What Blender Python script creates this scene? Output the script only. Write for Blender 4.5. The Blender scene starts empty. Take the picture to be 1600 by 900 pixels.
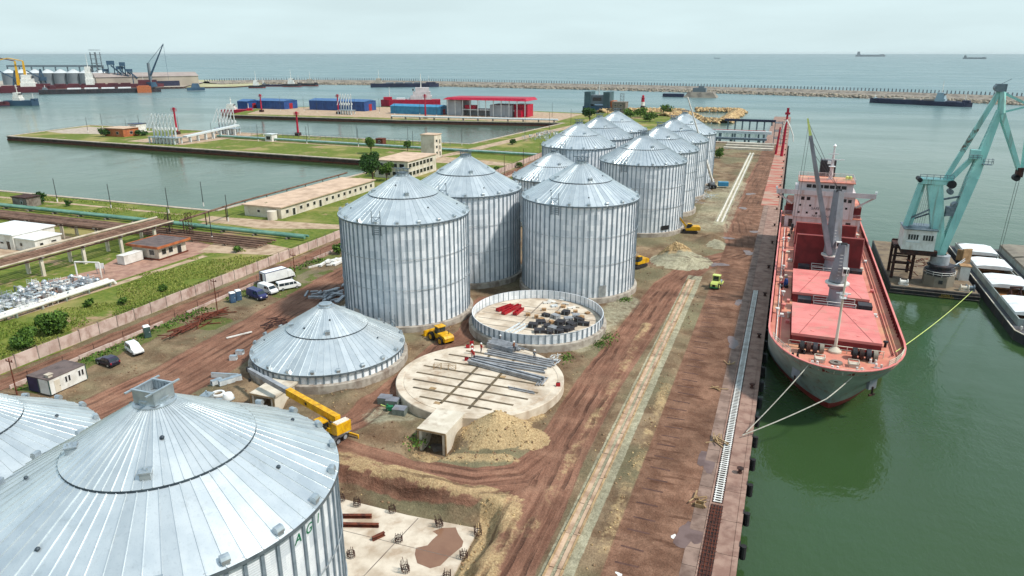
import bpy, bmesh, math, random
import numpy as np
from mathutils import Matrix, Vector
random.seed(7); RNG = np.random.default_rng(11)
PI = math.pi
R = math.radians

# ------------------------------------------------------------------ camera, sky, sun, exposure
FOC, HOR, CAMH = 1110.0, 84.0, 50.0
PITCH = math.atan((450 - HOR) / FOC)
YAW = math.atan(448 * math.cos(PITCH) / FOC)
FWD = Vector((-math.sin(YAW) * math.cos(PITCH), math.cos(YAW) * math.cos(PITCH), -math.sin(PITCH)))
RGT = Vector((math.cos(YAW), math.sin(YAW), 0))
UPV = RGT.cross(FWD)
CAM = Vector((0, 0, CAMH))
sc = bpy.context.scene
cd = bpy.data.cameras.new('camera'); cd.sensor_width = 36; cd.lens = FOC * 36 / 1600
cd.clip_start = 0.5; cd.clip_end = 400000
co = bpy.data.objects.new('camera', cd); sc.collection.objects.link(co)
co.matrix_world = Matrix(((RGT.x, UPV.x, -FWD.x, 0), (RGT.y, UPV.y, -FWD.y, 0), (RGT.z, UPV.z, -FWD.z, CAMH), (0, 0, 0, 1)))
sc.camera = co
SUN_EL, SUN_ROT = R(52), R(88)      # sun towards +X (over the water), a little ahead
w = bpy.data.worlds.new('World'); sc.world = w; w.use_nodes = True
nt = w.node_tree
sky = nt.nodes.new('ShaderNodeTexSky'); sky.sky_type = 'NISHITA'; sky.sun_disc = False
sky.sun_elevation = SUN_EL; sky.sun_rotation = SUN_ROT
sky.air_density = 1.0; sky.dust_density = 0.1; sky.ozone_density = 1.5; sky.altitude = 0
bg = nt.nodes['Background']; bg.inputs['Strength'].default_value = 0.13
# hazy, thinly overcast sky: the clear-sky model capped at an even pale veil
HAZE = (3.45, 4.25, 4.38)
vm = nt.nodes.new('ShaderNodeVectorMath'); vm.operation = 'MINIMUM'; vm.inputs[1].default_value = HAZE
nt.links.new(sky.outputs[0], vm.inputs[0])
mx = nt.nodes.new('ShaderNodeMixRGB'); mx.inputs[0].default_value = 0.6; mx.inputs[2].default_value = HAZE + (1,)
nt.links.new(vm.outputs[0], mx.inputs[1])
tcw = nt.nodes.new('ShaderNodeTexCoord'); mpw = nt.nodes.new('ShaderNodeMapping'); mpw.inputs['Scale'].default_value = (2.5, 2.5, 16)
nzw = nt.nodes.new('ShaderNodeTexNoise'); nzw.inputs['Scale'].default_value = 1.6; nzw.inputs['Detail'].default_value = 5
mrw = nt.nodes.new('ShaderNodeMapRange'); mrw.inputs[1].default_value = .3; mrw.inputs[2].default_value = .7; mrw.inputs[3].default_value = .93; mrw.inputs[4].default_value = 1.05
mlw = nt.nodes.new('ShaderNodeVectorMath'); mlw.operation = 'SCALE'      # thin uneven cloud veil
nt.links.new(tcw.outputs['Generated'], mpw.inputs[0]); nt.links.new(mpw.outputs[0], nzw.inputs['Vector']); nt.links.new(nzw.outputs['Fac'], mrw.inputs[0])
nt.links.new(mx.outputs[0], mlw.inputs[0]); nt.links.new(mrw.outputs[0], mlw.inputs['Scale']); nt.links.new(mlw.outputs[0], bg.inputs['Color'])
sl = bpy.data.lights.new('sun', 'SUN'); sl.energy = 2.6; sl.angle = R(5); sl.color = (1.0, 0.95, 0.88)
so = bpy.data.objects.new('sun', sl); sc.collection.objects.link(so)
sd = Vector((math.sin(SUN_ROT) * math.cos(SUN_EL), math.cos(SUN_ROT) * math.cos(SUN_EL), math.sin(SUN_EL)))
so.rotation_euler = sd.to_track_quat('Z', 'Y').to_euler(); so.location = (80, 40, 120)
sc.view_settings.view_transform = 'Standard'; sc.view_settings.look = 'None'
sc.view_settings.exposure = 0.66; sc.view_settings.gamma = 1.0
sc.render.engine = 'CYCLES'
sc.cycles.max_bounces = 6; sc.cycles.diffuse_bounces = 3; sc.cycles.glossy_bounces = 3; sc.cycles.volume_bounces = 0
sc.cycles.transmission_bounces = 3; sc.cycles.caustics_reflective = False; sc.cycles.caustics_refractive = False
sc.cycles.use_denoising = True

# ------------------------------------------------------------------ helpers
COL = sc.collection
def G(px, py, z=0.0):
    """world point at height z seen at pixel (px, py) of the photograph"""
    d = FWD * FOC + RGT * (px - 800) + UPV * (450 - py)
    t = (z - CAMH) / d.z
    p = CAM + d * t
    return Vector((p.x, p.y, z))
def lin(c): 
    return tuple(((v / 255 + 0.055) / 1.055) ** 2.4 if v > 10 else v / 255 / 12.92 for v in c)
def S(r, g, b, k=1.0):
    return tuple(v * k for v in lin((r, g, b))) + (1.0,)

class MB:
    def __init__(s): s.v = []; s.f = []; s.mi = []; s.cm = 0
    def add(s, vs, fs):
        o = len(s.v); s.v.extend([tuple(p) for p in vs])
        for f in fs: s.f.append(tuple(i + o for i in f)); s.mi.append(s.cm)
        return s
    def box(s, c, d, rz=0.0, taper=1.0):
        x, y, z = c; a, b, h = d[0] / 2, d[1] / 2, d[2] / 2
        cs, sn = math.cos(rz), math.sin(rz); vs = []
        for k, (sx, sy, sz) in enumerate(((-1,-1,-1),(1,-1,-1),(1,1,-1),(-1,1,-1),(-1,-1,1),(1,-1,1),(1,1,1),(-1,1,1))):
            t = taper if sz > 0 else 1.0
            px, py = sx * a * t, sy * b * t
            vs.append((x + px * cs - py * sn, y + px * sn + py * cs, z + sz * h))
        return s.add(vs, ((0,3,2,1),(4,5,6,7),(0,1,5,4),(1,2,6,5),(2,3,7,6),(3,0,4,7)))
    def bx(s, x0, x1, y0, y1, z0, z1):
        return s.box(((x0+x1)/2, (y0+y1)/2, (z0+z1)/2), (abs(x1-x0), abs(y1-y0), abs(z1-z0)))
    def beam(s, p, q, wd, h=None, w2=None, h2=None):
        """rectangular bar from p to q; width wd (horizontal), height h"""
        p, q = Vector(p), Vector(q); h = h or wd; w2 = w2 or wd; h2 = h2 or h
        d = (q - p).normalized()
        u = Vector((0, 0, 1)).cross(d)
        if u.length < 1e-3: u = Vector((1, 0, 0))
        u.normalize(); n = d.cross(u)
        vs = []
        for c, a, b in ((p, wd/2, h/2), (q, w2/2, h2/2)):
            vs += [c - u*a - n*b, c + u*a - n*b, c + u*a + n*b, c - u*a + n*b]
        return s.add(vs, ((0,3,2,1),(4,5,6,7),(0,1,5,4),(1,2,6,5),(2,3,7,6),(3,0,4,7)))
    def tube(s, p, q, r, r2=None, n=8, cap=True):
        p, q = Vector(p), Vector(q); r2 = r if r2 is None else r2
        d = (q - p).normalized()
        u = Vector((0, 0, 1)).cross(d)
        if u.length < 1e-3: u = Vector((1, 0, 0))
        u.normalize(); m = d.cross(u); vs = []
        for c, rr in ((p, r), (q, r2)):
            for k in range(n):
                a = 2 * PI * k / n; vs.append(c + u * (rr * math.cos(a)) + m * (rr * math.sin(a)))
        fs = [(k, (k+1) % n, n + (k+1) % n, n + k) for k in range(n)]
        if cap: fs += [tuple(range(n-1, -1, -1)), tuple(range(n, 2*n))]
        return s.add(vs, fs)
    def path(s, pts, r, n=6):
        for a, b in zip(pts[:-1], pts[1:]): s.tube(a, b, r, n=n)
        return s
    def lathe(s, prof, n=48, c=(0, 0, 0), a0=0.0, a1=2*PI, close=False):
        full = abs(a1 - a0 - 2*PI) < 1e-6; cols = n if full else n + 1; vs = []
        for k in range(cols):
            a = a0 + (a1 - a0) * k / n; ca, sa = math.cos(a), math.sin(a)
            for r_, z_ in prof: vs.append((c[0] + r_*ca, c[1] + r_*sa, c[2] + z_))
        m = len(prof); fs = []
        for k in range(n):
            k2 = (k + 1) % cols
            for j in range(m - 1): fs.append((k*m+j, k2*m+j, k2*m+j+1, k*m+j+1))
            if close: fs.append((k*m+m-1, k2*m+m-1, k2*m, k*m))
        return s.add(vs, fs)
    def prism(s, poly, z0, z1):
        n = len(poly); vs = [(p[0], p[1], z0) for p in poly] + [(p[0], p[1], z1) for p in poly]
        fs = [tuple(range(n-1, -1, -1)), tuple(range(n, 2*n))] + [(k, (k+1) % n, n + (k+1) % n, n + k) for k in range(n)]
        return s.add(vs, fs)
    def quad(s, a, b, c, d): return s.add((a, b, c, d), ((0, 1, 2, 3),))
    def ext(s, prof, x0, x1, axis='x', wfun=None):
        """extrude a closed (y,z) profile from x0 to x1; wfun(y,z) scales the half width"""
        n = len(prof); vs = []
        xm = (x0 + x1) / 2; hw = (x1 - x0) / 2
        for sgn in (-1, 1):
            for (y, z) in prof:
                k = wfun(y, z) if wfun else 1.0
                vs.append((xm + sgn * hw * k, y, z))
        fs = [tuple(range(n)), tuple(range(2*n-1, n-1, -1))] + [(k, n + k, n + (k+1) % n, (k+1) % n) for k in range(n)]
        return s.add(vs, fs)
    def sheet(s, nu, nv, fn):
        vs = [fn(i / (nu-1), j / (nv-1)) for j in range(nv) for i in range(nu)]
        return s.add(vs, [(j*nu+i, j*nu+i+1, (j+1)*nu+i+1, (j+1)*nu+i) for j in range(nv-1) for i in range(nu-1)])
    def mesh(s, name, mat, smooth=False):
        me = bpy.data.meshes.new(name); me.from_pydata(s.v, [], s.f)
        ms = mat if isinstance(mat, (list, tuple)) else [mat]
        for m in ms: me.materials.append(m)
        if len(ms) > 1: me.polygons.foreach_set('material_index', s.mi)
        bm = bmesh.new(); bm.from_mesh(me); bmesh.ops.recalc_face_normals(bm, faces=bm.faces)
        bm.to_mesh(me); bm.free()
        if smooth:
            me.polygons.foreach_set('use_smooth', [True] * len(me.polygons))
            try: me.set_sharp_from_angle(angle=R(35))
            except Exception: pass
        me.update(); return me
    def build(s, name, mat, parent=None, smooth=False, loc=None, rz=0.0):
        return obj(name, s.mesh(name, mat, smooth), parent, loc, rz)
def obj(name, me, parent=None, loc=None, rz=0.0):
    o = bpy.data.objects.new(name, me); COL.objects.link(o)
    if parent is not None: o.parent = parent
    if loc is not None: o.location = loc
    if rz: o.rotation_euler = (0, 0, rz)
    return o
def tag(o, label, cat, group=None):
    o['label'] = label; o['category'] = cat
    if group: o['group'] = group
    return o
def thing(name, label, cat, loc=(0, 0, 0), rz=0.0, group=None):
    o = bpy.data.objects.new(name, None); COL.objects.link(o)
    o.location = loc; o.rotation_euler = (0, 0, rz)
    return tag(o, label, cat, group)
def struct(o, kind='structure'):
    o['kind'] = kind; return o
def copy_tree(o, parent=None):
    c = o.copy(); COL.objects.link(c); c.parent = parent
    for ch in list(o.children): copy_tree(ch, c)
    return c
def dup(root, loc, rz, label):
    c = copy_tree(root); c.location = loc; c.rotation_euler = (0, 0, rz); c['label'] = label; return c
def text(name, body, size, mat, parent, loc, rot, shear=0.0, extrude=0.01, align='CENTER'):
    cu = bpy.data.curves.new(name, 'FONT'); cu.body = body; cu.size = size; cu.extrude = extrude; cu.shear = shear
    cu.align_x = align; cu.align_y = 'CENTER'; cu.materials.append(mat)
    tmp = bpy.data.objects.new('tmp', cu); COL.objects.link(tmp)
    bpy.context.view_layer.update()
    me = bpy.data.meshes.new_from_object(tmp.evaluated_get(bpy.context.evaluated_depsgraph_get())); bpy.data.objects.remove(tmp); bpy.data.curves.remove(cu)
    me.materials.clear(); me.materials.append(mat)
    o = bpy.data.objects.new(name, me); COL.objects.link(o); o.parent = parent; o.location = loc; o.rotation_euler = rot
    return o

# ------------------------------------------------------------------ materials
M = {}
class NB:
    """tiny node-graph builder"""
    def __init__(s, name):
        s.m = bpy.data.materials.new(name); s.m.use_nodes = True; s.t = s.m.node_tree
        s.p = s.t.nodes['Principled BSDF']; s.c = s.t.nodes.new('ShaderNodeTexCoord'); s.g = s.t.nodes.new('ShaderNodeNewGeometry')
    def n(s, t, **k):
        x = s.t.nodes.new('ShaderNode' + t)
        for a, b in k.items(): setattr(x, a, b)
        return x
    def put(s, sock, val):
        if hasattr(val, 'links'): s.t.links.new(val, sock)
        else: sock.default_value = val
    def math(s, op, a, b=0.0, clamp=False):
        x = s.n('Math', operation=op, use_clamp=clamp); s.put(x.inputs[0], a); s.put(x.inputs[1], b); return x.outputs[0]
    def vmul(s, v, k):
        x = s.n('VectorMath', operation='MULTIPLY'); s.put(x.inputs[0], v); x.inputs[1].default_value = k; return x.outputs[0]
    def noise(s, vec, scale, detail=3.0, rough=0.55, dist=0.0):
        x = s.n('TexNoise'); s.put(x.inputs['Vector'], vec); x.inputs['Scale'].default_value = scale
        x.inputs['Detail'].default_value = detail; x.inputs['Roughness'].default_value = rough; x.inputs['Distortion'].default_value = dist
        return x.outputs['Fac']
    def ramp(s, f, lo, hi):
        x = s.n('MapRange', interpolation_type='SMOOTHSTEP'); s.put(x.inputs[0], f)
        x.inputs[1].default_value = lo; x.inputs[2].default_value = hi; return x.outputs[0]
    def mix(s, f, a, b, blend='MIX'):
        x = s.n('MixRGB', blend_type=blend); s.put(x.inputs[0], f); s.put(x.inputs[1], a); s.put(x.inputs[2], b); return x.outputs[0]
    def attr(s, name):
        x = s.n('Attribute'); x.attribute_name = name; return x
    def bump(s, h, strength, dist=0.1):
        x = s.n('Bump'); s.put(x.inputs['Height'], h); x.inputs['Strength'].default_value = strength; x.inputs['Distance'].default_value = dist
        s.t.links.new(x.outputs[0], s.p.inputs['Normal'])
    def set(s, **k):
        for a, b in k.items(): s.put(s.p.inputs[a.replace('_', ' ')], b)
        return s.m
def mat(name, c1, c2=None, scale=1.0, rough=0.75, metal=0.0, bump=0.0, lo=0.4, hi=0.65, spec=0.4, rnd=0.0, dirt=None, dscale=0.3):
    """plain weathered material: two tones mixed by noise, optional third dirt tone, optional per-object tone"""
    if name in M: return M[name]
    b = NB(name); pos = b.g.outputs['Position']
    f = b.ramp(b.noise(pos, scale, 4), lo, hi)
    c = b.mix(f, c1, c2 or tuple(v * 0.8 for v in c1[:3]) + (1,))
    if dirt:
        c = b.mix(b.math('MULTIPLY', b.ramp(b.noise(b.vmul(pos, (1, 1, 0.35)), dscale, 5, 0.65), 0.5, 0.72), 0.75), c, dirt)
    if rnd:
        oi = b.n('ObjectInfo'); k = b.math('ADD', b.math('MULTIPLY', oi.outputs['Random'], rnd), 1 - rnd / 2)
        hs = b.n('HueSaturation'); b.put(hs.inputs['Value'], k); b.put(hs.inputs['Color'], c); c = hs.outputs[0]
    if bump: b.bump(b.noise(pos, scale * 3, 4), bump, 0.1)
    M[name] = b.set(Base_Color=c, Roughness=rough, Metallic=metal, Specular_IOR_Level=spec)
    return M[name]
mat('concrete', S(196, 186, 172, .8), S(160, 148, 136, .8), 0.8, 0.85, bump=.15, dirt=S(128, 108, 94, .8), dscale=.35)
mat('slab_concrete', S(228, 214, 194, .87), S(192, 174, 152, .85), 0.35, 0.8, lo=.36, hi=.7, bump=.12, dirt=S(168, 138, 110, .85), dscale=.26)
mat('old_concrete', S(150, 140, 130, .8), S(120, 108, 98, .8), 0.9, 0.9, bump=.2, dirt=S(92, 74, 64, .8), dscale=.5)
mat('wall_concrete', S(214, 190, 178, .85), S(190, 162, 150, .85), 0.6, 0.9, bump=.1, dirt=S(150, 112, 98, .8), dscale=.7, rnd=.18)
mat('quay_concrete', S(172, 140, 124, .8), S(146, 112, 98, .8), 0.5, 0.85, bump=.12, dirt=S(112, 82, 72, .8), dscale=.4, rnd=.12)
mat('quay_wall', S(96, 70, 60, .8), S(66, 48, 42, .8), 0.8, 0.9, bump=.3)
mat('rust', S(128, 66, 44, .8), S(84, 44, 34, .8), 2.0, 0.9, bump=.2)
mat('dark_rust', S(84, 52, 44, .8), S(50, 36, 34, .8), 1.5, 0.9)
mat('galv', S(196, 204, 208), S(172, 182, 188), 1.2, 0.42, 0.75, rnd=.08)
mat('galv_dark', S(128, 140, 148), S(104, 116, 124), 1.5, 0.5, 0.6)
mat('galv_white', S(222, 226, 226), S(196, 202, 204), 1.5, 0.5, 0.2)
mat('steel_grey', S(166, 168, 172), S(140, 142, 146), 1.0, 0.5, 0.3, rnd=.25)
mat('white_paint', S(228, 226, 220), S(208, 204, 196), 0.6, 0.55, dirt=S(178, 168, 156), dscale=.5)
mat('white_clean', S(236, 236, 234), S(224, 224, 224), 0.8, 0.35)
mat('black', S(34, 34, 36), S(22, 22, 24), 2.0, 0.6)
mat('tyre', S(40, 38, 38), S(58, 50, 46), 3.0, 0.9)
mat('glass', S(40, 52, 58), S(28, 36, 42), 0.5, 0.08, spec=.8)
mat('window_dark', S(44, 44, 46), S(30, 30, 32), 0.5, 0.25, spec=.6)
mat('yellow', S(240, 186, 24, .85), S(216, 156, 20, .85), 1.5, 0.45, dirt=S(150, 104, 40), dscale=1.2)
mat('red_paint', S(176, 30, 40, .9), S(140, 22, 32, .9), 1.0, 0.5)
mat('magenta_red', S(190, 22, 58, .9), S(160, 16, 48, .9), 0.6, 0.5)
mat('blue_paint', S(44, 84, 150, .8), S(34, 68, 128, .8), 0.4, 0.55)
mat('cyan_paint', S(64, 150, 190, .8), S(50, 130, 172, .8), 0.4, 0.5)
mat('navy', S(44, 46, 92, .8), S(36, 38, 74, .8), 1.0, 0.4)
mat('green_paint', S(40, 130, 84, .8), S(30, 100, 70, .8), 1.0, 0.5)
mat('lime', S(214, 226, 130, .9), S(196, 208, 110, .9), 1.0, 0.5)
mat('teal_pipe', S(124, 168, 146, .8), S(96, 142, 124, .8), 0.3, 0.5)
mat('orange_roof', S(204, 120, 74, .8), S(176, 96, 60, .8), 0.8, 0.8)
mat('tan_roof', S(224, 194, 168, .85), S(204, 174, 148, .85), 0.25, 0.9, dirt=S(176, 148, 126, .8), dscale=.15)
mat('dark_roof', S(120, 104, 100, .8), S(96, 84, 82, .8), 0.6, 0.85)
mat('cream', S(232, 222, 204, .85), S(214, 202, 182, .85), 0.4, 0.75, dirt=S(184, 164, 144, .8), dscale=.5)
mat('timber', S(190, 160, 118, .8), S(160, 128, 92, .8), 1.0, 0.85, rnd=.2)
mat('rubber', S(30, 28, 30), S(44, 42, 42), 1.0, 0.8)
mat('rope', S(206, 200, 186, .8), S(176, 170, 156, .8), 2.0, 0.9)
mat('cable', S(60, 62, 64), S(48, 50, 52), 2.0, 0.6)
mat('cardboard', S(188, 150, 110, .8), S(160, 124, 88, .8), 1.0, 0.85, rnd=.3)
mat('crate_black', S(58, 56, 60), S(40, 38, 42), 1.2, 0.6, rnd=.4)
mat('rock', S(190, 172, 140, .8), S(146, 130, 108, .8), 0.35, 0.95, bump=.2)
mat('rock_grey', S(158, 148, 134, .8), S(120, 112, 104, .8), 0.15, 0.95, bump=.2)
mat('bark', S(92, 74, 58, .8), S(66, 52, 42, .8), 3.0, 0.9)
mat('water_mud', S(150, 112, 88, .8), S(140, 102, 80, .8), 0.4, 0.06, spec=.5)
mat('water_violet', S(136, 112, 106, .7), S(116, 92, 86, .7), 0.6, 0.3, spec=.35)
mat('deck_red', S(222, 148, 126, .88), S(206, 124, 106, .88), 0.25, 0.75, dirt=S(222, 182, 136, .88), dscale=.12)
mat('hatch_red', S(234, 142, 134, .88), S(222, 126, 120, .88), 0.3, 0.6, rnd=.08, dirt=S(206, 150, 134, .85), dscale=.4)
mat('hold_red', S(136, 44, 46, .8), S(112, 36, 38, .8), 0.5, 0.7)
mat('hull_grey', S(140, 150, 146, .85), S(118, 128, 124, .85), 0.25, 0.6, dirt=S(134, 112, 96, .8), dscale=.3)
mat('hull_red', S(158, 56, 48, .85), S(132, 46, 42, .85), 0.3, 0.65)
mat('ship_white', S(224, 212, 212, .9), S(206, 192, 192, .9), 0.3, 0.5, dirt=S(186, 152, 140, .85), dscale=.35)
mat('crane_grey', S(142, 144, 152, .85), S(122, 124, 132, .85), 0.5, 0.5, dirt=S(128, 112, 104, .8), dscale=.4)
mat('turquoise', S(132, 190, 184, .8), S(112, 170, 166, .8), 0.3, 0.5, dirt=S(120, 120, 104, .75), dscale=.22)
mat('hull_black', S(50, 48, 54), S(38, 36, 42), 0.4, 0.6, dirt=S(86, 66, 60), dscale=.3)
mat('pontoon_deck', S(142, 124, 100, .8), S(112, 96, 80, .8), 0.4, 0.85, dirt=S(92, 66, 50, .8), dscale=.3)
mat('barge_white', S(236, 238, 238), S(220, 222, 222), 0.4, 0.45, rnd=.05)
mat('barge_tan', S(150, 140, 124, .8), S(134, 124, 110, .8), 0.4, 0.7)
mat('hold_orange', S(172, 122, 70, .8), S(136, 92, 54, .8), 0.3, 0.85)
mat('far_navy', S(44, 48, 74), S(36, 38, 60), 0.05, 0.6)
mat('far_maroon', S(104, 44, 54, .8), S(80, 36, 46, .8), 0.05, 0.7)
mat('far_grey', S(128, 138, 144, .8), S(108, 118, 126, .8), 0.05, 0.7)
mat('far_blue', S(64, 96, 120, .8), S(52, 80, 104, .8), 0.05, 0.6)
mat('far_beige', S(198, 186, 170, .8), S(178, 166, 152, .8), 0.05, 0.8)
mat('silo_letter', S(12, 128, 84, .8), S(8, 110, 72, .8), 1.0, 0.5)
mat('orange_letter', S(196, 160, 60), S(176, 140, 50), 1.0, 0.6)
mat('text_dark', S(60, 54, 62), S(50, 44, 52), 1.0, 0.6)

def streak_mat(name, c1, c2, streak, rough):
    b = NB(name); pos = b.g.outputs['Position']
    c = b.mix(b.ramp(b.noise(pos, .3, 4), .35, .65), c1, c2)
    c = b.mix(b.math('MULTIPLY', b.ramp(b.noise(b.vmul(pos, (1, 1, .07)), .9, 5, .7), .5, .7), .65), c, streak)
    c = b.mix(b.math('MULTIPLY', b.ramp(b.noise(b.vmul(pos, (1, 1, .5)), 2.2, 3, .7), .58, .72), .4), c, tuple(v * .55 for v in c1[:3]) + (1,))
    M[name] = b.set(Base_Color=c, Roughness=rough, Specular_IOR_Level=.4)
streak_mat('hull_grey', S(168, 177, 172, .88), S(144, 154, 150, .88), S(150, 116, 96, .8), .6)
streak_mat('ship_white', S(226, 214, 214, .9), S(208, 196, 196, .9), S(184, 146, 130, .85), .5)
streak_mat('turquoise', S(166, 222, 214, .95), S(146, 204, 198, .95), S(140, 136, 118, .8), .5)
streak_mat('hull_black', S(56, 54, 60), S(40, 38, 44), S(96, 70, 60), .6)
streak_mat('quay_wall', S(104, 76, 64, .8), S(70, 52, 46, .8), S(48, 40, 38, .8), .9)
def roof_mat(name, c1, c2, rough, metal, rnd):
    b = NB(name); pos = b.g.outputs['Position']; oi = b.n('ObjectInfo')
    c = b.mix(b.ramp(b.noise(pos, 0.5, 4), .35, .7), c1, c2)
    c = b.mix(b.math('MULTIPLY', b.ramp(b.noise(pos, 6.0, 2), .55, .75), .2), c, S(150, 160, 166)); c = b.mix(b.math('MULTIPLY', b.ramp(b.noise(pos, .9, 5, .7), .56, .7), .28), c, S(168, 172, 170))
    hs = b.n('HueSaturation'); b.put(hs.inputs['Value'], b.math('ADD', b.math('MULTIPLY', oi.outputs['Random'], rnd), 1 - rnd / 2)); b.put(hs.inputs['Color'], c)
    rg = b.math('ADD', b.math('MULTIPLY', oi.outputs['Random'], .12), rough)
    M[name] = b.set(Base_Color=hs.outputs[0], Roughness=rg, Metallic=metal, Specular_IOR_Level=.5)
roof_mat('roof', S(221, 226, 227), S(205, 212, 215), .27, .68, .13)
def wall_mat():
    """galvanised wall sheets: tone changes from sheet to sheet"""
    b = NB('silo_wall'); sp = b.n('SeparateXYZ'); b.put(sp.inputs[0], b.c.outputs['Object'])
    ang = b.math('MULTIPLY', b.math('ARCTAN2', sp.outputs[1], sp.outputs[0]), 32 / (2 * PI))
    row = b.math('FLOOR', b.math('DIVIDE', sp.outputs[2], 1.12))
    col = b.math('FLOOR', b.math('ADD', ang, b.math('MULTIPLY', b.math('MODULO', row, 2.0), .5)))
    cb = b.n('CombineXYZ'); b.put(cb.inputs[0], col); b.put(cb.inputs[1], row); oi = b.n('ObjectInfo'); b.put(cb.inputs[2], oi.outputs['Random'])
    va = b.n('VectorMath', operation='ADD'); b.put(va.inputs[0], b.c.outputs['Object']); cx_ = b.n('CombineXYZ'); b.put(cx_.inputs[0], b.math('MULTIPLY', oi.outputs['Random'], 90.0)); b.put(va.inputs[1], cx_.outputs[0]); offv = va.outputs[0]
    wn = b.n('TexWhiteNoise'); b.put(wn.inputs['Vector'], cb.outputs[0])
    tone = b.math('ADD', b.math('MULTIPLY', wn.outputs['Value'], .42), b.math('MULTIPLY', b.noise(offv, .35, 3), .7))
    c = b.mix(b.ramp(tone, .2, .95), S(210, 217, 223), S(250, 251, 253))
    fine = b.noise(b.vmul(b.c.outputs['Object'], (1, 1, 1)), 9.0, 2)
    c = b.mix(b.math('MULTIPLY', b.ramp(fine, .5, .7), .15), c, S(120, 132, 144))
    cor = b.n('TexWave', wave_type='BANDS', bands_direction='Z'); b.put(cor.inputs['Vector'], b.c.outputs['Object']); cor.inputs['Scale'].default_value = 1.6
    b.bump(cor.outputs['Fac'], .25, .05)
    M['silo_wall'] = b.set(Base_Color=c, Roughness=b.math('ADD', b.math('MULTIPLY', wn.outputs['Value'], .16), .38), Metallic=.1, Specular_IOR_Level=.6)
wall_mat()

def leaf_mat(name, c1, c2):
    b = NB(name); at = b.attr('tone')
    c = b.mix(at.outputs['Fac'], c1, c2)
    M[name] = b.set(Base_Color=c, Roughness=.7, Specular_IOR_Level=.25)
leaf_mat('leaf', S(52, 82, 30, .8), S(104, 136, 52, .9))
leaf_mat('leaf_dark', S(36, 66, 30, .8), S(74, 112, 46, .8))
leaf_mat('blade', S(104, 130, 46, .9), S(166, 166, 90, .9))
leaf_mat('stones', S(150, 118, 84, .85), S(222, 192, 140, .9))
leaf_mat('clods', S(112, 84, 66, .8), S(170, 140, 108, .8))
leaf_mat('stones_grey', S(122, 112, 100, .8), S(180, 168, 148, .85))
# ------------------------------------------------------------------ bulk helpers (leaves, blades, stones)
def np_mesh(name, v, f, mt, tone=None, parent=None):
    me = bpy.data.meshes.new(name); nv = len(v); nf, k = f.shape
    me.vertices.add(nv); me.vertices.foreach_set('co', v.astype(np.float32).ravel())
    me.loops.add(nf * k); me.loops.foreach_set('vertex_index', f.astype(np.int32).ravel())
    me.polygons.add(nf); me.polygons.foreach_set('loop_start', np.arange(0, nf * k, k, dtype=np.int32))
    me.materials.append(mt)
    if tone is not None:
        a = me.attributes.new('tone', 'FLOAT', 'POINT'); a.data.foreach_set('value', tone.astype(np.float32))
    me.update(calc_edges=True); me.validate()
    return obj(name, me, parent)
def leaves(name, c, size, tone, mt, parent=None, up=0.0):
    n = len(c); c = np.asarray(c); sz = np.broadcast_to(size, (n,)) * RNG.uniform(.6, 1.3, n)
    a = RNG.normal(size=(n, 3)); a[:, 2] += up; a /= np.linalg.norm(a, axis=1)[:, None]
    b = RNG.normal(size=(n, 3)); b -= (b * a).sum(1)[:, None] * a; b /= np.linalg.norm(b, axis=1)[:, None]
    d = np.cross(a, b)
    v = np.stack([c - b * sz[:, None], c + d * sz[:, None] * .55, c + b * sz[:, None], c - d * sz[:, None] * .55], 1).reshape(-1, 3)
    return np_mesh(name, v, np.arange(4 * n).reshape(n, 4), mt, np.repeat(tone, 4), parent)
def blades(name, c, h, tone, mt):
    n = len(c); c = np.asarray(c); th = RNG.uniform(0, PI, n); hh = h * RNG.uniform(.5, 1.4, n)
    u = np.stack([np.cos(th), np.sin(th), np.zeros(n)], 1) * (hh * .45)[:, None]
    top = np.stack([RNG.normal(0, .25, n) * hh, RNG.normal(0, .25, n) * hh, hh], 1)
    v = np.stack([c - u, c + u, c + top + u * .7, c + top - u * .7], 1).reshape(-1, 3)
    return np_mesh(name, v, np.arange(4 * n).reshape(n, 4), mt, np.repeat(tone, 4))
OCT_V = np.array([(1,0,0),(-1,0,0),(0,1,0),(0,-1,0),(0,0,1),(0,0,-1)], float)
OCT_F = np.array([(0,2,4),(2,1,4),(1,3,4),(3,0,4),(2,0,5),(1,2,5),(3,1,5),(0,3,5)])
def stones(name, c, size, tone, mt, parent=None, flat=.7):
    n = len(c); c = np.asarray(c); sz = np.broadcast_to(size, (n,))
    q = RNG.normal(size=(n, 3, 3)); q, _ = np.linalg.qr(q)
    v = OCT_V[None] * RNG.uniform(.55, 1.25, (n, 6, 1)) * sz[:, None, None]
    v = np.einsum('nij,nkj->nki', q, v); v[:, :, 2] *= flat; v += c[:, None, :]
    f = (OCT_F[None] + (np.arange(n) * 6)[:, None, None]).reshape(-1, 3)
    return np_mesh(name, v.reshape(-1, 3), f, mt, np.repeat(tone, 6), parent)
def crown_points(n, rx, ry, rz, lumps=9, cz=0.0):
    """points spread through an uneven crown of overlapping lumps"""
    out = []; tone = []
    L = []
    for k in range(lumps):
        a = random.uniform(0, 2*PI); e = random.uniform(-.5, 1.0); r = random.uniform(.35, .72)
        L.append((math.cos(a)*r*rx*.9, math.sin(a)*r*ry*.9, e*rz*.6, random.uniform(.34, .55)))
    L.append((0, 0, rz*.25, .6))
    for k in range(n):
        lx, ly, lz, s = random.choice(L)
        d = RNG.normal(size=3); d /= np.linalg.norm(d); q = random.random() ** .4
        x, y, z = lx + d[0]*q*s*rx, ly + d[1]*q*s*ry, lz + d[2]*q*s*rz
        out.append((x, y, z + cz)); tone.append(random.random())
    return np.array(out), np.array(tone)
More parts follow.
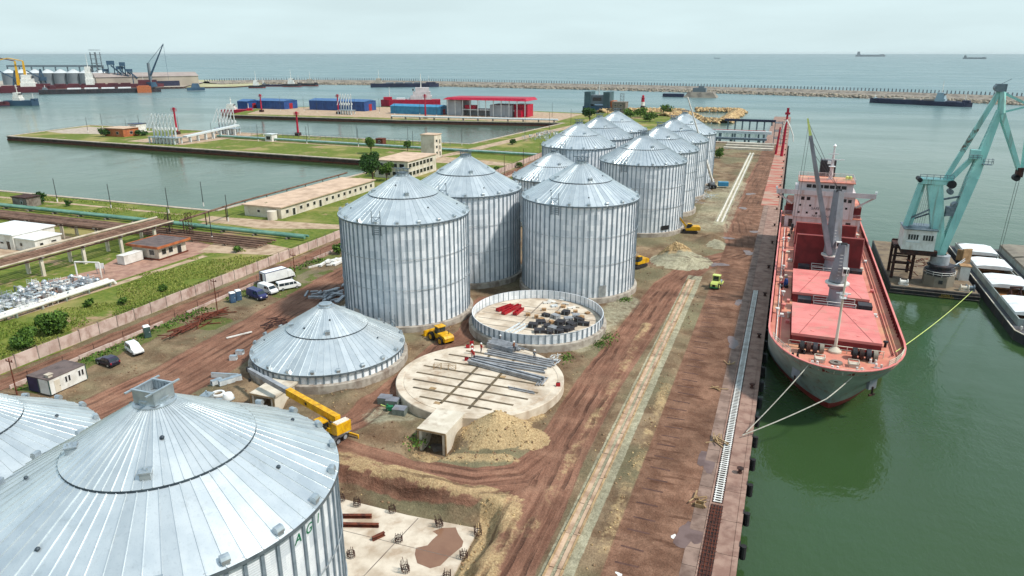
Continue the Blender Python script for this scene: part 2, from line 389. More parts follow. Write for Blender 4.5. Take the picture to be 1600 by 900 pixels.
def tree(name, label, loc, rx, h, trunk=.25, n=2200, leaf=.35, mt='leaf', cat='tree', group=None, low=.35):
    t = thing(name, label, cat, loc, 0, group); mb = MB()
    rz = h * (1 - low) * .62; cz = h * low + rz * .75
    mb.tube((0, 0, -.3), (.1, .05, cz), trunk, trunk * .45, 7)
    for k in range(6):
        a = k * 1.05 + random.random(); z0 = h * low * random.uniform(.5, 1.1)
        mb.tube((0, 0, z0), (math.cos(a) * rx * .6, math.sin(a) * rx * .6, cz + random.uniform(-.2, .4) * rz), trunk * .45, trunk * .12, 5)
    mb.build('trunk', M['bark'], t)
    p, tn = crown_points(n, rx, rx, rz, 10, cz)
    p[:, 2] = np.maximum(p[:, 2], .1)
    leaves('crown', p, leaf, tn, M[mt], t)
    return t

# ------------------------------------------------------------------ water
def water():
    b = NB('water'); pos = b.g.outputs['Position']; sp = b.n('SeparateXYZ'); b.put(sp.inputs[0], pos)
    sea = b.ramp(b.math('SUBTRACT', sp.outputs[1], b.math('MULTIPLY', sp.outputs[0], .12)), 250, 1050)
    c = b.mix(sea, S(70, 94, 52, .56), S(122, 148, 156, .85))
    c = b.mix(b.math('MULTIPLY', b.noise(pos, .035, 3), .5), c, S(64, 108, 66, .58))
    w1 = b.noise(b.vmul(pos, (1.0, .55, 1)), .8, 3, .6, .3)
    w2 = b.noise(b.vmul(pos, (.5, 1.0, 1)), .16, 3, .55)
    w3 = b.noise(b.vmul(pos, (.12, .5, 1)), .03, 3)
    h = b.math('ADD', b.math('ADD', b.math('MULTIPLY', w1, .5), b.math('MULTIPLY', w2, 1.0)), b.math('MULTIPLY', w3, 1.0))
    h = b.math('ADD', h, b.math('MULTIPLY', b.noise(b.vmul(pos, (1.0, .45, 1)), 2.4, 2, .6), .22))
    patch = b.ramp(b.noise(b.vmul(pos, (1, .6, 1)), .018, 4, .6), .35, .65)
    h = b.math('MULTIPLY', h, b.math('ADD', .45, b.math('MULTIPLY', patch, .95)))
    b.bump(h, .36, .35)
    rg = b.math('ADD', .05, b.math('MULTIPLY', b.ramp(b.noise(b.vmul(pos, (.3, 1, 1)), .012, 4), .4, .65), .1))
    rg = b.math('ADD', rg, b.math('MULTIPLY', sea, .22)); spc = b.math('SUBTRACT', .75, b.math('MULTIPLY', sea, .5))
    m = b.set(Base_Color=c, Roughness=rg, IOR=1.333, Specular_IOR_Level=spc)
    mb = MB(); K = 150000.0
    mb.quad((-K, -K, -2.5), (K, -K, -2.5), (K, K, -2.5), (-K, K, -2.5))
    struct(mb.build('water', m))
water()

# ------------------------------------------------------------------ ground left of the building site (grass, bare earth)
def land_mat():
    b = NB('land'); pos = b.g.outputs['Position']
    n1 = b.noise(pos, .07, 5, .6); n2 = b.noise(pos, .6, 4, .65)
    g = b.mix(b.ramp(n2, .3, .75), S(92, 114, 42, .8), S(136, 140, 66, .8))
    g = b.mix(b.ramp(b.noise(pos, .045, 3), .5, .66), g, S(164, 152, 96, .8))
    t = b.math('ADD', b.math('MULTIPLY', n1, .8), b.math('MULTIPLY', n2, .2))
    c = b.mix(b.ramp(t, .56, .64), g, S(176, 146, 116, .8))
    b.bump(b.noise(pos, 1.5, 4), .5, .3)
    M['land'] = b.set(Base_Color=c, Roughness=.95, Specular_IOR_Level=.15)
land_mat()
def tess(poly):
    from mathutils.geometry import tessellate_polygon
    return [tuple(t) for t in tessellate_polygon([[Vector((p[0], p[1], 0)) for p in poly]])]
def solid(name, poly, mtop, mside, z1=0.0, z0=-7.0):
    n = len(poly); mb = MB()
    mb.add([(p[0], p[1], z1) for p in poly], tess(poly))
    mb.cm = 1
    mb.add([(p[0], p[1], z0) for p in poly] + [(p[0], p[1], z1) for p in poly], [(k, (k+1) % n, n + (k+1) % n, n + k) for k in range(n)])
    return struct(mb.build(name, [mtop, mside]))
solid('ground', [(-116, -150), (-116, 445), (-75, 445), (-75, 600), (-92, 668), (-128, 655), (-160, 640), (-160, 531), (-173, 383), (-482, 388), (-466, 315), (-172, 302), (-173, 268), (-176.5, 182), (-900, 180), (-900, -150)], M['land'], M['quay_wall'])
solid('pier', [(-452, 497), (-292, 505), (-160, 528), (-160, 625), (-330, 650), (-490, 590)], M['land'], M['quay_wall'])
def strip(name, poly, m, z=.012, kind='structure'):
    mb = MB(); mb.add([(p[0], p[1], z) for p in poly], tess(poly))
    return struct(mb.build(name, m), kind)
mat('path_earth', S(204, 178, 150, .8), S(176, 148, 122, .8), .4, .95, dirt=S(150, 124, 98, .8), dscale=.25)
mat('pink_paving', S(190, 150, 130, .8), S(166, 126, 110, .8), .5, .95, dirt=S(140, 110, 92, .8), dscale=.3)
mat('coping', S(206, 190, 172, .8), S(180, 162, 146, .8), .5, .9, dirt=S(150, 128, 112, .8), dscale=.4)
def edge_strip(name, pts, wd, m, z=.25, h=.45):
    mb = MB()
    for a, c in zip(pts[:-1], pts[1:]): mb.beam((a[0], a[1], z - h/2), (c[0], c[1], z - h/2), wd, h)
    return struct(mb.build(name, m))
edge_strip('kerb', [(-900, 180.6), (-176.8, 182.4)], 1.6, M['coping'])
edge_strip('kerb', [(-176.2, 183), (-172.8, 268), (-171.8, 301)], 1.6, M['coping'], .23)
edge_strip('kerb', [(-171, 302.6), (-466, 315.6)], 2.2, M['coping'], .26)
edge_strip('kerb', [(-465.4, 316), (-481.4, 388)], 2.0, M['coping'], .24)
edge_strip('kerb', [(-480, 387.4), (-173, 382.4)], 1.8, M['coping'], .25)
edge_strip('kerb', [(-172.6, 384), (-160.6, 529)], 1.8, M['coping'], .23)
edge_strip('kerb', [(-451.6, 497.6), (-292, 505.8), (-161, 528.6)], 2.2, M['coping'], .26)
for pts in ([(-171, 302.0), (-466, 314.8)], [(-451.6, 496.8), (-292, 504.6), (-161, 527.8)]): edge_strip('tide_band', pts, .5, M['rust'], -1.7, .7)
# paths, roads and yards on the land
strip('path', [(-600, 171), (-182, 173.6), (-182, 175.4), (-600, 173)], M['path_earth'])
strip('yard', [(-158, 104), (-143.5, 92), (-141.5, 118), (-141, 146), (-154, 150), (-158, 128), (-154, 118)], M['pink_paving'], .010)
strip('yard', [(-330, 112), (-214, 116), (-180, 118), (-176, 138), (-214, 144), (-330, 140)], M['path_earth'], .011)
strip('road', [(-143, 140), (-122, 145), (-122, 152), (-144, 156), (-300, 156), (-300, 151), (-146, 150)], M['path_earth'], .014)
strip('road', [(-146, 168), (-122, 176), (-122, 181), (-150, 178), (-172, 176), (-172, 170)], M['path_earth'], .014)
strip('path', [(-142, 84), (-140, 84), (-137.5, 138), (-139.5, 138)], M['path_earth'], .016)
strip('yard', [(-470, 345), (-448, 340), (-400, 350), (-400, 372), (-474, 380)], M['coping'], .012)
strip('yard', [(-372, 322), (-326, 320), (-322, 384), (-372, 386)], M['path_earth'], .012)
strip('path', [(-322, 352), (-174, 346), (-174, 349), (-322, 355)], M['path_earth'], .016)
strip('road', [(-170, 308), (-122, 312), (-122, 320), (-168, 330), (-160, 420), (-150, 520), (-142, 520), (-152, 420), (-160, 340)], M['path_earth'], .014)
strip('yard', [(-445, 512), (-170, 532), (-170, 618), (-330, 645), (-480, 586)], M['path_earth'], .012)

# ------------------------------------------------------------------ building site: one sheet of churned earth with a pit, heaps and ruts
def vnoise(x, y, s, seed):
    r = np.random.default_rng(seed); T = r.random((256, 256)); x = x * s; y = y * s
    i = np.floor(x).astype(int); j = np.floor(y).astype(int); u = x - i; v = y - j; u = u*u*(3-2*u); v = v*v*(3-2*v)
    i %= 256; j %= 256; i2 = (i+1) % 256; j2 = (j+1) % 256
    return (T[i, j]*(1-u)+T[i2, j]*u)*(1-v) + (T[i, j2]*(1-u)+T[i2, j2]*u)*v
def fbm(x, y, s, seed, o=4):
    a = 0; k = .5
    for q in range(o): a = a + k * vnoise(x, y, s * 2**q, seed + q); k *= .5
    return a / .94
def pl_dist(X, Y, pts):
    """distance and signed offset to a polyline"""
    D = np.full(X.shape, 1e9); O = np.zeros(X.shape)
    for (ax, ay), (bx_, by) in zip(pts[:-1], pts[1:]):
        dx, dy = bx_ - ax, by - ay; L2 = dx*dx + dy*dy
        t = np.clip(((X-ax)*dx + (Y-ay)*dy) / L2, 0, 1)
        ex, ey = X - ax - t*dx, Y - ay - t*dy; d = np.hypot(ex, ey)
        s = np.sign(dx*ey - dy*ex) * d
        m = d < D; D = np.where(m, d, D); O = np.where(m, s, O)
    return D, O
def PG(*pp): return [(G(*p).x, G(*p).y) for p in pp]
def sst(a, lo, hi):
    t = np.clip((a - lo) / (hi - lo), 0, 1); return t*t*(3-2*t)
def poly_in(X, Y, poly):
    c = np.zeros(X.shape, bool); n = len(poly)
    for k in range(n):
        x1, y1 = poly[k]; x2, y2 = poly[(k+1) % n]
        cond = ((y1 > Y) != (y2 > Y)) & (X < (x2-x1)*(Y-y1)/(y2-y1+1e-12) + x1); c ^= cond
    return c
SILO = dict(A=(-41.7, 34.8), B=(-69.5, 34.8), C=(-69.2, 93.4), D=(-68.9, 120.6), E=(-68.4, 148.9), G=(-41.0, 148.6), F=(-66.8, 210),
            H=(-39.3, 210.3), I=(-39.3, 238), J=(-39.3, 266), K=(-39.3, 294), L=(-66.8, 238), L2=(-66.8, 266), L3=(-66.8, 294), Mr=(-41.2, 121.2), N=(-41.2, 93.5))
ROADS = [  # polyline (world), half width, strength
    (PG((700, 1000), (775, 900), (830, 800), (872, 710), (935, 600), (1000, 510), (1045, 445), (1090, 415), (1160, 395)), 3.6, 1.0),
    (PG((470, 690), (545, 712), (640, 738), (740, 756), (820, 748), (880, 700)), 3.2, 1.0),
    (PG((-60, 760), (140, 655), (290, 585), (400, 520), (500, 460), (560, 425)), 6.5, 1.0),
    ([(-92, 130), (-92, 180), (-92, 300), (-92, 430)], 5.5, .8),
    ([(-112.5, 40), (-112.8, 440)], 2.2, .9),
    (PG((470, 690), (560, 655), (640, 590), (690, 545), (735, 520), (760, 470)), 2.6, .9),
    (PG((1160, 395), (1150, 340), (1180, 290), (1200, 250)), 4.5, .8),
    (PG((900, 395), (1000, 405), (1090, 415)), 3.0, .7)]
CLAY = [PG((535, 712), (640, 742), (740, 772), (800, 800), (760, 900)), PG((742, 700), (800, 680), (840, 650)), PG((640, 690), (700, 715), (800, 720)),
        [(-21.8, 62), (-21.5, 90), (-21.8, 130)], [(-13.6, 62), (-13.4, 80), (-13.6, 104)]]
PILES = [(-22.0, 177, 7.6, 3.3), (-17.0, 201.5, 4.6, 2.2), (-14.2, 196, 3.6, 1.2), (-24.2, 180.5, 4.6, 2.3), (-33.2, 80.9, 4.9, 3.6), (-28.4, 80.8, 2.8, 1.3), (-58, 81.8, 4.0, 1.4), (-48.6, 77.2, 3.2, .8), (-35, 183, 5, .9), (-30.5, 192, 4, .7), (-52, 104.5, 3.4, 1.0), (-86, 109, 5, .8), (-77, 78.5, 4, .6)]
PIT = [(-62, 44), (-58, 66.2), (-49, 66.4), (-39, 66.0), (-26.2, 66.2), (-24.8, 60), (-24.6, 40)]
def site_height(X, Y):
    """height and colour zones of the churned earth"""
    road = np.zeros(X.shape); off = np.zeros(X.shape); best = np.full(X.shape, 1e9)
    for pts, hw, st in ROADS:
        d, o = pl_dist(X, Y, pts); road = np.maximum(road, st * (1 - sst(d, hw * .75, hw * 1.25)))
        m = d / hw < best; off = np.where(m, o, off); best = np.where(m, d / hw, best)
    grav = np.maximum((1 - sst(np.abs(X + 16.95), 1.55, 1.95)) * (Y < 166), (1 - sst(np.abs(X + 17.2), 1.2, 1.8)) * (Y > 222) * (Y < 400))
    yard = sst(Y, 205, 215) * sst(-Y, -320, -300) * sst(X, -27, -25) * sst(-X, 12, 14)
    d, _ = pl_dist(X, Y, PG((600, 650), (650, 640), (800, 520), (900, 540), (980, 470))); grav = np.maximum(grav, .55 * (1 - sst(d, 2, 6)))
    grav = np.maximum(grav, .5 * yard)
    clay = np.zeros(X.shape)
    for k, pts in enumerate(CLAY):
        d, _ = pl_dist(X, Y, pts); clay = np.maximum(clay, (1 - sst(d, .5, 1.9 if k < 3 else 1.6)) * (.1 + (1.25 if k < 3 else .78) * fbm(X, Y, .25, 5 + k, 3)))
    apron = sst(X, -13.6, -12.0) * (Y < 440)
    n1 = fbm(X, Y, .35, 21, 5); n2 = fbm(X, Y, .07, 31, 4)
    h = .05 + (n1 - .5) * .55 * (1 - .75 * road) * (1 - apron) + (n2 - .5) * .5 * (1 - apron)
    h += road * (vnoise(off, off * 0, 1.3, 3) - .5) * .13 - .10 * road
    h += (clay > .3) * (clay - .3) * (.2 + .7 * n1)
    h = h * (1 - .8 * grav) + .06 * grav
    for (px, py, r, ph) in PILES:
        q = np.hypot(X - px, Y - py) / r + (n1 - .5) * .35; h += ph * np.clip(1 - q, 0, 1) ** .95
    rim = np.zeros(X.shape); 
    inside = poly_in(X, Y, PIT); d, _ = pl_dist(X, Y, PIT + [PIT[0]]); sd_ = np.where(inside, d, -d) + (n1 - .5) * 2.2
    h = h * (1 - sst(sd_, 0, 2.0)) + (-2.05) * sst(sd_, 0, 2.0) + .45 * np.exp(-((sd_ + .9) / 1.0) ** 2) * n1 * (1 - road)
    for (cx, cy, rr) in ((-40.3, 74.6, 3.6), (-68.5, 75.0, 3.6)):   # dug-out in front of the tunnel mouths
        q = np.hypot((X - cx), (Y - cy) * .8) / rr + (n1 - .5) * .3; h -= 1.5 * (1 - sst(q, .55, 1.05))
    for k in ('C', 'D', 'E', 'G', 'Mr', 'N'):
        q = np.hypot(X - SILO[k][0], Y - SILO[k][1]); h = np.where(q < 13.22, np.minimum(h, .1), h)
    h = np.where(X > -12.6, np.clip(h, -.02, .05), h); h = h * (1 - sst(X, -13.5, -12.5)) + .02 * sst(X, -13.5, -12.5)
    clay = np.where((sd_ > .2) & (sd_ < 2.6), clay * .35, clay); clay = np.maximum(clay, .95 * (sd_ < .4) * (sd_ > -2.2) * (fbm(X, Y, .3, 77, 3) + .1)); clay = np.maximum(clay, .75 * (X > -29) * (np.abs(sd_ - 1) < 2) * inside)
    for (px, py, r, ph) in PILES[4:6] + PILES[3:4]: clay = np.maximum(clay, 1.1 * (np.hypot(X - px, Y - py) < r * 1.0))
    for (px, py, r, ph) in PILES[0:1] + PILES[2:3]: grav = np.maximum(grav, .95 * (np.hypot(X - px, Y - py) < r * 1.02) * (np.hypot(X + 24.2, Y - 180.5) > 3.0))
    grass = np.clip(sst(-np.abs(X + 107.0), -3.0, -.8) * (fbm(X, Y, .15, 91, 3) > .42) + .8 * sst(-X, 96, 99) * sst(X, -108, -106) * (fbm(X, Y, .09, 95, 3) > .55), 0, 1) * (road < .6) * (Y > 66)
    return h, road, grav, clay, apron, grass, off
def ground_mat():
    b = NB('site_earth'); pos = b.g.outputs['Position']; za = b.attr('za'); zb = b.attr('zb'); zo = b.attr('zo')
    sa = b.n('SeparateXYZ'); b.put(sa.inputs[0], za.outputs['Vector']); sb = b.n('SeparateXYZ'); b.put(sb.inputs[0], zb.outputs['Vector'])
    nf = b.noise(pos, 1.1, 6, .7); nm = b.noise(pos, .22, 5, .6); nl = b.noise(pos, .05, 4, .55)
    def w(s, k=.55, lo=.38, hi=.62): return b.ramp(b.math('ADD', s, b.math('MULTIPLY', b.math('SUBTRACT', b.math('ADD', b.math('MULTIPLY', nf, .6), b.math('MULTIPLY', nm, .4)), .5), k * 2)), lo, hi)
    c = b.mix(b.ramp(nm, .35, .65), S(122, 96, 74, .78), S(160, 136, 108, .8))
    c = b.mix(b.ramp(nl, .45, .62), c, S(142, 132, 102, .75))
    c = b.mix(b.math('MULTIPLY', b.ramp(nf, .55, .75), .6), c, S(192, 168, 132, .8))
    cb_ = b.n('CombineXYZ'); b.put(cb_.inputs[0], b.math('MULTIPLY', zo.outputs['Fac'], 1.0)); sp = b.n('SeparateXYZ'); b.put(sp.inputs[0], pos)
    b.put(cb_.inputs[1], b.math('MULTIPLY', sp.outputs[1], .05)); st = b.noise(cb_.outputs[0], 1.7, 4, .7, .4)
    rc = b.mix(b.ramp(st, .22, .8), S(122, 82, 66, .76), S(170, 124, 102, .8)); rc = b.mix(b.math('MULTIPLY', b.ramp(nm, .45, .7), .6), rc, S(178, 134, 110, .8))
    c = b.mix(w(sa.outputs[0], .35), c, rc)
    gc = b.mix(b.ramp(nf, .3, .7), S(158, 150, 124, .8), S(194, 186, 158, .82))
    c = b.mix(w(sa.outputs[1], .3), c, gc)
    cc = b.mix(b.ramp(b.noise(pos, 4.5, 5, .75), .3, .72), S(168, 134, 96, .84), S(226, 198, 150, .92)); cc = b.mix(b.math('MULTIPLY', b.ramp(nm, .45, .7), .5), cc, S(190, 160, 120, .85))
    c = b.mix(b.math('MULTIPLY', w(sa.outputs[2], .9, .3, .75), .85), c, cc)
    ac = b.mix(b.ramp(b.noise(pos, .35, 5, .65), .35, .68), S(124, 88, 70, .78), S(160, 120, 98, .8))
    ac = b.mix(b.math('MULTIPLY', b.ramp(b.noise(b.vmul(pos, (.35, 1.6, 1)), .5, 4), .56, .68), .6), ac, S(92, 58, 44, .75))
    c = b.mix(w(sb.outputs[0], .25), c, ac)
    c = b.mix(b.math('MULTIPLY', w(sb.outputs[1], .8), .85), c, b.mix(nf, S(76, 96, 40, .8), S(126, 132, 66, .8)))
    # fine grit, clods and wheel ruts
    rut = b.math('ABSOLUTE', b.math('SINE', b.math('ADD', b.math('MULTIPLY', zo.outputs['Fac'], 1.75), b.math('MULTIPLY', nl, 5.0))))
    rutm = b.math('MULTIPLY', b.ramp(rut, .8, .98), b.math('MULTIPLY', sa.outputs[0], b.ramp(b.noise(pos, .12, 4, .6), .42, .6)))
    c = b.mix(b.math('MULTIPLY', rutm, .6), c, S(84, 56, 46, .75))
    grit = b.noise(pos, 4.2, 7, .82); big = b.noise(pos, .09, 5, .65)
    k = b.math('ADD', b.math('MULTIPLY', b.ramp(grit, .3, .7), .55), .68); k = b.math('MULTIPLY', k, b.math('ADD', b.math('MULTIPLY', b.ramp(big, .35, .66), .4), .78))
    hsv = b.n('HueSaturation'); b.put(hsv.inputs['Value'], k); hsv.inputs['Saturation'].default_value = .98; hsv.inputs['Hue'].default_value = .502; b.put(hsv.inputs['Color'], c); c = hsv.outputs[0]
    c = b.mix(b.math('MULTIPLY', b.ramp(b.noise(pos, 2.6, 4, .75), .66, .74), b.math('SUBTRACT', .7, b.math('MULTIPLY', sa.outputs[0], .55))), c, S(206, 186, 150, .85))
    hb = b.math('ADD', b.math('MULTIPLY', b.noise(pos, 1.8, 5, .7), .6), b.math('MULTIPLY', b.noise(pos, 6.0, 3, .6), .25))
    b.bump(b.math('SUBTRACT', hb, b.math('MULTIPLY', rutm, .35)), .9, .4)
    M['site_earth'] = b.set(Base_Color=c, Roughness=.95, Specular_IOR_Level=.15)
ground_mat()
def axis(parts):
    a = []
    for lo, hi, st in parts: a.append(np.arange(lo, hi, st))
    return np.concatenate(a + [np.array([parts[-1][1]])])
def site():
    xs = axis([(-116.3, -64, .8), (-64, -20, .42), (-20, -5.4, .55)]); ys = axis([(-40, 44, 6), (44, 106, .42), (106, 170, .7), (170, 260, 1.2), (260, 446, 3)])
    X, Y = np.meshgrid(xs, ys); h, road, grav, clay, apron, grass, off = site_height(X, Y)
    ny, nx = X.shape; v = np.stack([X, Y, h], -1).reshape(-1, 3); i = np.arange(ny*nx).reshape(ny, nx)
    f = np.stack([i[:-1, :-1], i[:-1, 1:], i[1:, 1:], i[1:, :-1]], -1).reshape(-1, 4)
    o = np_mesh('building_site_ground', v, f, M['site_earth']); me = o.data
    me.polygons.foreach_set('use_smooth', [True] * len(me.polygons))
    for nm, arr in (('za', (road, grav, clay)), ('zb', (apron, grass, road))):
        a = me.attributes.new(nm, 'FLOAT_VECTOR', 'POINT'); a.data.foreach_set('vector', np.stack(arr, -1).astype(np.float32).ravel())
    a = me.attributes.new('zo', 'FLOAT', 'POINT'); a.data.foreach_set('value', off.astype(np.float32).ravel())
    struct(o)
    # sea wall closing the far end of the site
    solid('sea_wall', [(-75, 443), (-5, 443), (-5, 447.5), (-75, 447.5)], M['coping'], M['quay_wall'], .3)
site()
def ground_z(x, y):
    return float(site_height(np.array([[float(x)]]), np.array([[float(y)]]))[0][0, 0])
# loose stones on the earth
def rubble():
    pts = []; n = 9000
    X = RNG.uniform(-64, -12, n); Y = RNG.uniform(46, 135, n); h, road, grav, clay, apron, gr, off = site_height(X[None], Y[None])
    p = np.clip(clay[0] * 1.3 + .05 - road[0] - apron[0] - grav[0], 0, 1); k = RNG.random(n) < p
    for q in ('N', 'Mr', 'C', 'D', 'E', 'G'): k &= np.hypot(X - SILO[q][0], Y - SILO[q][1]) > 13.4
    c = np.stack([X[k], Y[k], h[0][k] + .03], 1); m = len(c)
    struct(stones('rubble', c, RNG.uniform(.05, .22, m) ** 1.0, RNG.random(m), M['stones']), 'stuff')
    n = 2600; a = RNG.uniform(0, 2*PI, n); r = np.sqrt(RNG.random(n)) * 4.0; X = -24.2 + r*np.cos(a); Y = 180.5 + r*np.sin(a); h = site_height(X[None], Y[None])[0][0]
    o = stones('stone_heap', np.stack([X, Y, h], 1), RNG.uniform(.08, .3, n), RNG.random(n), M['stones']); tag(o, 'pale yellow broken stone heaped on top of the big gravel pile', 'rubble'); o['kind'] = 'stuff'
rubble()
def clods():
    n = 16000; X = RNG.uniform(-100, -12, n); Y = RNG.uniform(46, 215, n); h, road, grav, clay, apron, gr, off = site_height(X[None], Y[None])
    p = np.clip(.25 + fbm(X, Y, .12, 70, 3) * .9 - .45 - .7 * road[0] - 2 * apron[0] - .8 * grav[0], 0, 1); k = RNG.random(n) < p
    for q in ('N', 'Mr', 'C', 'D', 'E', 'G', 'H', 'F'): k &= np.hypot(X - SILO[q][0], Y - SILO[q][1]) > 13.5
    c = np.stack([X[k], Y[k], h[0][k] + .02], 1); m = len(c)
    struct(stones('clods', c, RNG.uniform(.06, .3, m), RNG.random(m), M['clods']), 'stuff')
clods()
# ------------------------------------------------------------------ silos
NP = 64
RS, RSTEP, RTOP, RC = 12.45, 6.75, 1.45, 13.2
def panel_mesh(name, r0, z0, r1, z1, rib=.075):
    """one roof sheet from radius r0 (outer) to r1 with a standing seam along one edge"""
    mb = MB(); a = PI / NP; n = 3
    rows = []
    for k in range(n + 1):
        t = k / n; r = r0 + (r1 - r0) * t; z = z0 + (z1 - z0) * t
        rows.append((r, z))
    def P(r, ang, z): return (r * math.cos(ang), r * math.sin(ang), z)
    def col(offs): return [(P(r, -a + (w / r if w < 9 else 2 * a), z + dz)) for (r, z) in rows for (w, dz) in offs]
    offs = [(0, 0), (.015, rib), (.075, rib), (.09, 0), (99, 0)]
    vs = col(offs); m = len(offs)
    fs = [(k*m+j, k*m+j+1, (k+1)*m+j+1, (k+1)*m+j) for k in range(n) for j in range(m - 1)]
    fs.append(tuple(range(m)))
    mb.add(vs, fs)
    return mb.mesh(name, M['roof'])
def stiff_mesh(h):
    mb = MB(); mb.bx(RS - .01, RS + .15, -.09, .09, 0, h); mb.bx(RS + .145, RS + .165, -.12, .12, 0, h)
    return mb.mesh('stiffener', M['stiff'])
mat('stiff', S(144, 157, 167), S(122, 136, 146), 1.0, .45, .3)
mat('step_dark', S(74, 86, 94), S(60, 70, 80), 1.0, .6, .3)
MC = {}
def vent_mesh():
    mb = MB(); prof = [(.0, .0), (.5, .0), (.5, .18), (.4, .38), (.2, .44), (0, .4)]
    mb.ext(prof, -.3, .3); mb.box((0, .25, -.1), (.5, .4, .3)); return mb.mesh('vent', M['galv'])
def silo(key, label, eave, detail, z0=1.3, roof=True, sheen=None, rot=0.0):
    cx, cy = SILO[key]; t = thing('grain_silo', label, 'silo', (cx, cy, 0), rot, 'galvanized grain silos')
    h = eave - z0; zs = eave + 3.35; zt = eave + 6.7
    f = MB(); f.lathe([(RC, -2.4), (RC, z0 - .08), (RC - .08, z0), (RS - .6, z0)], 72); f.build('foundation_ring', M['concrete'], t, True)
    mb = MB(); mb.lathe([(RS, z0), (RS, eave)], 128); mb.build('wall', M['silo_wall'], t, True)
    if detail:
        key_s = round(h, 2)
        if key_s not in MC: MC[key_s] = stiff_mesh(h)
        for k in range(NP):
            obj('stiffener', MC[key_s], t, (0, 0, z0 + .002), 2*PI*(k + .5)/NP)
    else:
        mb = MB()
        for k in range(NP):
            a = 2*PI*(k+.5)/NP; c, s_ = math.cos(a), math.sin(a)
            mb.box(((RS+.08)*c, (RS+.08)*s_, z0 + h/2), (.16, .2, h - .02), a)
        struct(mb.build('stiffener_row', M['stiff'], t), 'stuff')
    if h > 10:
        for zz in (.36, .66):
            mb = MB(); mb.lathe([(RS+.17, -.04), (RS+.24, -.04), (RS+.24, .04), (RS+.17, .04)], 96, (0, 0, z0 + h*zz), close=True); mb.build('wind_ring', M['galv'], t, True)
    if not roof: return t
    if detail:
        k1 = ('lo', eave)
        if k1 not in MC:
            MC[k1] = panel_mesh('roof_panel', RS + .35, eave - .12, RSTEP - .15, zs + .06); MC[('up', eave)] = panel_mesh('roof_panel', RSTEP, zs + .16, RTOP, zt)
        for k in range(NP):
            obj('roof_panel', MC[k1], t, (0, 0, 0), 2*PI*k/NP); obj('roof_panel', MC[('up', eave)], t, (0, 0, 0), 2*PI*(k+.5)/NP)
    else:
        mb = MB(); mb.lathe([(RS+.35, eave-.12), (RSTEP-.1, zs+.05)], 96); mb.lathe([(RSTEP, zs+.16), (RTOP, zt)], 96)
        for k in range(NP):
            a = 2*PI*k/NP; c, s_ = math.cos(a), math.sin(a)
            mb.beam(((RS+.35)*c, (RS+.35)*s_, eave-.06), (RTOP*c, RTOP*s_, zt+.05), .10, .12)
        mb.build('roof', M['roof'], t)
    mb = MB(); mb.lathe([(RSTEP+.01, zs-.02), (RSTEP+.01, zs+.17)], 96); mb.build('roof_step', M['step_dark'], t, True)
    mb = MB(); mb.lathe([(RS+.36, eave-.13), (RS+.36, eave-.42), (RS+.02, eave-.42)], 96); mb.build('eave_trim', M['galv_dark'], t, True)
    mb = MB(); mb.lathe([(RTOP+.05, zt-.1), (RTOP+.05, zt+.12), (RTOP-.35, zt+.16), (RTOP-.35, zt+.5), (0, zt+.5)], 32); mb.build('collar', M['galv'], t, True)
    if 'vent' not in MC: MC['vent'] = vent_mesh()
    for k in range(20):
        a = 2*PI*(k+.3)/20; r = RS - .25
        o = obj('eave_vent', MC['vent'], t, (r*math.cos(a), r*math.sin(a), eave + .22), a - PI/2)
    if detail:
        for k in range(7):
            a = .9*k + len(label)*.37; r = (3.6, 9.2, 10.4, 5.2)[k % 4]; z = (zs + .16 + (RSTEP - r)*(zt - zs - .16)/(RSTEP - RTOP)) if r < RSTEP else eave + (RS - r)*(zs - eave)/(RS - RSTEP)
            obj('cable_cap', MC['cap'], t, (r*math.cos(a), r*math.sin(a), z + .03), a)
    for a in (-.95, 1.7, 3.9):
        a2 = a; r = RSTEP - .9; o = obj('roof_hatch', MC['hatch'], t, (r*math.cos(a2), r*math.sin(a2), zs + .62), a2 + PI/2)
    return t
def hatch_mesh():
    mb = MB(); mb.box((0, 0, .08), (.7, .7, .62)); mb.box((0, 0, .42), (.85, .85, .1)); mb.box((.15, -.15, .58), (.1, .1, .24)); mb.box((-.15, .1, .55), (.1, .1, .2)); return mb.mesh('roof_hatch', M['galv'])
MC['hatch'] = hatch_mesh()
mb = MB(); mb.lathe([(.16, 0), (.16, .12), (.08, .2), (0, .22)], 8); MC['cap'] = mb.mesh('cable_cap', M['step_dark'])
def ladder(t, a, eave, mt='galv'):
    """two posts with a cross brace standing at the eave above the wall ladder"""
    mb = MB(); r = RS + .1; ca, sa = math.cos(a), math.sin(a)
    for s_ in (-.85, .85):
        x, y = r*ca - s_*sa, r*sa + s_*ca; mb.tube((x, y, eave - 2.2), (x, y, eave + 2.4), .07, n=5)
    A = lambda s_, z: (r*ca - s_*sa, r*sa + s_*ca, eave + z)
    mb.tube(A(-.85, 1.2), A(.85, 1.2), .05, n=5); mb.tube(A(-.85, .1), A(.85, 1.2), .04, n=5); mb.tube(A(.85, .1), A(-.85, 1.2), .04, n=5)
    for q in range(5): mb.tube(A(-.85, -.4 - .4*q), A(.85, -.4 - .4*q), .05, n=5)
    mb.build('ladder_frame', M['galv_dark'], t)
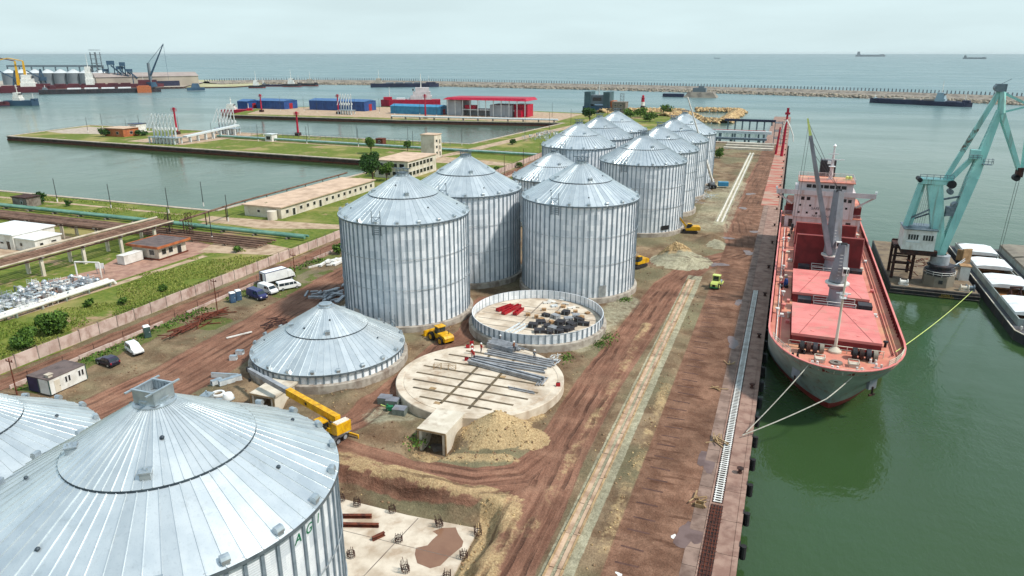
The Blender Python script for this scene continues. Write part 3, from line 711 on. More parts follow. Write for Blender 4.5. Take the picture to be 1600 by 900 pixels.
def topbox(t, z, kind):
    """railing or steel box round the filling hole"""
    mb = MB()
    if kind == 'box':
        for s_ in (-1, 1):
            mb.box((s_*.95, 0, z + .5), (.08, 1.9, 1.0)); mb.box((0, s_*.95, z + .5), (1.9, .08, 1.0))
        for s_ in (-1, 1): mb.box((s_*.95, 0, z + 1.05), (.16, 3.2, .1)); mb.box((0, s_*.95, z + 1.06), (2.1, .16, .12))
        for q in range(6): mb.box((-.75 + .3*q, .9, z + .5), (.06, .05, .9)); mb.box((-.9, -.75 + .3*q, z + .5), (.05, .06, .9))
        mb.build('filling_box', M['galv'], t)
    else:
        n = 10
        for k in range(n):
            a = 2*PI*k/n; b_ = 2*PI*(k+1)/n; r = 1.25
            p = (r*math.cos(a), r*math.sin(a)); q = (r*math.cos(b_), r*math.sin(b_))
            mb.tube((*p, z), (*p, z + 1.3), .05, n=5)
            for zz in (.65, 1.3): mb.tube((*p, z+zz), (*q, z+zz), .045, n=5)
        mb.box((0, 0, z + .35), (1.4, 1.4, .7)); mb.box((0, 0, z + 1.45), (3.6, .2, .14)); mb.box((0, 0, z + 1.5), (.2, 2.4, .12))
        mb.build('top_platform', M['galv_dark'], t)
def door(t, a, w_, h_, z0=1.3, mt='galv'):
    mb = MB(); mb.box((RS + .12, 0, z0 + h_/2), (.16, w_, h_)); o = mb.build('door', M[mt], t); o.rotation_euler = (0, 0, a)
SI = {}
SI['A'] = silo('A', 'nearest silo with green AGI letters, filling the lower left corner', 18.8, True, rot=.03)
SI['B'] = silo('B', 'silo whose roof is cut off by the left edge, beside the nearest silo', 14.3, True)
SI['C'] = silo('C', 'low silo roof resting on a single wall ring, behind the yellow crane boom', 3.2, True, z0=1.5)
SI['D'] = silo('D', 'tall silo directly behind the low silo roof, with a bright sheen', 20.9, True)
SI['E'] = silo('E', 'tall silo behind the sheen-lit one, shaded on its right flank', 20.9, True)
SI['G'] = silo('G', 'tall silo standing right behind the open ring full of crates', 20.9, True)
SI['F'] = silo('F', 'shorter silo peeking out between the three tall front silos', 14.3, False)
SI['H'] = silo('H', 'foremost silo of the far right row, with an excavator at its foot', 20.6, False)
SI['I'] = silo('I', 'second silo of the far right row behind the excavator', 20.6, False)
SI['J'] = silo('J', 'third silo of the far right row, with the telescopic boom beside it', 20.6, False)
SI['K'] = silo('K', 'last silo of the far right row, nearest the breakwater', 20.6, False)
SI['L'] = silo('L', 'foremost silo of the far left row', 20.6, False)
SI['L2'] = silo('L2', 'middle silo of the far left row', 20.6, False)
SI['L3'] = silo('L3', 'last silo of the far left row, below the green ship', 20.6, False)
topbox(SI['A'], 25.7, 'box')
for k, z in (('B', 21.2), ('D', 27.6), ('E', 27.6), ('G', 27.6), ('F', 21.2), ('H', 27.4), ('I', 27.4), ('J', 27.4), ('K', 27.4), ('L', 27.4), ('L2', 27.4), ('L3', 27.4)): topbox(SI[k], z, 'rail')
for k, z in (('D', 20.9), ('E', 20.9), ('G', 20.9), ('H', 20.6), ('L', 20.6), ('F', 14.3), ('C', 3.2)):
    v = Vector((-SILO[k][0], -SILO[k][1])); ladder(SI[k], math.atan2(v.y, v.x) - (.42 if k != 'C' else -2.0), z)
door(SI['G'], math.atan2(-148, 41) + .42, 1.7, 2.6); door(SI['H'], math.atan2(-210, 39) + .62, 2.6, 1.2, 2.0, 'black')
door(SI['D'], math.atan2(-120, 69) - .9, 1.7, 2.4); door(SI['A'], 1.2, 1.6, 2.2)
def letters():
    t = SI['A']; cx, cy = SILO['A']; px, py = 463, 845; r = RS + .04; st = 2*PI/NP
    # panel of the wall under the first letter
    d = FWD * FOC + RGT * (px - 800) + UPV * (450 - py); ox, oy = -cx, -cy
    A_ = d.x**2 + d.y**2; B_ = ox*d.x + oy*d.y; C_ = ox*ox + oy*oy - r*r
    p = CAM + d * ((-B_ - math.sqrt(B_*B_ - A_*C_)) / A_); a0 = round((math.atan2(p.y - cy, p.x - cx) - .03) / st) * st
    for k, ch in enumerate('AGI'):
        a = a0 + k*st; text('letter', ch, 1.05, M['silo_letter'], t, (r*math.cos(a), r*math.sin(a), p.z), (PI/2, 0, a + PI/2), .25)
letters()

# ------------------------------------------------------------------ open ring full of material, and the bare slab
def ring():
    t = thing('silo_ring', 'open ring of silo wall full of crates and red beams', 'silo', (*SILO['Mr'], 0), 0, 'silos under construction')
    z0 = 1.5; f = MB(); f.lathe([(RC, -2.4), (RC, z0 - .08), (RC - .08, z0), (0.0, z0)], 72); f.build('foundation_ring', M['concrete'], t, True)
    mb = MB(); mb.lathe([(RS, z0), (RS, z0 + 1.75)], 128); mb.lathe([(RS-.02, z0+1.75), (RS+.12, z0+1.76)], 128); mb.build('wall', M['silo_wall'], t, True)
    me = stiff_mesh(1.75)
    for k in range(NP): obj('stiffener', me, t, (0, 0, z0 + .002), 2*PI*(k+.5)/NP)
    mb = MB(); mb.lathe([(RS - .45, z0 + .03), (0, z0 + .031)], 72); mb.build('floor_slab', M['slab_concrete'], t)
    mb = MB()
    for q in (-6, -3, 0, 3, 6):
        L = math.sqrt(11.5**2 - q*q); mb.box((0, q, z0 + .045), (2*L, .16, .02))
    for q in (-2.2, 2.2): mb.box((q, 0, z0 + .05), (.2, 20, .02))
    mb.build('floor_channel', M['old_concrete'], t)
ring()
def slab():
    t = thing('round_foundation', 'round bare concrete silo base with channels and stacked steel beams', 'foundation', (*SILO['N'], 0), 0, 'silos under construction')
    z0 = 1.5; f = MB(); f.lathe([(RC, -2.4), (RC, z0 - .08), (RC - .08, z0), (RS - .2, z0), (RS - .22, z0 - .06), (RS - .5, z0 - .06), (RS - .52, z0), (0, z0)], 96); f.build('slab', M['slab_concrete'], t, True)
    ang = math.atan2(-.2, 1.0)
    for q in (-9.3, -6.9, -4.4, -1.9, .8, 3.6, 6.4, 8.8):
        L = math.sqrt(11.2**2 - q*q) * .93; mb = MB(); mb.bx(-L, L, q - .2, q + .2, z0 + .004, z0 + .05); mb.bx(-L, L, q - .15, q + .15, z0 + .046, z0 + .052)
        o = mb.build('floor_channel', M['channel'], t)
    for q in (-1.9, 2.6):
        mb = MB(); mb.bx(q - .22, q + .22, -10.2, 9.0, z0 + .008, z0 + .06); mb.build('floor_channel', M['channel'], t)
    for (x, y) in ((-5.2, -6.2), (-2.4, -10.2), (3.2, 1.4)):
        mb = MB(); mb.bx(x-.5, x+.5, y-.35, y+.35, z0+.004, z0+.06); mb.build('pit_cover', M['timber'], t)
mat('channel', S(120, 104, 80, .8), S(84, 74, 60, .8), 1.0, .8)
slab()
def tunnel(loc, label):
    t = thing('concrete_tunnel', label, 'tunnel', loc, 0, 'tunnel mouths under the silo bases'); mb = MB()
    mb.bx(-1.95, -1.55, 0, 6.2, -1.6, 1.7); mb.bx(1.55, 1.95, 0, 6.2, -1.6, 1.7); mb.bx(-2.15, 2.15, -.15, 6.2, 1.7, 2.05); mb.bx(-1.55, 1.55, 4.6, 4.9, -1.6, 1.7); mb.build('box', M['cream'], t)
    mb = MB(); mb.bx(-2.2, 2.2, -.2, -.152, 1.78, 1.98); mb.bx(-2.15, -1.95, -.12, .1, -1.5, 1.7); mb.bx(1.96, 2.15, -.12, .1, -1.5, 1.7); mb.build('formwork', M['timber'], t)
    mb = MB(); mb.bx(-1.55, 1.55, .1, 4.6, -1.55, -1.45); mb.build('floor', M['old_concrete'], t)
tunnel((-40.3, 75.0, 0), 'square concrete tunnel mouth in front of the bare round base')
tunnel((-68.6, 75.4, 0), 'square concrete tunnel mouth under the raised crane boom')
# raft in the pit with rebar cages, steel and a puddle
def pit():
    z = -1.78
    t = thing('pit_slab', 'pale concrete raft with column stubs in the excavated pit', 'foundation', (0, 0, 0)); mb = MB()
    poly = [(-60, 50), (-60, 62.2), (-37, 62.2), (-28.2, 62.9), (-27.6, 55), (-28, 46), (-36, 46), (-40.1, 52.6), (-50, 50)]
    c = (-36.5, 0)
    pr = MB(); pr.add([(p[0], p[1], z) for p in poly], tess(poly)); n = len(poly)
    pr.add([(p[0], p[1], z - .5) for p in poly] + [(p[0], p[1], z) for p in poly], [(k, (k+1) % n, n + (k+1) % n, n + k) for k in range(n)])
    pr.build('raft', M['slab_concrete'], t)
    mb = MB(); mb.beam((-36.6, 46.5, z + .004), (-35.6, 62.1, z + .004), .1, .02); mb.beam((-59, 56.6, z + .005), (-28, 57.4, z + .005), .07, .02); mb.build('joint', M['old_concrete'], t)
    mb = MB(); rnd = [1, .8, .95, .7, 1.05, .85, .6, 1.1, .8, 1, .75, .9]
    g = G(690, 853, z); pts = []
    for px, py in ((648, 866), (650, 856), (668, 852), (676, 843), (684, 836), (676, 830), (690, 825), (712, 824), (716, 834), (724, 846), (722, 854), (712, 862), (700, 872), (688, 884), (672, 888), (652, 880)):
        q = G(px, py, z + .006); pts.append((q.x, q.y))
    po = strip('puddle', pts, M['water_mud'], z + .008)
    k = 0
    for px, py in ((534, 782), (558, 790), (613, 800), (687, 822), (747, 836), (623, 846), (549, 870), (725, 872), (634, 893), (698, 905)):
        p = G(px, py, z); nm = ('beside the puddle', 'under the earth bank')[k % 2]
        o = MB(); lean = (random.uniform(-.15, .15), random.uniform(-.15, .15)); hh = random.uniform(.9, 1.5)
        for q in range(12):
            a = 2*PI*q/12; r = .42; o.tube((r*math.cos(a), r*math.sin(a), 0), (r*.8*math.cos(a) + lean[0]*hh + random.uniform(-.1, .1), r*.8*math.sin(a) + lean[1]*hh, hh * random.uniform(.75, 1.15)), .03, n=4)
        o.lathe([(.40, 0), (.44, 0), (.44, .06), (.40, .06)], 12, (0, 0, .25), close=True); o.lathe([(.40, 0), (.44, 0), (.44, .06), (.40, .06)], 12, (0, 0, .55), close=True)
        c = tag(o.build('rebar_cage', M['dark_rust'], None, False, p), 'rusty ring of rebar sticking up out of the pit slab', 'rebar', 'rebar cages in the pit'); k += 1
    for (a, b, lb) in (((520, 809, z), (581, 809, z), 'upper long rusty steel beam lying on the pit slab'), ((520, 822, z), (592, 823.5, z), 'lower long rusty steel beam lying on the pit slab'), ((582, 845, z), (601, 836, z), 'short rusty steel beam lying on the pit slab')):
        p, q = G(*a), G(*b); L = (q - p).length; ang = math.atan2(q.y - p.y, q.x - p.x); o = MB()
        o.bx(0, L, -.2, .2, .02, .06); o.bx(0, L, -.03, .03, .06, .4); o.bx(0, L, -.2, .2, .4, .44)
        tag(o.build('steel_beam', M['rust'], None, False, (p.x, p.y, z), ang), lb, 'beam', 'steel beams in the pit')
pit()
# ------------------------------------------------------------------ vehicles and machines on the site
def wheel_meshes(r, w_):
    k = ('wh', r, w_)
    if k not in MC:
        a = MB(); a.tube((-w_/2, 0, 0), (w_/2, 0, 0), r, n=16); b = MB(); b.tube((-w_/2 - .015, 0, 0), (w_/2 + .015, 0, 0), r * .6, n=10)
        MC[k] = (a.mesh('wheel', M['tyre']), b.mesh('rim', M['galv']))
    return MC[k]
def wheels(t, spots, r, w_, rim=None):
    a, b = wheel_meshes(r, w_)
    if rim:
        b = b.copy(); b.materials.clear(); b.materials.append(M[rim])
    for x, y in spots:
        o = obj('wheel', a, t, (x, y, r)); obj('rim', b, o)
def road_vehicle(name, label, loc, rz, prof, w_, belt, top, glass_side, windscreen, rear, paint, wheelbase, wr=.33, group=None, cat='car', extra=None):
    """local frame: length along +Y (front at +Y), width along X"""
    t = thing(name, label, cat, loc, rz, group); mb = MB()
    def wf(y, z): return 1.0 if z <= belt else 1.0 - .16 * (z - belt) / (top - belt)
    mb.ext(prof, -w_/2, w_/2, wfun=wf); o = mb.build('body', M[paint], t)
    bv = o.modifiers.new('bevel', 'BEVEL'); bv.width = .05; bv.segments = 2; bv.limit_method = 'ANGLE'; bv.angle_limit = R(25)
    for sgn in (-1, 1):
        for (y0, y1, z0, z1, ys, ye) in glass_side:
            g = MB(); q = []
            for (y, z) in ((y0, z0), (y1, z0), (ye, z1), (ys, z1)): q.append((sgn * (w_/2 * wf(y, z) + .012), y, z))
            g.quad(*q); g.build('side_window', M['glass'], t)
    for nm, ((ya, za), (yb, zb)) in (('windscreen', windscreen), ('rear_window', rear)):
        g = MB(); s_ = .015 if nm == 'windscreen' else -.015; ka, kb = wf(ya, za) * w_/2 - .1, wf(yb, zb) * w_/2 - .1
        g.quad((-ka, ya + s_, za + .012), (ka, ya + s_, za + .012), (kb, yb + s_, zb + .012), (-kb, yb + s_, zb + .012)); g.build(nm, M['glass'], t)
    yf = max(p[0] for p in prof); yr = min(p[0] for p in prof)
    for sgn in (-1, 1):
        g = MB(); g.box((sgn * (w_/2 - .25), yf - .05, belt * .72), (.36, .14, .16)); g.build('headlight', M['white_clean'], t)
        g = MB(); g.box((sgn * (w_/2 - .14), yr + .04, belt * .8), (.2, .12, .3)); g.build('tail_light', M['red_paint'], t)
    g = MB(); g.bx(-w_/2 + .05, w_/2 - .05, yf - .1, yf + .04, .3, .48); g.bx(-w_/2 + .05, w_/2 - .05, yr - .04, yr + .1, .3, .5); g.build('bumper', M['black'], t)
    wheels(t, [(sx * (w_/2 - .1), sy) for sx in (-1, 1) for sy in wheelbase], wr, .24)
    return t
MPV = [(-2.05, .35), (-2.12, .75), (-2.1, 1.2), (-1.9, 1.72), (-1.6, 1.8), (.25, 1.78), (1.05, 1.12), (2.0, .92), (2.12, .7), (2.1, .35)]
def mpv(label, loc, rz, paint): return road_vehicle('parked_car', label, loc, rz, MPV, 1.75, 1.0, 1.8, [(-1.85, -1.0, 1.08, 1.6, -1.75, -1.0), (-.9, -.1, 1.08, 1.62, -.9, -.1), (0, .85, 1.08, 1.6, 0, .4)], ((.95, 1.15), (.28, 1.7)), ((-2.09, 1.2), (-1.93, 1.66)), paint, (-1.35, 1.35), .32, 'vehicles parked by the dirt road')
SUV = [(-2.1, .35), (-2.18, .8), (-2.1, 1.05), (-1.75, 1.5), (-1.3, 1.6), (.0, 1.56), (.75, 1.05), (1.95, .9), (2.15, .65), (2.1, .35)]
def suv(label, loc, rz, paint): return road_vehicle('parked_car', label, loc, rz, SUV, 1.8, .98, 1.6, [(-1.7, -.75, 1.05, 1.45, -1.45, -.75), (-.65, .6, 1.05, 1.45, -.65, .1)], ((.68, 1.08), (.04, 1.5)), ((-2.08, 1.08), (-1.78, 1.45)), paint, (-1.35, 1.35), .34, 'vehicles parked by the dirt road')
VAN = [(-2.5, .4), (-2.55, 1.0), (-2.5, 1.8), (-2.35, 2.0), (1.0, 1.98), (1.35, 1.85), (1.95, 1.2), (2.5, 1.0), (2.6, .75), (2.55, .4)]
def van(label, loc, rz, paint, rear_glass=True):
    gs = [(1.0, 1.75, 1.2, 1.75, 1.0, 1.35), (.0, .9, 1.2, 1.75, .0, .9)] + ([(-2.3, -1.2, 1.2, 1.75, -2.3, -1.2), (-1.1, -.1, 1.2, 1.75, -1.1, -.1)] if rear_glass else [])
    return road_vehicle('parked_van', label, loc, rz, VAN, 1.9, 1.1, 2.0, gs, ((1.92, 1.24), (1.4, 1.8)), ((-2.54, 1.2), (-2.5, 1.75)), paint, (-1.6, 1.6), .35, 'vehicles parked by the dirt road', 'van')
def P(px, py, dz=0.0):
    g = G(px, py, .05); return (g.x, g.y, ground_z(g.x, g.y) + dz)
mpv('white small van parked right of the dark car', P(211, 551), R(-112), 'white_clean')
mat('dark_plum', S(52, 44, 66), S(44, 36, 56), 1.0, .25)
suv('dark purple hatchback beside the white site cabin', P(169, 569), R(82), 'dark_plum')
mat('van_blue', S(54, 58, 104), S(46, 50, 92), 1.0, .3)
van('dark blue van parked next to the blue portable toilets', P(402, 466), R(-106), 'van_blue', False)
van('white van between the blue van and the box truck', P(419, 457), R(-106), 'white_clean', False)
van('long white minibus with dark windows beside the box truck', P(451, 451), R(-32), 'white_clean')
def box_truck():
    p = P(431, 443); t = thing('box_truck', 'white box truck with open rear behind the white vans', 'truck', p, R(-18), 'vehicles parked by the dirt road')
    mb = MB(); mb.bx(-1.15, 1.15, -3.2, 2.6, 1.0, 3.2); mb.build('cargo_box', M['white_clean'], t)
    mb = MB(); mb.bx(1.08, 1.19, -3.22, 2.62, 3.12, 3.25); mb.bx(-1.19, -1.08, -3.22, 2.62, 3.12, 3.25); mb.bx(-1.08, 1.08, -3.22, -3.12, 3.12, 3.25); mb.bx(-1.18, -1.1, -3.24, -3.1, 1, 3.2); mb.bx(1.1, 1.18, -3.24, -3.1, 1, 3.2); mb.build('trim', M['van_blue'], t)
    mb = MB(); mb.quad((-.95, -3.215, 1.1), (.1, -3.215, 1.1), (.1, -3.215, 2.9), (-.95, -3.215, 2.9)); mb.build('open_doorway', M['dark_rust'], t)
    mb = MB(); mb.bx(-1.1, 1.1, -3.1, 4.4, .65, .98); mb.build('chassis', M['black'], t)
    mb = MB(); mb.ext([(2.75, .6), (2.75, 2.5), (3.8, 2.5), (4.5, 1.5), (4.6, .6)], -1.05, 1.05); mb.build('cab', M['white_clean'], t)
    mb = MB(); mb.quad((-.9, 3.9, 2.38), (.9, 3.9, 2.38), (.9, 4.45, 1.6), (-.9, 4.45, 1.6)); mb.build('windscreen', M['glass'], t)
    wheels(t, [(sx * 1.0, sy) for sx in (-1, 1) for sy in (-2.0, 3.5)], .45, .3)
box_truck()
def toilet(label, loc, rz, paint):
    t = thing('portable_toilet', label, 'toilet', loc, rz, 'portable toilets'); mb = MB(); mb.box((0, 0, 1.1), (1.1, 1.1, 2.1), 0, .96); mb.build('cabin', M[paint], t)
    mb = MB(); mb.box((0, 0, 2.22), (1.16, 1.16, .2), 0, .8); mb.build('roof', M['white_clean'], t)
    mb = MB(); mb.box((0, -.555, 1.05), (.78, .05, 1.85)); o = mb.build('door', M[paint], t); h = MB(); h.box((.3, -.6, 1.1), (.08, .06, .12)); h.build('handle', M['white_clean'], o)
mat('toilet_blue', S(74, 104, 134, .8), S(64, 92, 122, .8), 1.0, .5)
mat('toilet_green', S(74, 100, 96, .8), S(62, 86, 84, .8), 1.0, .5)
toilet('grey green portable toilet with white roof behind the white small van', P(231, 527), R(60), 'toilet_green')
toilet('left one of the two blue portable toilets by the blue van', P(364, 472), R(60), 'toilet_blue')
toilet('right one of the two blue portable toilets by the blue van', P(373, 468), R(60), 'toilet_blue')
def cabin(name, label, loc, rz, L, wd, h, wall, side, win=True, roofm='dark_roof'):
    t = thing(name, label, 'cabin', loc, rz, 'site cabins'); mb = MB(); mb.bx(-wd/2, wd/2, -L/2, L/2, .15, h); mb.build('wall', M[wall], t)
    mb = MB(); mb.bx(-wd/2 - .06, wd/2 + .06, -L/2 - .06, L/2 + .06, h, h + .12); mb.build('roof', M[roofm], t)
    for sx in (-1, 1):
        for sy in (-1, 1):
            mb = MB(); mb.box((sx * (wd/2 - .02), sy * (L/2 - .02), h/2 + .08), (.14, .14, h - .16)); mb.build('corner_post', M[side], t)
    if win:
        for y in (-.35, .2, 1.95, 2.5):
            mb = MB(); mb.bx(wd/2 + .005, wd/2 + .05, y - .2, y + .2, 1.15, 2.15); f = mb.build('window', M['white_clean'], t)
            mb = MB(); mb.bx(wd/2 + .03, wd/2 + .065, y - .15, y + .15, 1.2, 2.1); mb.build('pane', M['window_dark'], f)
        mb = MB(); mb.bx(wd/2 + .005, wd/2 + .05, -2.3, -1.4, .2, 2.2); o = mb.build('door', M['cream'], t); hb = MB(); hb.box((wd/2 + .07, -1.5, 1.1), (.06, .1, .08)); hb.build('handle', M['black'], o)
    mb = MB(); mb.bx(-wd/2 + .1, wd/2 - .1, -L/2 + .1, L/2 - .1, 0, .15); mb.build('skid', M['dark_rust'], t)
    return t
cp = P(104, 607); tc = cabin('site_cabin', 'white site cabin with two pairs of dark windows at the left', (cp[0] - .6, cp[1] + .2, cp[2]), 0, 6.3, 2.3, 2.6, 'white_paint', 'toilet_green')
mb = MB(); mb.box((.3, -2.3, 2.95), (.7, .7, .5)); mb.box((.3, -2.3, 3.22), (.95, .95, .06)); mb.build('roof_vent', M['cream'], tc)
cabin('shipping_container', 'dark blue container standing behind the white site cabin', (cp[0] - 3.05, cp[1] + .3, cp[2]), 0, 6.3, 2.35, 2.55, 'navy', 'navy', False)
# construction machines -------------------------------------------------------
def loader():
    p = P(688, 533); t = thing('wheel_loader', 'yellow wheel loader working between the silo bases', 'loader', p, R(60))
    mb = MB(); mb.ext([(-3.0, .8), (-3.1, 1.5), (-2.7, 1.85), (-.6, 1.95), (-.6, .8)], -1.0, 1.0); mb.build('engine_hood', M['yellow'], t)
    mb = MB(); mb.ext([(-.7, .75), (-.7, 1.6), (1.7, 1.5), (1.9, .75)], -.75, .75); mb.build('frame', M['yellow'], t)
    mb = MB(); mb.ext([(-.65, 1.6), (-.6, 2.9), (.5, 2.9), (.75, 1.6)], -.72, .72); mb.build('cab', M['glass'], t)
    mb = MB(); mb.bx(-.85, .85, -.75, .65, 2.9, 3.05); mb.build('cab_roof', M['yellow'], t)
    for sx in (-1, 1):
        mb = MB(); mb.beam((sx*.5, 1.0, 1.6), (sx*.5, 2.6, 1.2), .2, .34); mb.beam((sx*.5, 2.6, 1.2), (sx*.5, 3.3, .6), .2, .3); mb.build('lift_arm', M['yellow'], t)
    mb = MB(); mb.ext([(3.1, .25), (3.2, 1.35), (3.5, 1.3), (3.6, .5), (4.3, .25), (4.25, .15), (3.3, .1)], -1.35, 1.35); mb.build('bucket', M['yellow'], t)
    mb = MB(); mb.tube((.55, -2.0, 1.8), (.55, -2.0, 2.5), .07, n=6); mb.build('exhaust', M['black'], t)
    wheels(t, [(sx * 1.0, sy) for sx in (-1, 1) for sy in (-1.75, 1.35)], .8, .6, 'yellow')
loader()
def excavator(label, p, rz, hd=R(25)):
    t = thing('excavator', label, 'excavator', p, rz, 'excavators')
    for sx in (-1, 1):
        mb = MB(); mb.ext([(-1.9, .1), (-2.1, .45), (-1.85, .8), (1.85, .8), (2.1, .45), (1.9, .1)], sx*1.2 - .28, sx*1.2 + .28); mb.build('track', M['tyre'], t)
    mb = MB(); mb.bx(-.9, .9, -.9, .9, .3, 1.0); mb.build('undercarriage', M['dark_rust'], t)
    mb = MB(); mb.ext([(-2.7, 1.0), (-2.8, 1.9), (-2.3, 2.15), (-.6, 2.1), (.6, 1.7), (1.4, 1.65), (1.4, 1.0)], -1.3, 1.3); mb.build('superstructure', M['yellow'], t)
    mb = MB(); mb.bx(-.2, 1.0, -.7, .1, 2.1, 2.16); mb.build('engine_cover', M['black'], t)
    mb = MB(); mb.ext([(-.2, 1.7), (-.2, 2.9), (.95, 2.9), (1.35, 1.7)], -1.28, -.38); mb.build('cab', M['glass'], t)
    mb = MB(); mb.bx(-1.32, -.34, -.25, 1.0, 2.9, 3.0); mb.build('cab_roof', M['yellow'], t)
    mb = MB(); mb.beam((.15, 1.1, 1.8), (.15, 3.2, 4.3), .42, .55, .36, .5); mb.beam((.15, 3.1, 4.3), (.15, 5.4, 4.4), .36, .5, .3, .42); mb.build('boom', M['yellow'], t)
    mb = MB(); mb.beam((.15, 5.3, 4.7), (.15, 5.75, 1.5), .3, .5, .26, .32); mb.build('arm', M['yellow'], t)
    mb = MB(); mb.ext([(5.3, 1.5), (5.9, 1.6), (6.25, .9), (6.0, .25), (5.4, .1), (5.55, .7)], -.45, .75); mb.build('bucket', M['dark_rust'], t)
    mb = MB(); mb.tube((.15, 1.6, 1.7), (.15, 3.2, 3.6), .09, n=6); mb.tube((.15, 3.8, 4.75), (.15, 5.2, 4.95), .08, n=6); mb.build('hydraulic_ram', M['galv'], t)
    return t
excavator('yellow excavator with raised arm behind the gravel pile', P(1078, 364), R(104))
excavator('yellow excavator half hidden by the tall right silo', P(996, 417), R(150))
def roller():
    p = P(1118, 449); t = thing('road_roller', 'small lime green road roller standing on the brown apron', 'roller', p, R(-8))
    mb = MB(); mb.ext([(-2.0, .6), (-2.1, 1.3), (-1.7, 1.6), (-.3, 1.65), (-.3, .6)], -.75, .75); mb.build('hood', M['lime'], t)
    mb = MB(); mb.bx(-.3, .3, -2.13, -2.05, .75, 1.2); mb.build('grille', M['black'], t)
    mb = MB(); mb.ext([(-.3, .7), (-.3, 1.5), (.9, 1.5), (.9, .7)], -.85, .85); mb.build('frame', M['lime'], t)
    mb = MB(); mb.bx(-.68, .68, -.25, .85, 1.5, 2.75); mb.build('cab_glass', M['glass'], t)
    for sx in (-1, 1):
        for sy in (-.28, .88): mb = MB(); mb.box((sx*.7, sy, 2.1), (.12, .12, 1.3)); mb.build('cab_post', M['lime'], t)
    mb = MB(); mb.bx(-.85, .85, -.4, 1.0, 2.75, 2.9); mb.build('cab_roof', M['lime'], t)
    mb = MB(); mb.tube((-.95, 2.0, .7), (.95, 2.0, .7), .7, n=20); mb.build('drum', M['galv'], t)
    mb = MB(); mb.bx(-1.15, -.98, .8, 2.4, .6, .95); mb.bx(.98, 1.15, .8, 2.4, .6, .95); mb.bx(-1.15, 1.15, 2.75, 2.95, .6, .95); mb.bx(-.12, .12, .9, 1.3, .6, .95); mb.bx(-1.15, 1.15, .9, 1.15, .6, .95); mb.bx(-1.15, -.98, 2.4, 2.95, .6, .95); mb.bx(.98, 1.15, 2.4, 2.95, .6, .95); mb.build('drum_frame', M['lime'], t)
    mb = MB(); mb.bx(-.85, .85, -2.2, -1.95, .45, .7); mb.build('rear_bumper', M['green_paint'], t)
    wheels(t, [(-.8, -1.0), (.8, -1.0)], .65, .45, 'lime')
roller()
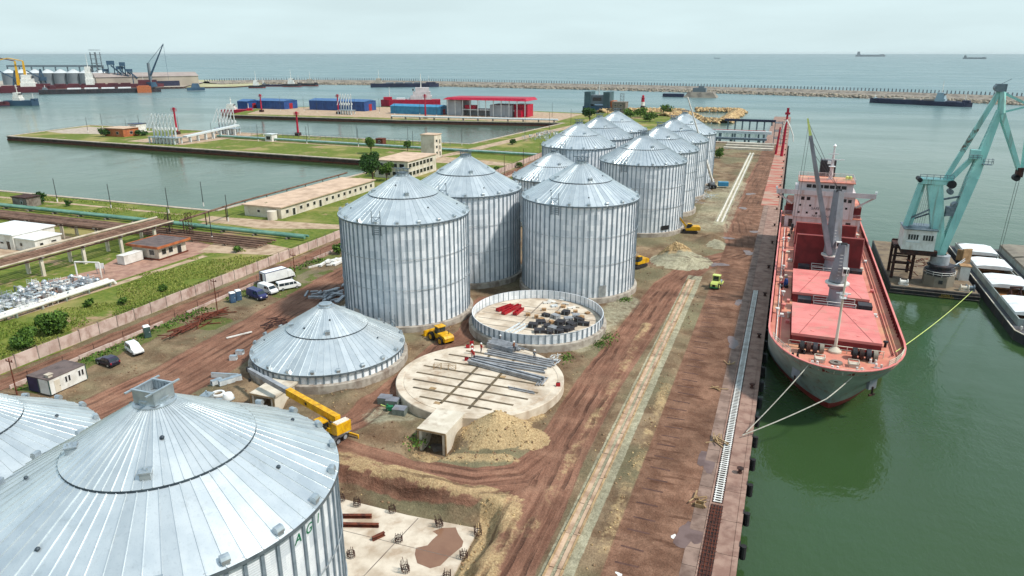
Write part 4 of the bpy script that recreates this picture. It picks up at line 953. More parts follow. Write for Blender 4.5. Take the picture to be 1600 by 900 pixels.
def mobile_crane():
    tip = G(388, 577, 4.0); piv = G(528, 655, 3.6); ca, cb = G(545, 672, .1), G(500, 702, .1); cdir = (cb - ca).normalized(); CRZ = math.atan2(cdir.y, cdir.x) - PI/2; base = Vector((piv.x, piv.y, .1)) + cdir * 2.2 + (tip - piv).normalized() * 1.2; base.z = .1
    t = thing('mobile_crane', 'yellow truck crane with long boom behind the nearest silo', 'crane', (base.x, base.y, ground_z(base.x, base.y)), CRZ)
    inv = Matrix.Rotation(-CRZ, 3, 'Z')
    def Lc(v): q = inv @ (Vector(v) - Vector((base.x, base.y, t.location.z))); return q
    mb = MB(); mb.bx(-1.25, 1.25, -4.2, 5.2, .9, 1.4); mb.build('carrier_deck', M['steel_grey'], t)
    mb = MB(); mb.bx(-1.2, 1.2, -4.2, 5.2, .6, .88); mb.build('carrier_frame', M['black'], t)
    mb = MB(); mb.ext([(5.2, .6), (5.2, 2.1), (6.2, 2.1), (6.8, 1.4), (6.8, .6)], -1.2, 1.2); mb.build('driver_cab', M['yellow'], t)
    for sy in (-3.8, 4.6):
        for sx in (-1, 1): mb = MB(); mb.box((sx*2.0, sy, .75), (1.7, .25, .25)); mb.box((sx*2.8, sy, .4), (.15, .15, .8)); mb.box((sx*2.8, sy, .04), (.6, .6, .08)); mb.build('outrigger', M['yellow'], t)
    wheels(t, [(sx*1.05, sy) for sx in (-1, 1) for sy in (-3.0, -1.6, 2.6, 4.0)], .55, .4, 'steel_grey')
    p, q = Lc(piv), Lc(tip); d = (q - p).normalized(); side = Vector((-d.y, d.x, 0)).normalized(); c0 = Vector((p.x, p.y, 0)) + d * 1.2
    a = math.atan2(d.y, d.x) - PI/2
    mb = MB(); mb.tube((c0.x, c0.y, 1.4), (c0.x, c0.y, 1.8), .95, n=20); mb.build('slew_ring', M['black'], t)
    mb = MB(); mb.box((c0.x, c0.y, 2.1), (2.0, 3.2, .6), a); mb.box((c0.x - d.x*1.9, c0.y - d.y*1.9, 2.9), (2.3, 1.1, 1.5), a); mb.build('counterweight', M['yellow'], t)
    mb = MB()
    for k in range(3): mb.box((c0.x - d.x*(1.55+.35*k), c0.y - d.y*(1.55+.35*k), 3.72), (2.0, .12, .16), a)
    mb.build('ballast_ribs', M['white_paint'], t)
    cc = c0 + side * 1.25 + d * .9
    mb = MB(); mb.box((cc.x, cc.y, 2.5), (1.0, 1.7, 1.5), a); mb.build('operator_cab', M['glass'], t)
    mb = MB(); mb.box((cc.x, cc.y, 3.3), (1.1, 1.8, .12), a); mb.box((cc.x, cc.y, 1.95), (1.1, 1.8, .5), a); mb.build('cab_frame', M['yellow'], t)
    m = p.lerp(q, .52)
    mb = MB(); mb.beam(p, m, .85, 1.0); mb.build('boom', M['yellow'], t)
    mb = MB(); mb.beam(m - d*.1, p.lerp(q, .8), .65, .75); mb.beam(p.lerp(q, .79), q, .5, .6); mb.build('boom_extension', M['steel_grey'], t)
    mb = MB(); mb.tube(p.lerp(q, .05) + Vector((0, 0, -1.2)), p.lerp(q, .28) + Vector((0, 0, -.3)), .14, n=8); mb.build('luffing_ram', M['galv'], t)
    hm = p.lerp(q, .3); n_ = side
    mb = MB(); mb.tube(hm + n_*.44, hm + n_*.47, .24, n=14); mb.tube(hm - n_*.47, hm - n_*.44, .24, n=14); mb.build('boom_hole', M['black'], t)
    mb = MB(); mb.box((q.x, q.y, q.z), (.5, .5, .7), a); mb.tube(q, (q.x, q.y, q.z - 1.6), .03, n=5); mb.box((q.x, q.y, q.z - 1.8), (.3, .3, .5)); mb.build('hook_block', M['black'], t)
mobile_crane()
def telescopic():
    """boom truck beside the far right row"""
    b = P(1112, 293); t = thing('boom_truck', 'white truck with long telescopic boom leaning along the far silos', 'crane', (b[0], b[1], b[2]), R(15))
    mb = MB(); mb.bx(-1.2, 1.2, -4, 3, .7, 1.3); mb.build('bed', M['black'], t)
    mb = MB(); mb.ext([(3.0, .6), (3.0, 2.6), (4.4, 2.6), (4.8, 1.5), (4.8, .6)], -1.2, 1.2); mb.build('cab', M['white_clean'], t)
    mb = MB(); mb.box((0, -1, 1.9), (1.6, 2.4, 1.0)); mb.build('turret', M['steel_grey'], t)
    mb = MB(); mb.bx(2.4, 6.2, -1.0, 1.2, .6, 2.2); mb.build('blue_box', M['cyan_paint'], t)
    wheels(t, [(sx*1.0, sy) for sx in (-1, 1) for sy in (-3, -1.8, 3.6)], .5, .35)
    inv = Matrix.Rotation(R(-15), 3, 'Z'); q = inv @ (G(1059, 141, 44) - Vector((b[0], b[1], b[2])))
    # keep the boom in front of the silo wall: tip above the third roof
    tip = inv @ (Vector((-33.5, 254, 36)) - Vector((b[0], b[1], b[2])))
    mb = MB(); p = Vector((0, -1, 2.3)); mb.beam(p, p.lerp(tip, .5), .7, .8, .6, .7); mb.beam(p.lerp(tip, .48), tip, .45, .5, .3, .35); mb.build('boom', M['white_paint'], t)
telescopic()
# ------------------------------------------------------------------ workers
def person(label, loc, rz, top='red', bend=0.0, arm=0.3):
    k = ('cloth', top)
    if k not in M:
        b = NB('clothing_' + top); sp = b.n('SeparateXYZ'); b.put(sp.inputs[0], b.c.outputs['Object'])
        tc_ = {'red': S(176, 44, 40), 'grey': S(110, 112, 116), 'brown': S(120, 74, 50)}[top]
        c = b.mix(b.math('GREATER_THAN', sp.outputs[2], .86), S(58, 58, 70), tc_)
        c = b.mix(b.math('GREATER_THAN', sp.outputs[2], 1.47), c, S(190, 140, 110)); M[k] = b.set(Base_Color=c, Roughness=.9)
    t = thing('person', label, 'person', loc, rz, 'workers on the round slab')
    V = [(0, 0, .95), (0, 0, 1.2), (0, -.02, 1.42), (0, 0, 1.52), (0, .02, 1.66),
         (-.1, 0, .9), (-.12, .05, .5), (-.12, -.03, .08), (-.12, .1, .05), (.1, 0, .9), (.13, -.08, .5), (.14, -.2, .08), (.14, -.07, .05),
         (-.2, 0, 1.4), (-.27, .02, 1.13), (-.25, .02 + arm, .95), (-.24, .1 + arm, .92), (.2, 0, 1.4), (.27, .02, 1.13), (.25, .02 + arm*.6, .93), (.24, .08 + arm*.6, .9)]
    E_ = [(0,1),(1,2),(2,3),(3,4),(0,5),(5,6),(6,7),(7,8),(0,9),(9,10),(10,11),(11,12),(2,13),(13,14),(14,15),(15,16),(2,17),(17,18),(18,19),(19,20)]
    rad = [.16,.15,.15,.06,.1,.1,.075,.055,.05,.1,.075,.055,.05,.075,.055,.045,.045,.075,.055,.045,.045]
    me = bpy.data.meshes.new('body'); me.from_pydata(V, E_, []); me.materials.append(M[k]); o = obj('body', me, t)
    sk = o.modifiers.new('skin', 'SKIN')
    for i, v in enumerate(me.skin_vertices[0].data): v.radius = (rad[i], rad[i] * .85); v.use_root = (i == 0)
    ss = o.modifiers.new('sub', 'SUBSURF'); ss.levels = 1; ss.render_levels = 1
    mb = MB(); mb.lathe([(.15, 1.68), (.145, 1.76), (.1, 1.82), (0, 1.84)], 12, (0, .02, 0)); mb.lathe([(.19, 1.68), (.14, 1.70)], 12, (0, .03, 0)); mb.build('helmet', M['white_clean'], t, True)
def W(px, py): g = G(px, py, 1.5); return (g.x, g.y, 1.5)
person('worker in red overalls standing at the far edge of the slab', W(738, 553), .5)
person('worker in red standing closest to the left end of the beams', W(741, 562), 2.0, arm=.35)
person('worker in red stooping over tools at the end of the beams', W(738, 559.5), 3.4, arm=.5)
person('worker in red standing alone behind the beam stack', W(752, 551), -.5)
person('worker in brown jacket standing on the beam stack', (W(803, 553)[0], W(803, 553)[1], 2.05), 1.2, 'brown')
person('worker in grey standing right of the beam stack', W(835, 562), .2, 'grey')
person('worker in grey leaning on the low ring wall', W(782, 538), 2.2, 'grey')
# ------------------------------------------------------------------ red bulk carrier at the quay
def wb(mb, name, m, t, smooth=False):
    """mesh given in world coordinates, hung under thing t (unrotated)"""
    return mb.build(name, M[m] if isinstance(m, str) else m, t, smooth, tuple(-v for v in t.location))
def sub(mb, name, m, part, smooth=False):
    return mb.build(name, M[m], part, smooth)
def rail(mb, pts, h=1.0, step=2.0, r=.035, bars=3):
    for a, b in zip(pts[:-1], pts[1:]):
        a, b = Vector(a), Vector(b); L = (b - a).length; n = max(1, int(L / step))
        for k in range(n + 1):
            p = a.lerp(b, k / n); mb.tube(p, p + Vector((0, 0, h)), r, n=4, cap=False)
        for q in range(bars): mb.tube(a + Vector((0, 0, h * (q+1) / bars)), b + Vector((0, 0, h * (q+1) / bars)), r, n=4, cap=False)
SX = 10.4
def hull_loft(levels, nst, Yend):
    """levels: (z, y_start, entry length, power); returns list of rows of (hb, y)"""
    rows = []
    for (z, y0, Le, pw, B) in levels:
        row = []
        for k in range(nst + 1):
            u = (k / nst) ** 1.7; y = y0 + u * (Yend - y0); q = min(1.0, (y - y0) / Le)
            hb = B * (1 - (1 - q) ** pw) ** (1 / pw) if pw > 1.01 else B * q
            row.append((hb, y, z))
        rows.append(row)
    return rows
def ship():
    t = thing('bulk_carrier', 'large red decked cargo ship with grey hull moored at the quay', 'ship', (SX, 150, -2.5))
    NS = 30; Y1 = 214.0
    def skin(levels, nm, m):
        rows = hull_loft(levels, NS, Y1); mb = MB()
        for sg in (-1, 1):
            vs = [(SX + sg * hb, y, z) for row in rows for (hb, y, z) in row]; w_ = NS + 1
            mb.add(vs, [(j*w_+i, j*w_+i+1, (j+1)*w_+i+1, (j+1)*w_+i) for j in range(len(rows)-1) for i in range(NS)])
        a, b = rows[0][-1], rows[-1][-1]
        mb.add([(SX - rows[j][-1][0], Y1, rows[j][-1][2]) for j in range(len(rows))] + [(SX + rows[j][-1][0], Y1, rows[j][-1][2]) for j in range(len(rows))], [(j, j+1, len(rows)+j+1, len(rows)+j) for j in range(len(rows)-1)])
        return wb(mb, nm, m, t, True), rows
    skin([(-6, 113, 22, 1.15, 9.2), (-1.2, 109.5, 19.6, 1.35, 9.65)], 'boot_topping', 'hull_red')
    _, rw = skin([(-1.2, 109.5, 19.6, 1.35, 9.65), (1.5, 107.8, 17.5, 1.55, 9.8), (4.5, 105.0, 16, 1.9, 9.9), (6.5, 103.2, 15, 2.05, 9.9), (7.5, 102.3, 15, 2.1, 9.9)], 'hull', 'hull_grey')
    top = rw[-1]; dk = rw[3]
    # deck
    mb = MB(); L_ = [(SX - hb + .03, y, 6.4) for hb, y, z in dk]; R_ = [(SX + hb - .03, y, 6.4) for hb, y, z in dk]
    for k in range(NS): mb.quad(L_[k], R_[k], R_[k+1], L_[k+1])
    wb(mb, 'deck', 'deck_red', t)
    # bulwark inside and cap
    mb = MB()
    for sg in (-1, 1):
        for k in range(NS):
            a, b, c, d = dk[k], dk[k+1], top[k+1], top[k]
            mb.quad((SX+sg*max(0, a[0]-.1), a[1]+.15, 6.4), (SX+sg*max(0, b[0]-.1), b[1]+.02, 6.4), (SX+sg*max(0, c[0]-.1), c[1]+.02, 7.5), (SX+sg*max(0, d[0]-.1), d[1]+.15, 7.5))
    wb(mb, 'bulwark', 'hold_red', t)
    for sg in (-1, 1):
        mb = MB()
        for k in range(NS): mb.beam((SX+sg*top[k][0], top[k][1], 7.53), (SX+sg*top[k+1][0], top[k+1][1], 7.53), .3, .12)
        wb(mb, 'rail_cap', 'hatch_red', t)
        mb = MB()
        for k in range(46):
            y = 122 + k * 1.65; mb.box((SX + sg*9.68, y, 6.9), (.22, .08, 1.05))
        struct(wb(mb, 'bulwark_stay', 'hold_red', t), 'stuff')
    # cargo hatches
    for (y0, y1, closed) in ((112.9, 128.4, True), (134.6, 150.6, True), (156.6, 173.6, False), (176.5, 193.5, False)):
        mb = MB()
        for (a, b, c, d) in ((4.0, 16.6, y0, y0 + .3), (4.0, 16.6, y1 - .3, y1), (4.0, 4.3, y0 + .3, y1 - .3), (16.3, 16.6, y0 + .3, y1 - .3)): mb.bx(a, b, c, d, 6.4, 7.9)
        o = wb(mb, 'hatch_coaming', 'hold_red', t)
        if closed:
            n = 4; L = (y1 - y0) / n
            for k in range(n):
                mb = MB(); mb.bx(3.85, 16.75, y0 - .1 + k*L + .04, y0 - .1 + (k+1)*L, 7.92, 8.35); 
                c = wb(mb, 'hatch_cover', 'hatch_red', t)
                for (px, r) in ((7.0, .35), (13.6, .3)):
                    if (k + int(px)) % 2: q = MB(); q.lathe([(r, 8.352), (r, 8.42), (r*.6, 8.44), (0, 8.44)], 14, (px, y0 + (k+.5)*L, 0)); q.build('vent_cap', M['hatch_red'], c, False)
            mb = MB()
            for k in range(10): mb.box((3.9, y0 + .8 + k*1.55, 7.2), (.25, .3, 1.2)); mb.box((16.7, y0 + .8 + k*1.55, 7.2), (.25, .3, 1.2))
            struct(wb(mb, 'coaming_stay', 'hold_red', t), 'stuff')
        else:
            mb = MB(); mb.bx(4.3, 16.3, y0+.3, y1-.3, 1.0, 1.1); wb(mb, 'hold_floor', 'hold_orange', t)
            mb = MB(); mb.bx(4.25, 4.3, y0+.3, y1-.3, 1.1, 6.4); mb.bx(16.3, 16.35, y0+.3, y1-.3, 1.1, 6.4); wb(mb, 'hold_side', 'hold_red', t)
    for yy, zt in ((156.2, 14.3), (174.6, 12.9)):
        for k, dy in enumerate((0, .9)):
            mb = MB(); mb.bx(3.9, 16.7, yy + dy, yy + dy + .5, 7.9, zt - .15*k); o = wb(mb, 'raised_hatch_cover', 'hold_red', t)
            if k == 0:
                q = MB(); q.bx(3.85, 16.75, yy - .06, yy + .02, zt - .12, zt + .06); q.bx(3.85, 4.0, yy - .06, yy - .01, 7.9, zt); q.bx(16.6, 16.75, yy - .06, yy - .01, 7.9, zt); q.build('edge_frame', M['hatch_red'], o)
    # platforms, winch houses between the hatches
    for y in (130.4, 152.6):
        for sx in (4.8, 14.6):
            mb = MB(); mb.bx(sx, sx + 2.2, y - .6, y + 1.6, 6.4, 8.6); wb(mb, 'deck_house', 'hull_black', t)
        mb = MB(); mb.bx(7.4, 14.2, y - .4, y + 2.4, 6.4, 7.6); wb(mb, 'crane_foundation', 'hold_red', t)
        mb = MB(); rail(mb, [(7.4, y - .4, 7.6), (14.2, y - .4, 7.6)], 1.0, 1.7, .06, 2); rail(mb, [(7.4, y + 2.4, 7.6), (14.2, y + 2.4, 7.6)], 1.0, 1.7, .06, 2); wb(mb, 'railing', 'white_paint', t)
    # deck crane posts
    def crane(y, zr, zt, lean, w0):
        q = 10.85
        mb = MB(); mb.lathe([(1.15, 7.5), (1.15, zr - .9), (1.5, zr - .5), (1.5, zr)], 28, (q, y, 0)); o = wb(mb, 'crane_post', 'crane_grey', t, True)
        mb = MB(); mb.lathe([(1.5, zr), (2.0, zr + .02), (2.0, zr + .25), (1.2, zr + .3)], 28, (q, y, 0)); wb(mb, 'slewing_platform', 'white_paint', t, True)
        mb = MB(); mb.beam((q, y + .2, zr + .3), (q + lean*.35, y + .6, zt), w0, 2.4, w0 * .55, 1.5); o = wb(mb, 'crane_house', 'crane_grey', t)
        mb = MB(); mb.box((q + .95, y - 1.25, zr + 2.6), (1.0, 1.0, 1.3)); sub(mb, 'operator_cab', 'white_paint', o); mb = MB(); mb.box((q + .95, y - 1.77, zr + 2.75), (.8, .04, .7)); sub(mb, 'cab_window', 'window_dark', o)
        mb = MB()
        for k in range(9): mb.tube((q - .25, y - .95, zr + .6 + .6*k), (q + .25, y - .95, zr + .6 + .6*k), .03, n=4)
        sub(mb, 'ladder', 'white_paint', o)
        mb = MB(); mb.tube((q + lean*.35 - .5, y + .3, zt), (q + lean*.35 + .5, y + .3, zt), .35, n=12); sub(mb, 'sheave', 'black', o)
    crane(131.6, 11.6, 18.6, .6, 2.2); crane(153.6, 11.0, 24.2, -.9, 2.2)
    tip = Vector((3.0, 151.0, 38.2)); foot = Vector((10.3, 152.0, 11.6))
    mb = MB(); mb.beam(foot, tip.lerp(foot, .12), 1.35, 1.0, .7, .6); j = wb(mb, 'crane_jib', 'crane_grey', t)
    mb = MB(); mb.beam(tip.lerp(foot, .12), tip, .5, .5, .25, .25); sub(mb, 'jib_tip', 'lime', j)
    mb = MB(); h = Vector((10.5, 154.2, 24.2))
    for k in (.0, .12, .22): mb.tube(h, tip.lerp(foot, k + .02), .04, n=4)
    for k, z in ((.04, 17.5), (.10, 14.0)):
        q = tip.lerp(foot, k); mb.tube(q, (q.x - .6, q.y - 1.0, z), .035, n=4)
    sub(mb, 'wire', 'cable', j)
    q = tip.lerp(foot, .04); mb = MB(); mb.box((q.x - .6, q.y - 1.0, 17.0), (.45, .45, 1.3)); mb.box((q.x - .6, q.y - 1.0, 16.0), (.14, .14, .9)); sub(mb, 'hook', 'black', j)
    # forecastle gear
    mb = MB()
    for (x0, x1) in ((5.0, 8.6), (12.4, 16.0)):
        o = MB(); o.tube((x0, 110.2, 7.3), (x1, 110.2, 7.3), .35, n=12); wn = wb(o, 'windlass', 'dark_rust', t)
        for k in range(4):
            xx = x0 + .5 + k * (x1 - x0 - .6) / 3.2; o = MB(); o.tube((xx - .3, 110.2, 7.3), (xx + .3, 110.2, 7.3), .85 - .1 * (k % 2), n=16); sub(o, 'drum', ('black', 'dark_rust', 'hull_black', 'barge_tan')[k], wn, True)
    for (x, y) in ((4.6, 107.6), (7.3, 105.6), (13.3, 105.4), (16.0, 107.6), (10.0, 104.7), (5.5, 109.4), (15.4, 109.2)):
        o = MB()
        for s_ in (-.35, .35): o.tube((x + s_, y, 6.4), (x + s_, y, 7.05), .17, n=10)
        o.bx(x - .6, x + .6, y - .2, y + .2, 6.4, 6.5); wb(o, 'bollard', ('white_paint', 'black')[int(x * 2) % 2], t)
    for (x, y) in ((8.0, 107.2), (12.6, 107.0)):
        o = MB(); o.bx(x - .6, x + .6, y - .5, y + .5, 6.4, 7.0); rail(o, [(x-.7, y-.6, 6.5), (x+.7, y-.6, 6.5), (x+.7, y+.6, 6.5), (x-.7, y+.6, 6.5), (x-.7, y-.6, 6.5)], .8, 1, .05, 2); wb(o, 'hatchway', 'cream', t)
    o = MB(); o.lathe([(.9, 6.42), (.9, 6.6), (.3, 6.62)], 20, (10.3, 107.4, 0)); wb(o, 'capstan_base', 'old_concrete', t)
    o = MB()
    for sg in (-1, 1):
        pts = [(SX + sg * (hb - .1), y, 7.55) for hb, y, z in top if 105.5 < y < 112]
        if len(pts) > 1: rail(o, pts, .9, 1.2, .05, 3)
    pts = [(SX + sg * (hb - .6), y + .6, 6.5) for sg in (-1,) for hb, y, z in top if y < 104.5][::-1] + [(SX + (hb - .6), y + .6, 6.5) for hb, y, z in top if y < 104.5]
    rail(o, pts, .9, .8, .05, 2); rail(o, [(3.6, 111.8, 6.4), (17.0, 111.8, 6.4)], 1.1, 1.6, .06, 2); wb(o, 'forecastle_railing', 'cream', t)
    o = MB(); o.lathe([(1.0, 6.4), (1.0, 6.7), (.4, 7.2), (.24, 7.3), (.2, 11), (.13, 18.9), (0, 19)], 14, (10.3, 111.9, 0)); fm = wb(o, 'foremast', 'cream', t, True)
    o = MB(); o.box((10.3, 111.9, 15.9), (2.0, .16, .16)); o.box((10.3, 111.9, 15.2), (.9, .9, .1)); rail(o, [(9.9, 111.4, 15.2), (10.8, 111.4, 15.2), (10.8, 112.4, 15.2), (9.9, 112.4, 15.2), (9.9, 111.4, 15.2)], .7, .5, .03, 2); o.tube((10.3, 111.9, 18.9), (10.3, 111.9, 20.0), .04, n=4); o.build('crosstree', M['white_clean'], fm)
    for sg in (-1, 1):   # anchors in pale pockets
        o = MB(); x = SX + sg * 5.2; y = 108.5; o.box((x, y, 3.6), (1.5, .5, 1.8), sg * .75); a = wb(o, 'anchor_pocket', 'crane_grey', t)
        o = MB(); o.box((x + sg*.2, y - .2, 2.4), (.25, .25, 1.4), 0); o.box((x + sg*.2, y - .2, 1.8), (1.1, .25, .3), sg * .75); sub(o, 'anchor', 'dark_rust', a)
    o = MB(); o.lathe([(.35, 6.4), (.45, 7.2), (.3, 8.0), (0, 8.2)], 12, (2.7, 143.5, 0)); wb(o, 'blue_drum', 'blue_paint', t, True)
    # accommodation block
    y0 = 198.0
    o = MB(); o.bx(1.4, 19.6, y0 + .6, 212, 6.4, 9.4); wb(o, 'lower_house', 'ship_white', t)
    o = MB(); o.bx(3.2, 17.6, y0, 211, 9.4, 16.2); h = wb(o, 'upper_house', 'ship_white', t)
    o = MB(); o.bx(1.0, 19.8, y0 + .5, 211, 9.4, 9.6); o.bx(1.6, 19.2, y0 + .8, 211, 12.4, 12.55); wb(o, 'side_deck', 'deck_red', t)
    o = MB(); o.bx(-1.4, 22.2, y0 - .5, y0 + 2.6, 15.3, 15.5); o.bx(-1.4, 22.2, y0 - .6, y0 - .5, 15.3, 16.5); wb(o, 'bridge_wing', 'ship_white', t)
    o = MB(); o.bx(4.0, 16.8, y0 + .4, 207, 16.2, 18.6); wh = wb(o, 'wheelhouse', 'ship_white', t)
    o = MB(); o.bx(3.6, 17.2, y0 - .1, 207.4, 18.6, 18.8); wb(o, 'monkey_island', 'deck_red', t)
    for k in range(9):
        if k in (0, 8): continue
        o = MB(); o.bx(4.4 + k*1.38, 5.55 + k*1.38, y0 + .33, y0 + .38, 17.1, 17.95); o.build('bridge_window', M['window_dark'], wh)
    for (x, z, s_) in ((5.2, 14.3, .42), (6.6, 14.3, .42), (9.4, 14.3, .3), (15.2, 14.3, .42), (16.4, 14.2, .42), (4.8, 12.5, .26), (7.2, 12.5, .26), (10.0, 12.4, .26), (4.6, 10.6, .26), (6.6, 10.6, .26), (8.9, 10.6, .26), (10.6, 10.6, .26), (15.8, 12.3, .26)):
        o = MB(); o.bx(x - s_, x + s_, y0 - .05, y0 - .01, z - s_, z + s_); o.build('porthole', M['window_dark'], h)
    text('lettering', 'SAFETY FIRST', .95, M['text_dark'], h, (10.4, y0 - .03, 11.75), (PI/2, 0, 0))
    text('lettering', 'NO SMOKING', .85, M['text_dark'], h, (10.6, y0 - .03, 9.85), (PI/2, 0, 0))
    for (x0, x1) in ((2.4, 3.4), (16.2, 17.4)):
        o = MB(); o.bx(x0, x1, y0 + .56, y0 + .6, 6.5, 8.5); wb(o, 'doorway', 'window_dark', t)
    for (x0, x1) in ((1.3, 3.1), (17.7, 19.5)):
        o = MB(); o.bx(x0, x1, y0 + 1.5, 210, 9.6, 12.4); wb(o, 'side_cabin', 'hold_red', t)
        o = MB(); rail(o, [(x0, y0 + .7, 9.6), (x1, y0 + .7, 9.6)], 1.0, .9, .04, 3); rail(o, [(x0, y0 + .9, 12.5), (x1, y0 + .9, 12.5)], 1.0, .9, .04, 3); wb(o, 'railing', 'ship_white', t)
    for sg, x in ((-1, .6), (1, 20.4)):
        o = MB(); o.beam((SX + sg*7.6, y0 + .6, 12.6), (SX + sg*11.6, y0 + .6, 15.3), .3, .4); wb(o, 'wing_bracket', 'ship_white', t)
        o = MB(); o.box((SX + sg*11.8, y0 + .5, 16.6), (.5, .6, .7)); wb(o, 'wing_repeater', 'white_clean', t)
    o = MB(); rail(o, [(3.7, y0, 18.8), (17.1, y0, 18.8), (17.1, 207, 18.8), (3.7, 207, 18.8), (3.7, y0, 18.8)], 1.0, 2.2, .05, 3); wb(o, 'top_railing', 'ship_white', t)
    o = MB(); o.lathe([(.55, 18.8), (.4, 22.5), (.2, 26.8), (0, 26.9)], 10, (11.4, 203, 0)); mst = wb(o, 'radar_mast', 'ship_white', t, True)
    o = MB(); o.box((11.4, 202.8, 24.0), (5.4, .22, .2)); o.box((11.4, 202.4, 25.4), (2.6, .2, .25)); o.box((11.4, 202.6, 22.2), (1.6, 1.4, .15)); o.lathe([(.0, 26.9), (.4, 27.2), (.45, 27.5), (0, 28)], 10, (11.4, 203, 0)); o.box((10.6, 202.8, 23.2), (.8, .8, .8)); o.build('radar', M['white_clean'], mst)
    o = MB(); o.bx(8.8, 12.6, 207.6, 211.5, 16.2, 23); wb(o, 'funnel', 'hull_black', t)
    for (x, y) in ((15.4, 203.6), (16.2, 203.6)):
        o = MB(); o.lathe([(.4, 18.8), (.4, 19.6), (.2, 19.8), (0, 19.8)], 10, (x, y, 0)); wb(o, 'roof_vent', 'lime', t, True)
def ship_clutter(t):
    random.seed(8)
    for x in (1.7, 2.2, 18.5, 19.1):
        mb = MB(); mb.tube((x, 113, 6.6), (x, 196, 6.6), .09, n=5); wb(mb, 'deck_pipe', ('deck_red', 'white_paint', 'hold_red', 'deck_red')[int(x) % 4], t)
    for k in range(34):
        sx = random.choice((-1, 1)); x = SX + sx * random.uniform(6.9, 8.9); y = random.uniform(114, 195); m = random.choice(('white_paint', 'hold_red', 'black', 'cream', 'hatch_red', 'galv_dark')); mb = MB()
        if k % 3 == 0: mb.lathe([(.2, 6.4), (.2, 7.1), (.38, 7.2), (.38, 7.4), (0, 7.5)], 10, (x, y, 0)); nm = 'air_vent'
        elif k % 3 == 1: mb.box((x, y, 6.65), (random.uniform(.4, .9), random.uniform(.4, 1.4), .5)); nm = 'deck_box'
        else: mb.tube((x - .3, y, 6.75), (x + .3, y, 6.75), .3, n=10); mb.bx(x - .45, x + .45, y - .35, y + .35, 6.4, 6.5); nm = 'rope_reel'
        wb(mb, nm, m, t)
    for (y0, y1) in ((112.9, 128.4), (134.6, 150.6)):
        for (xa, xb) in ((5.0, 9.0), (15.5, 11.5)):
            mb = MB(); mb.beam((xa, y0, 8.37), (xb, y1, 8.37), .06, .02); wb(mb, 'hatch_wire', 'hold_red', t)
ship()
ship_clutter(bpy.data.objects['bulk_carrier'])
# mooring lines
def line(name, label, pts, r, m, sag=0.0, cat='rope', group='mooring lines'):
    mb = MB(); q = []
    for a, b in zip(pts[:-1], pts[1:]):
        a, b = Vector(a), Vector(b)
        for k in range(13):
            s_ = k / 12; p = a.lerp(b, s_); p.z -= sag * 4 * s_ * (1 - s_); q.append(p)
    mb.path(q, r, 5); return tag(mb.build(name, M[m]), label, cat, group)
line('mooring_line', 'white mooring line from the port bow down to the quay edge', [(6.9, 104.6, 7.5), G(1166, 675, .5)], .07, 'rope', .3)
line('mooring_line', 'thick white mooring line crossing below the bow to the quay', [(13.6, 105.8, 6.9), (9.0, 99.0, 4.3), G(1160, 680, .5)], .085, 'rope', .2)
line('mooring_line', 'yellow mooring line from the ship across open water to the pontoon', [(18.6, 112.4, 7.5), G(1519, 455, .3)], .07, 'lime', .6)
line('mooring_line', 'white line hanging from the ship side down by the pontoon', [(20.2, 149, 7.5), (21.6, 136, -2.4)], .06, 'rope', -.2)
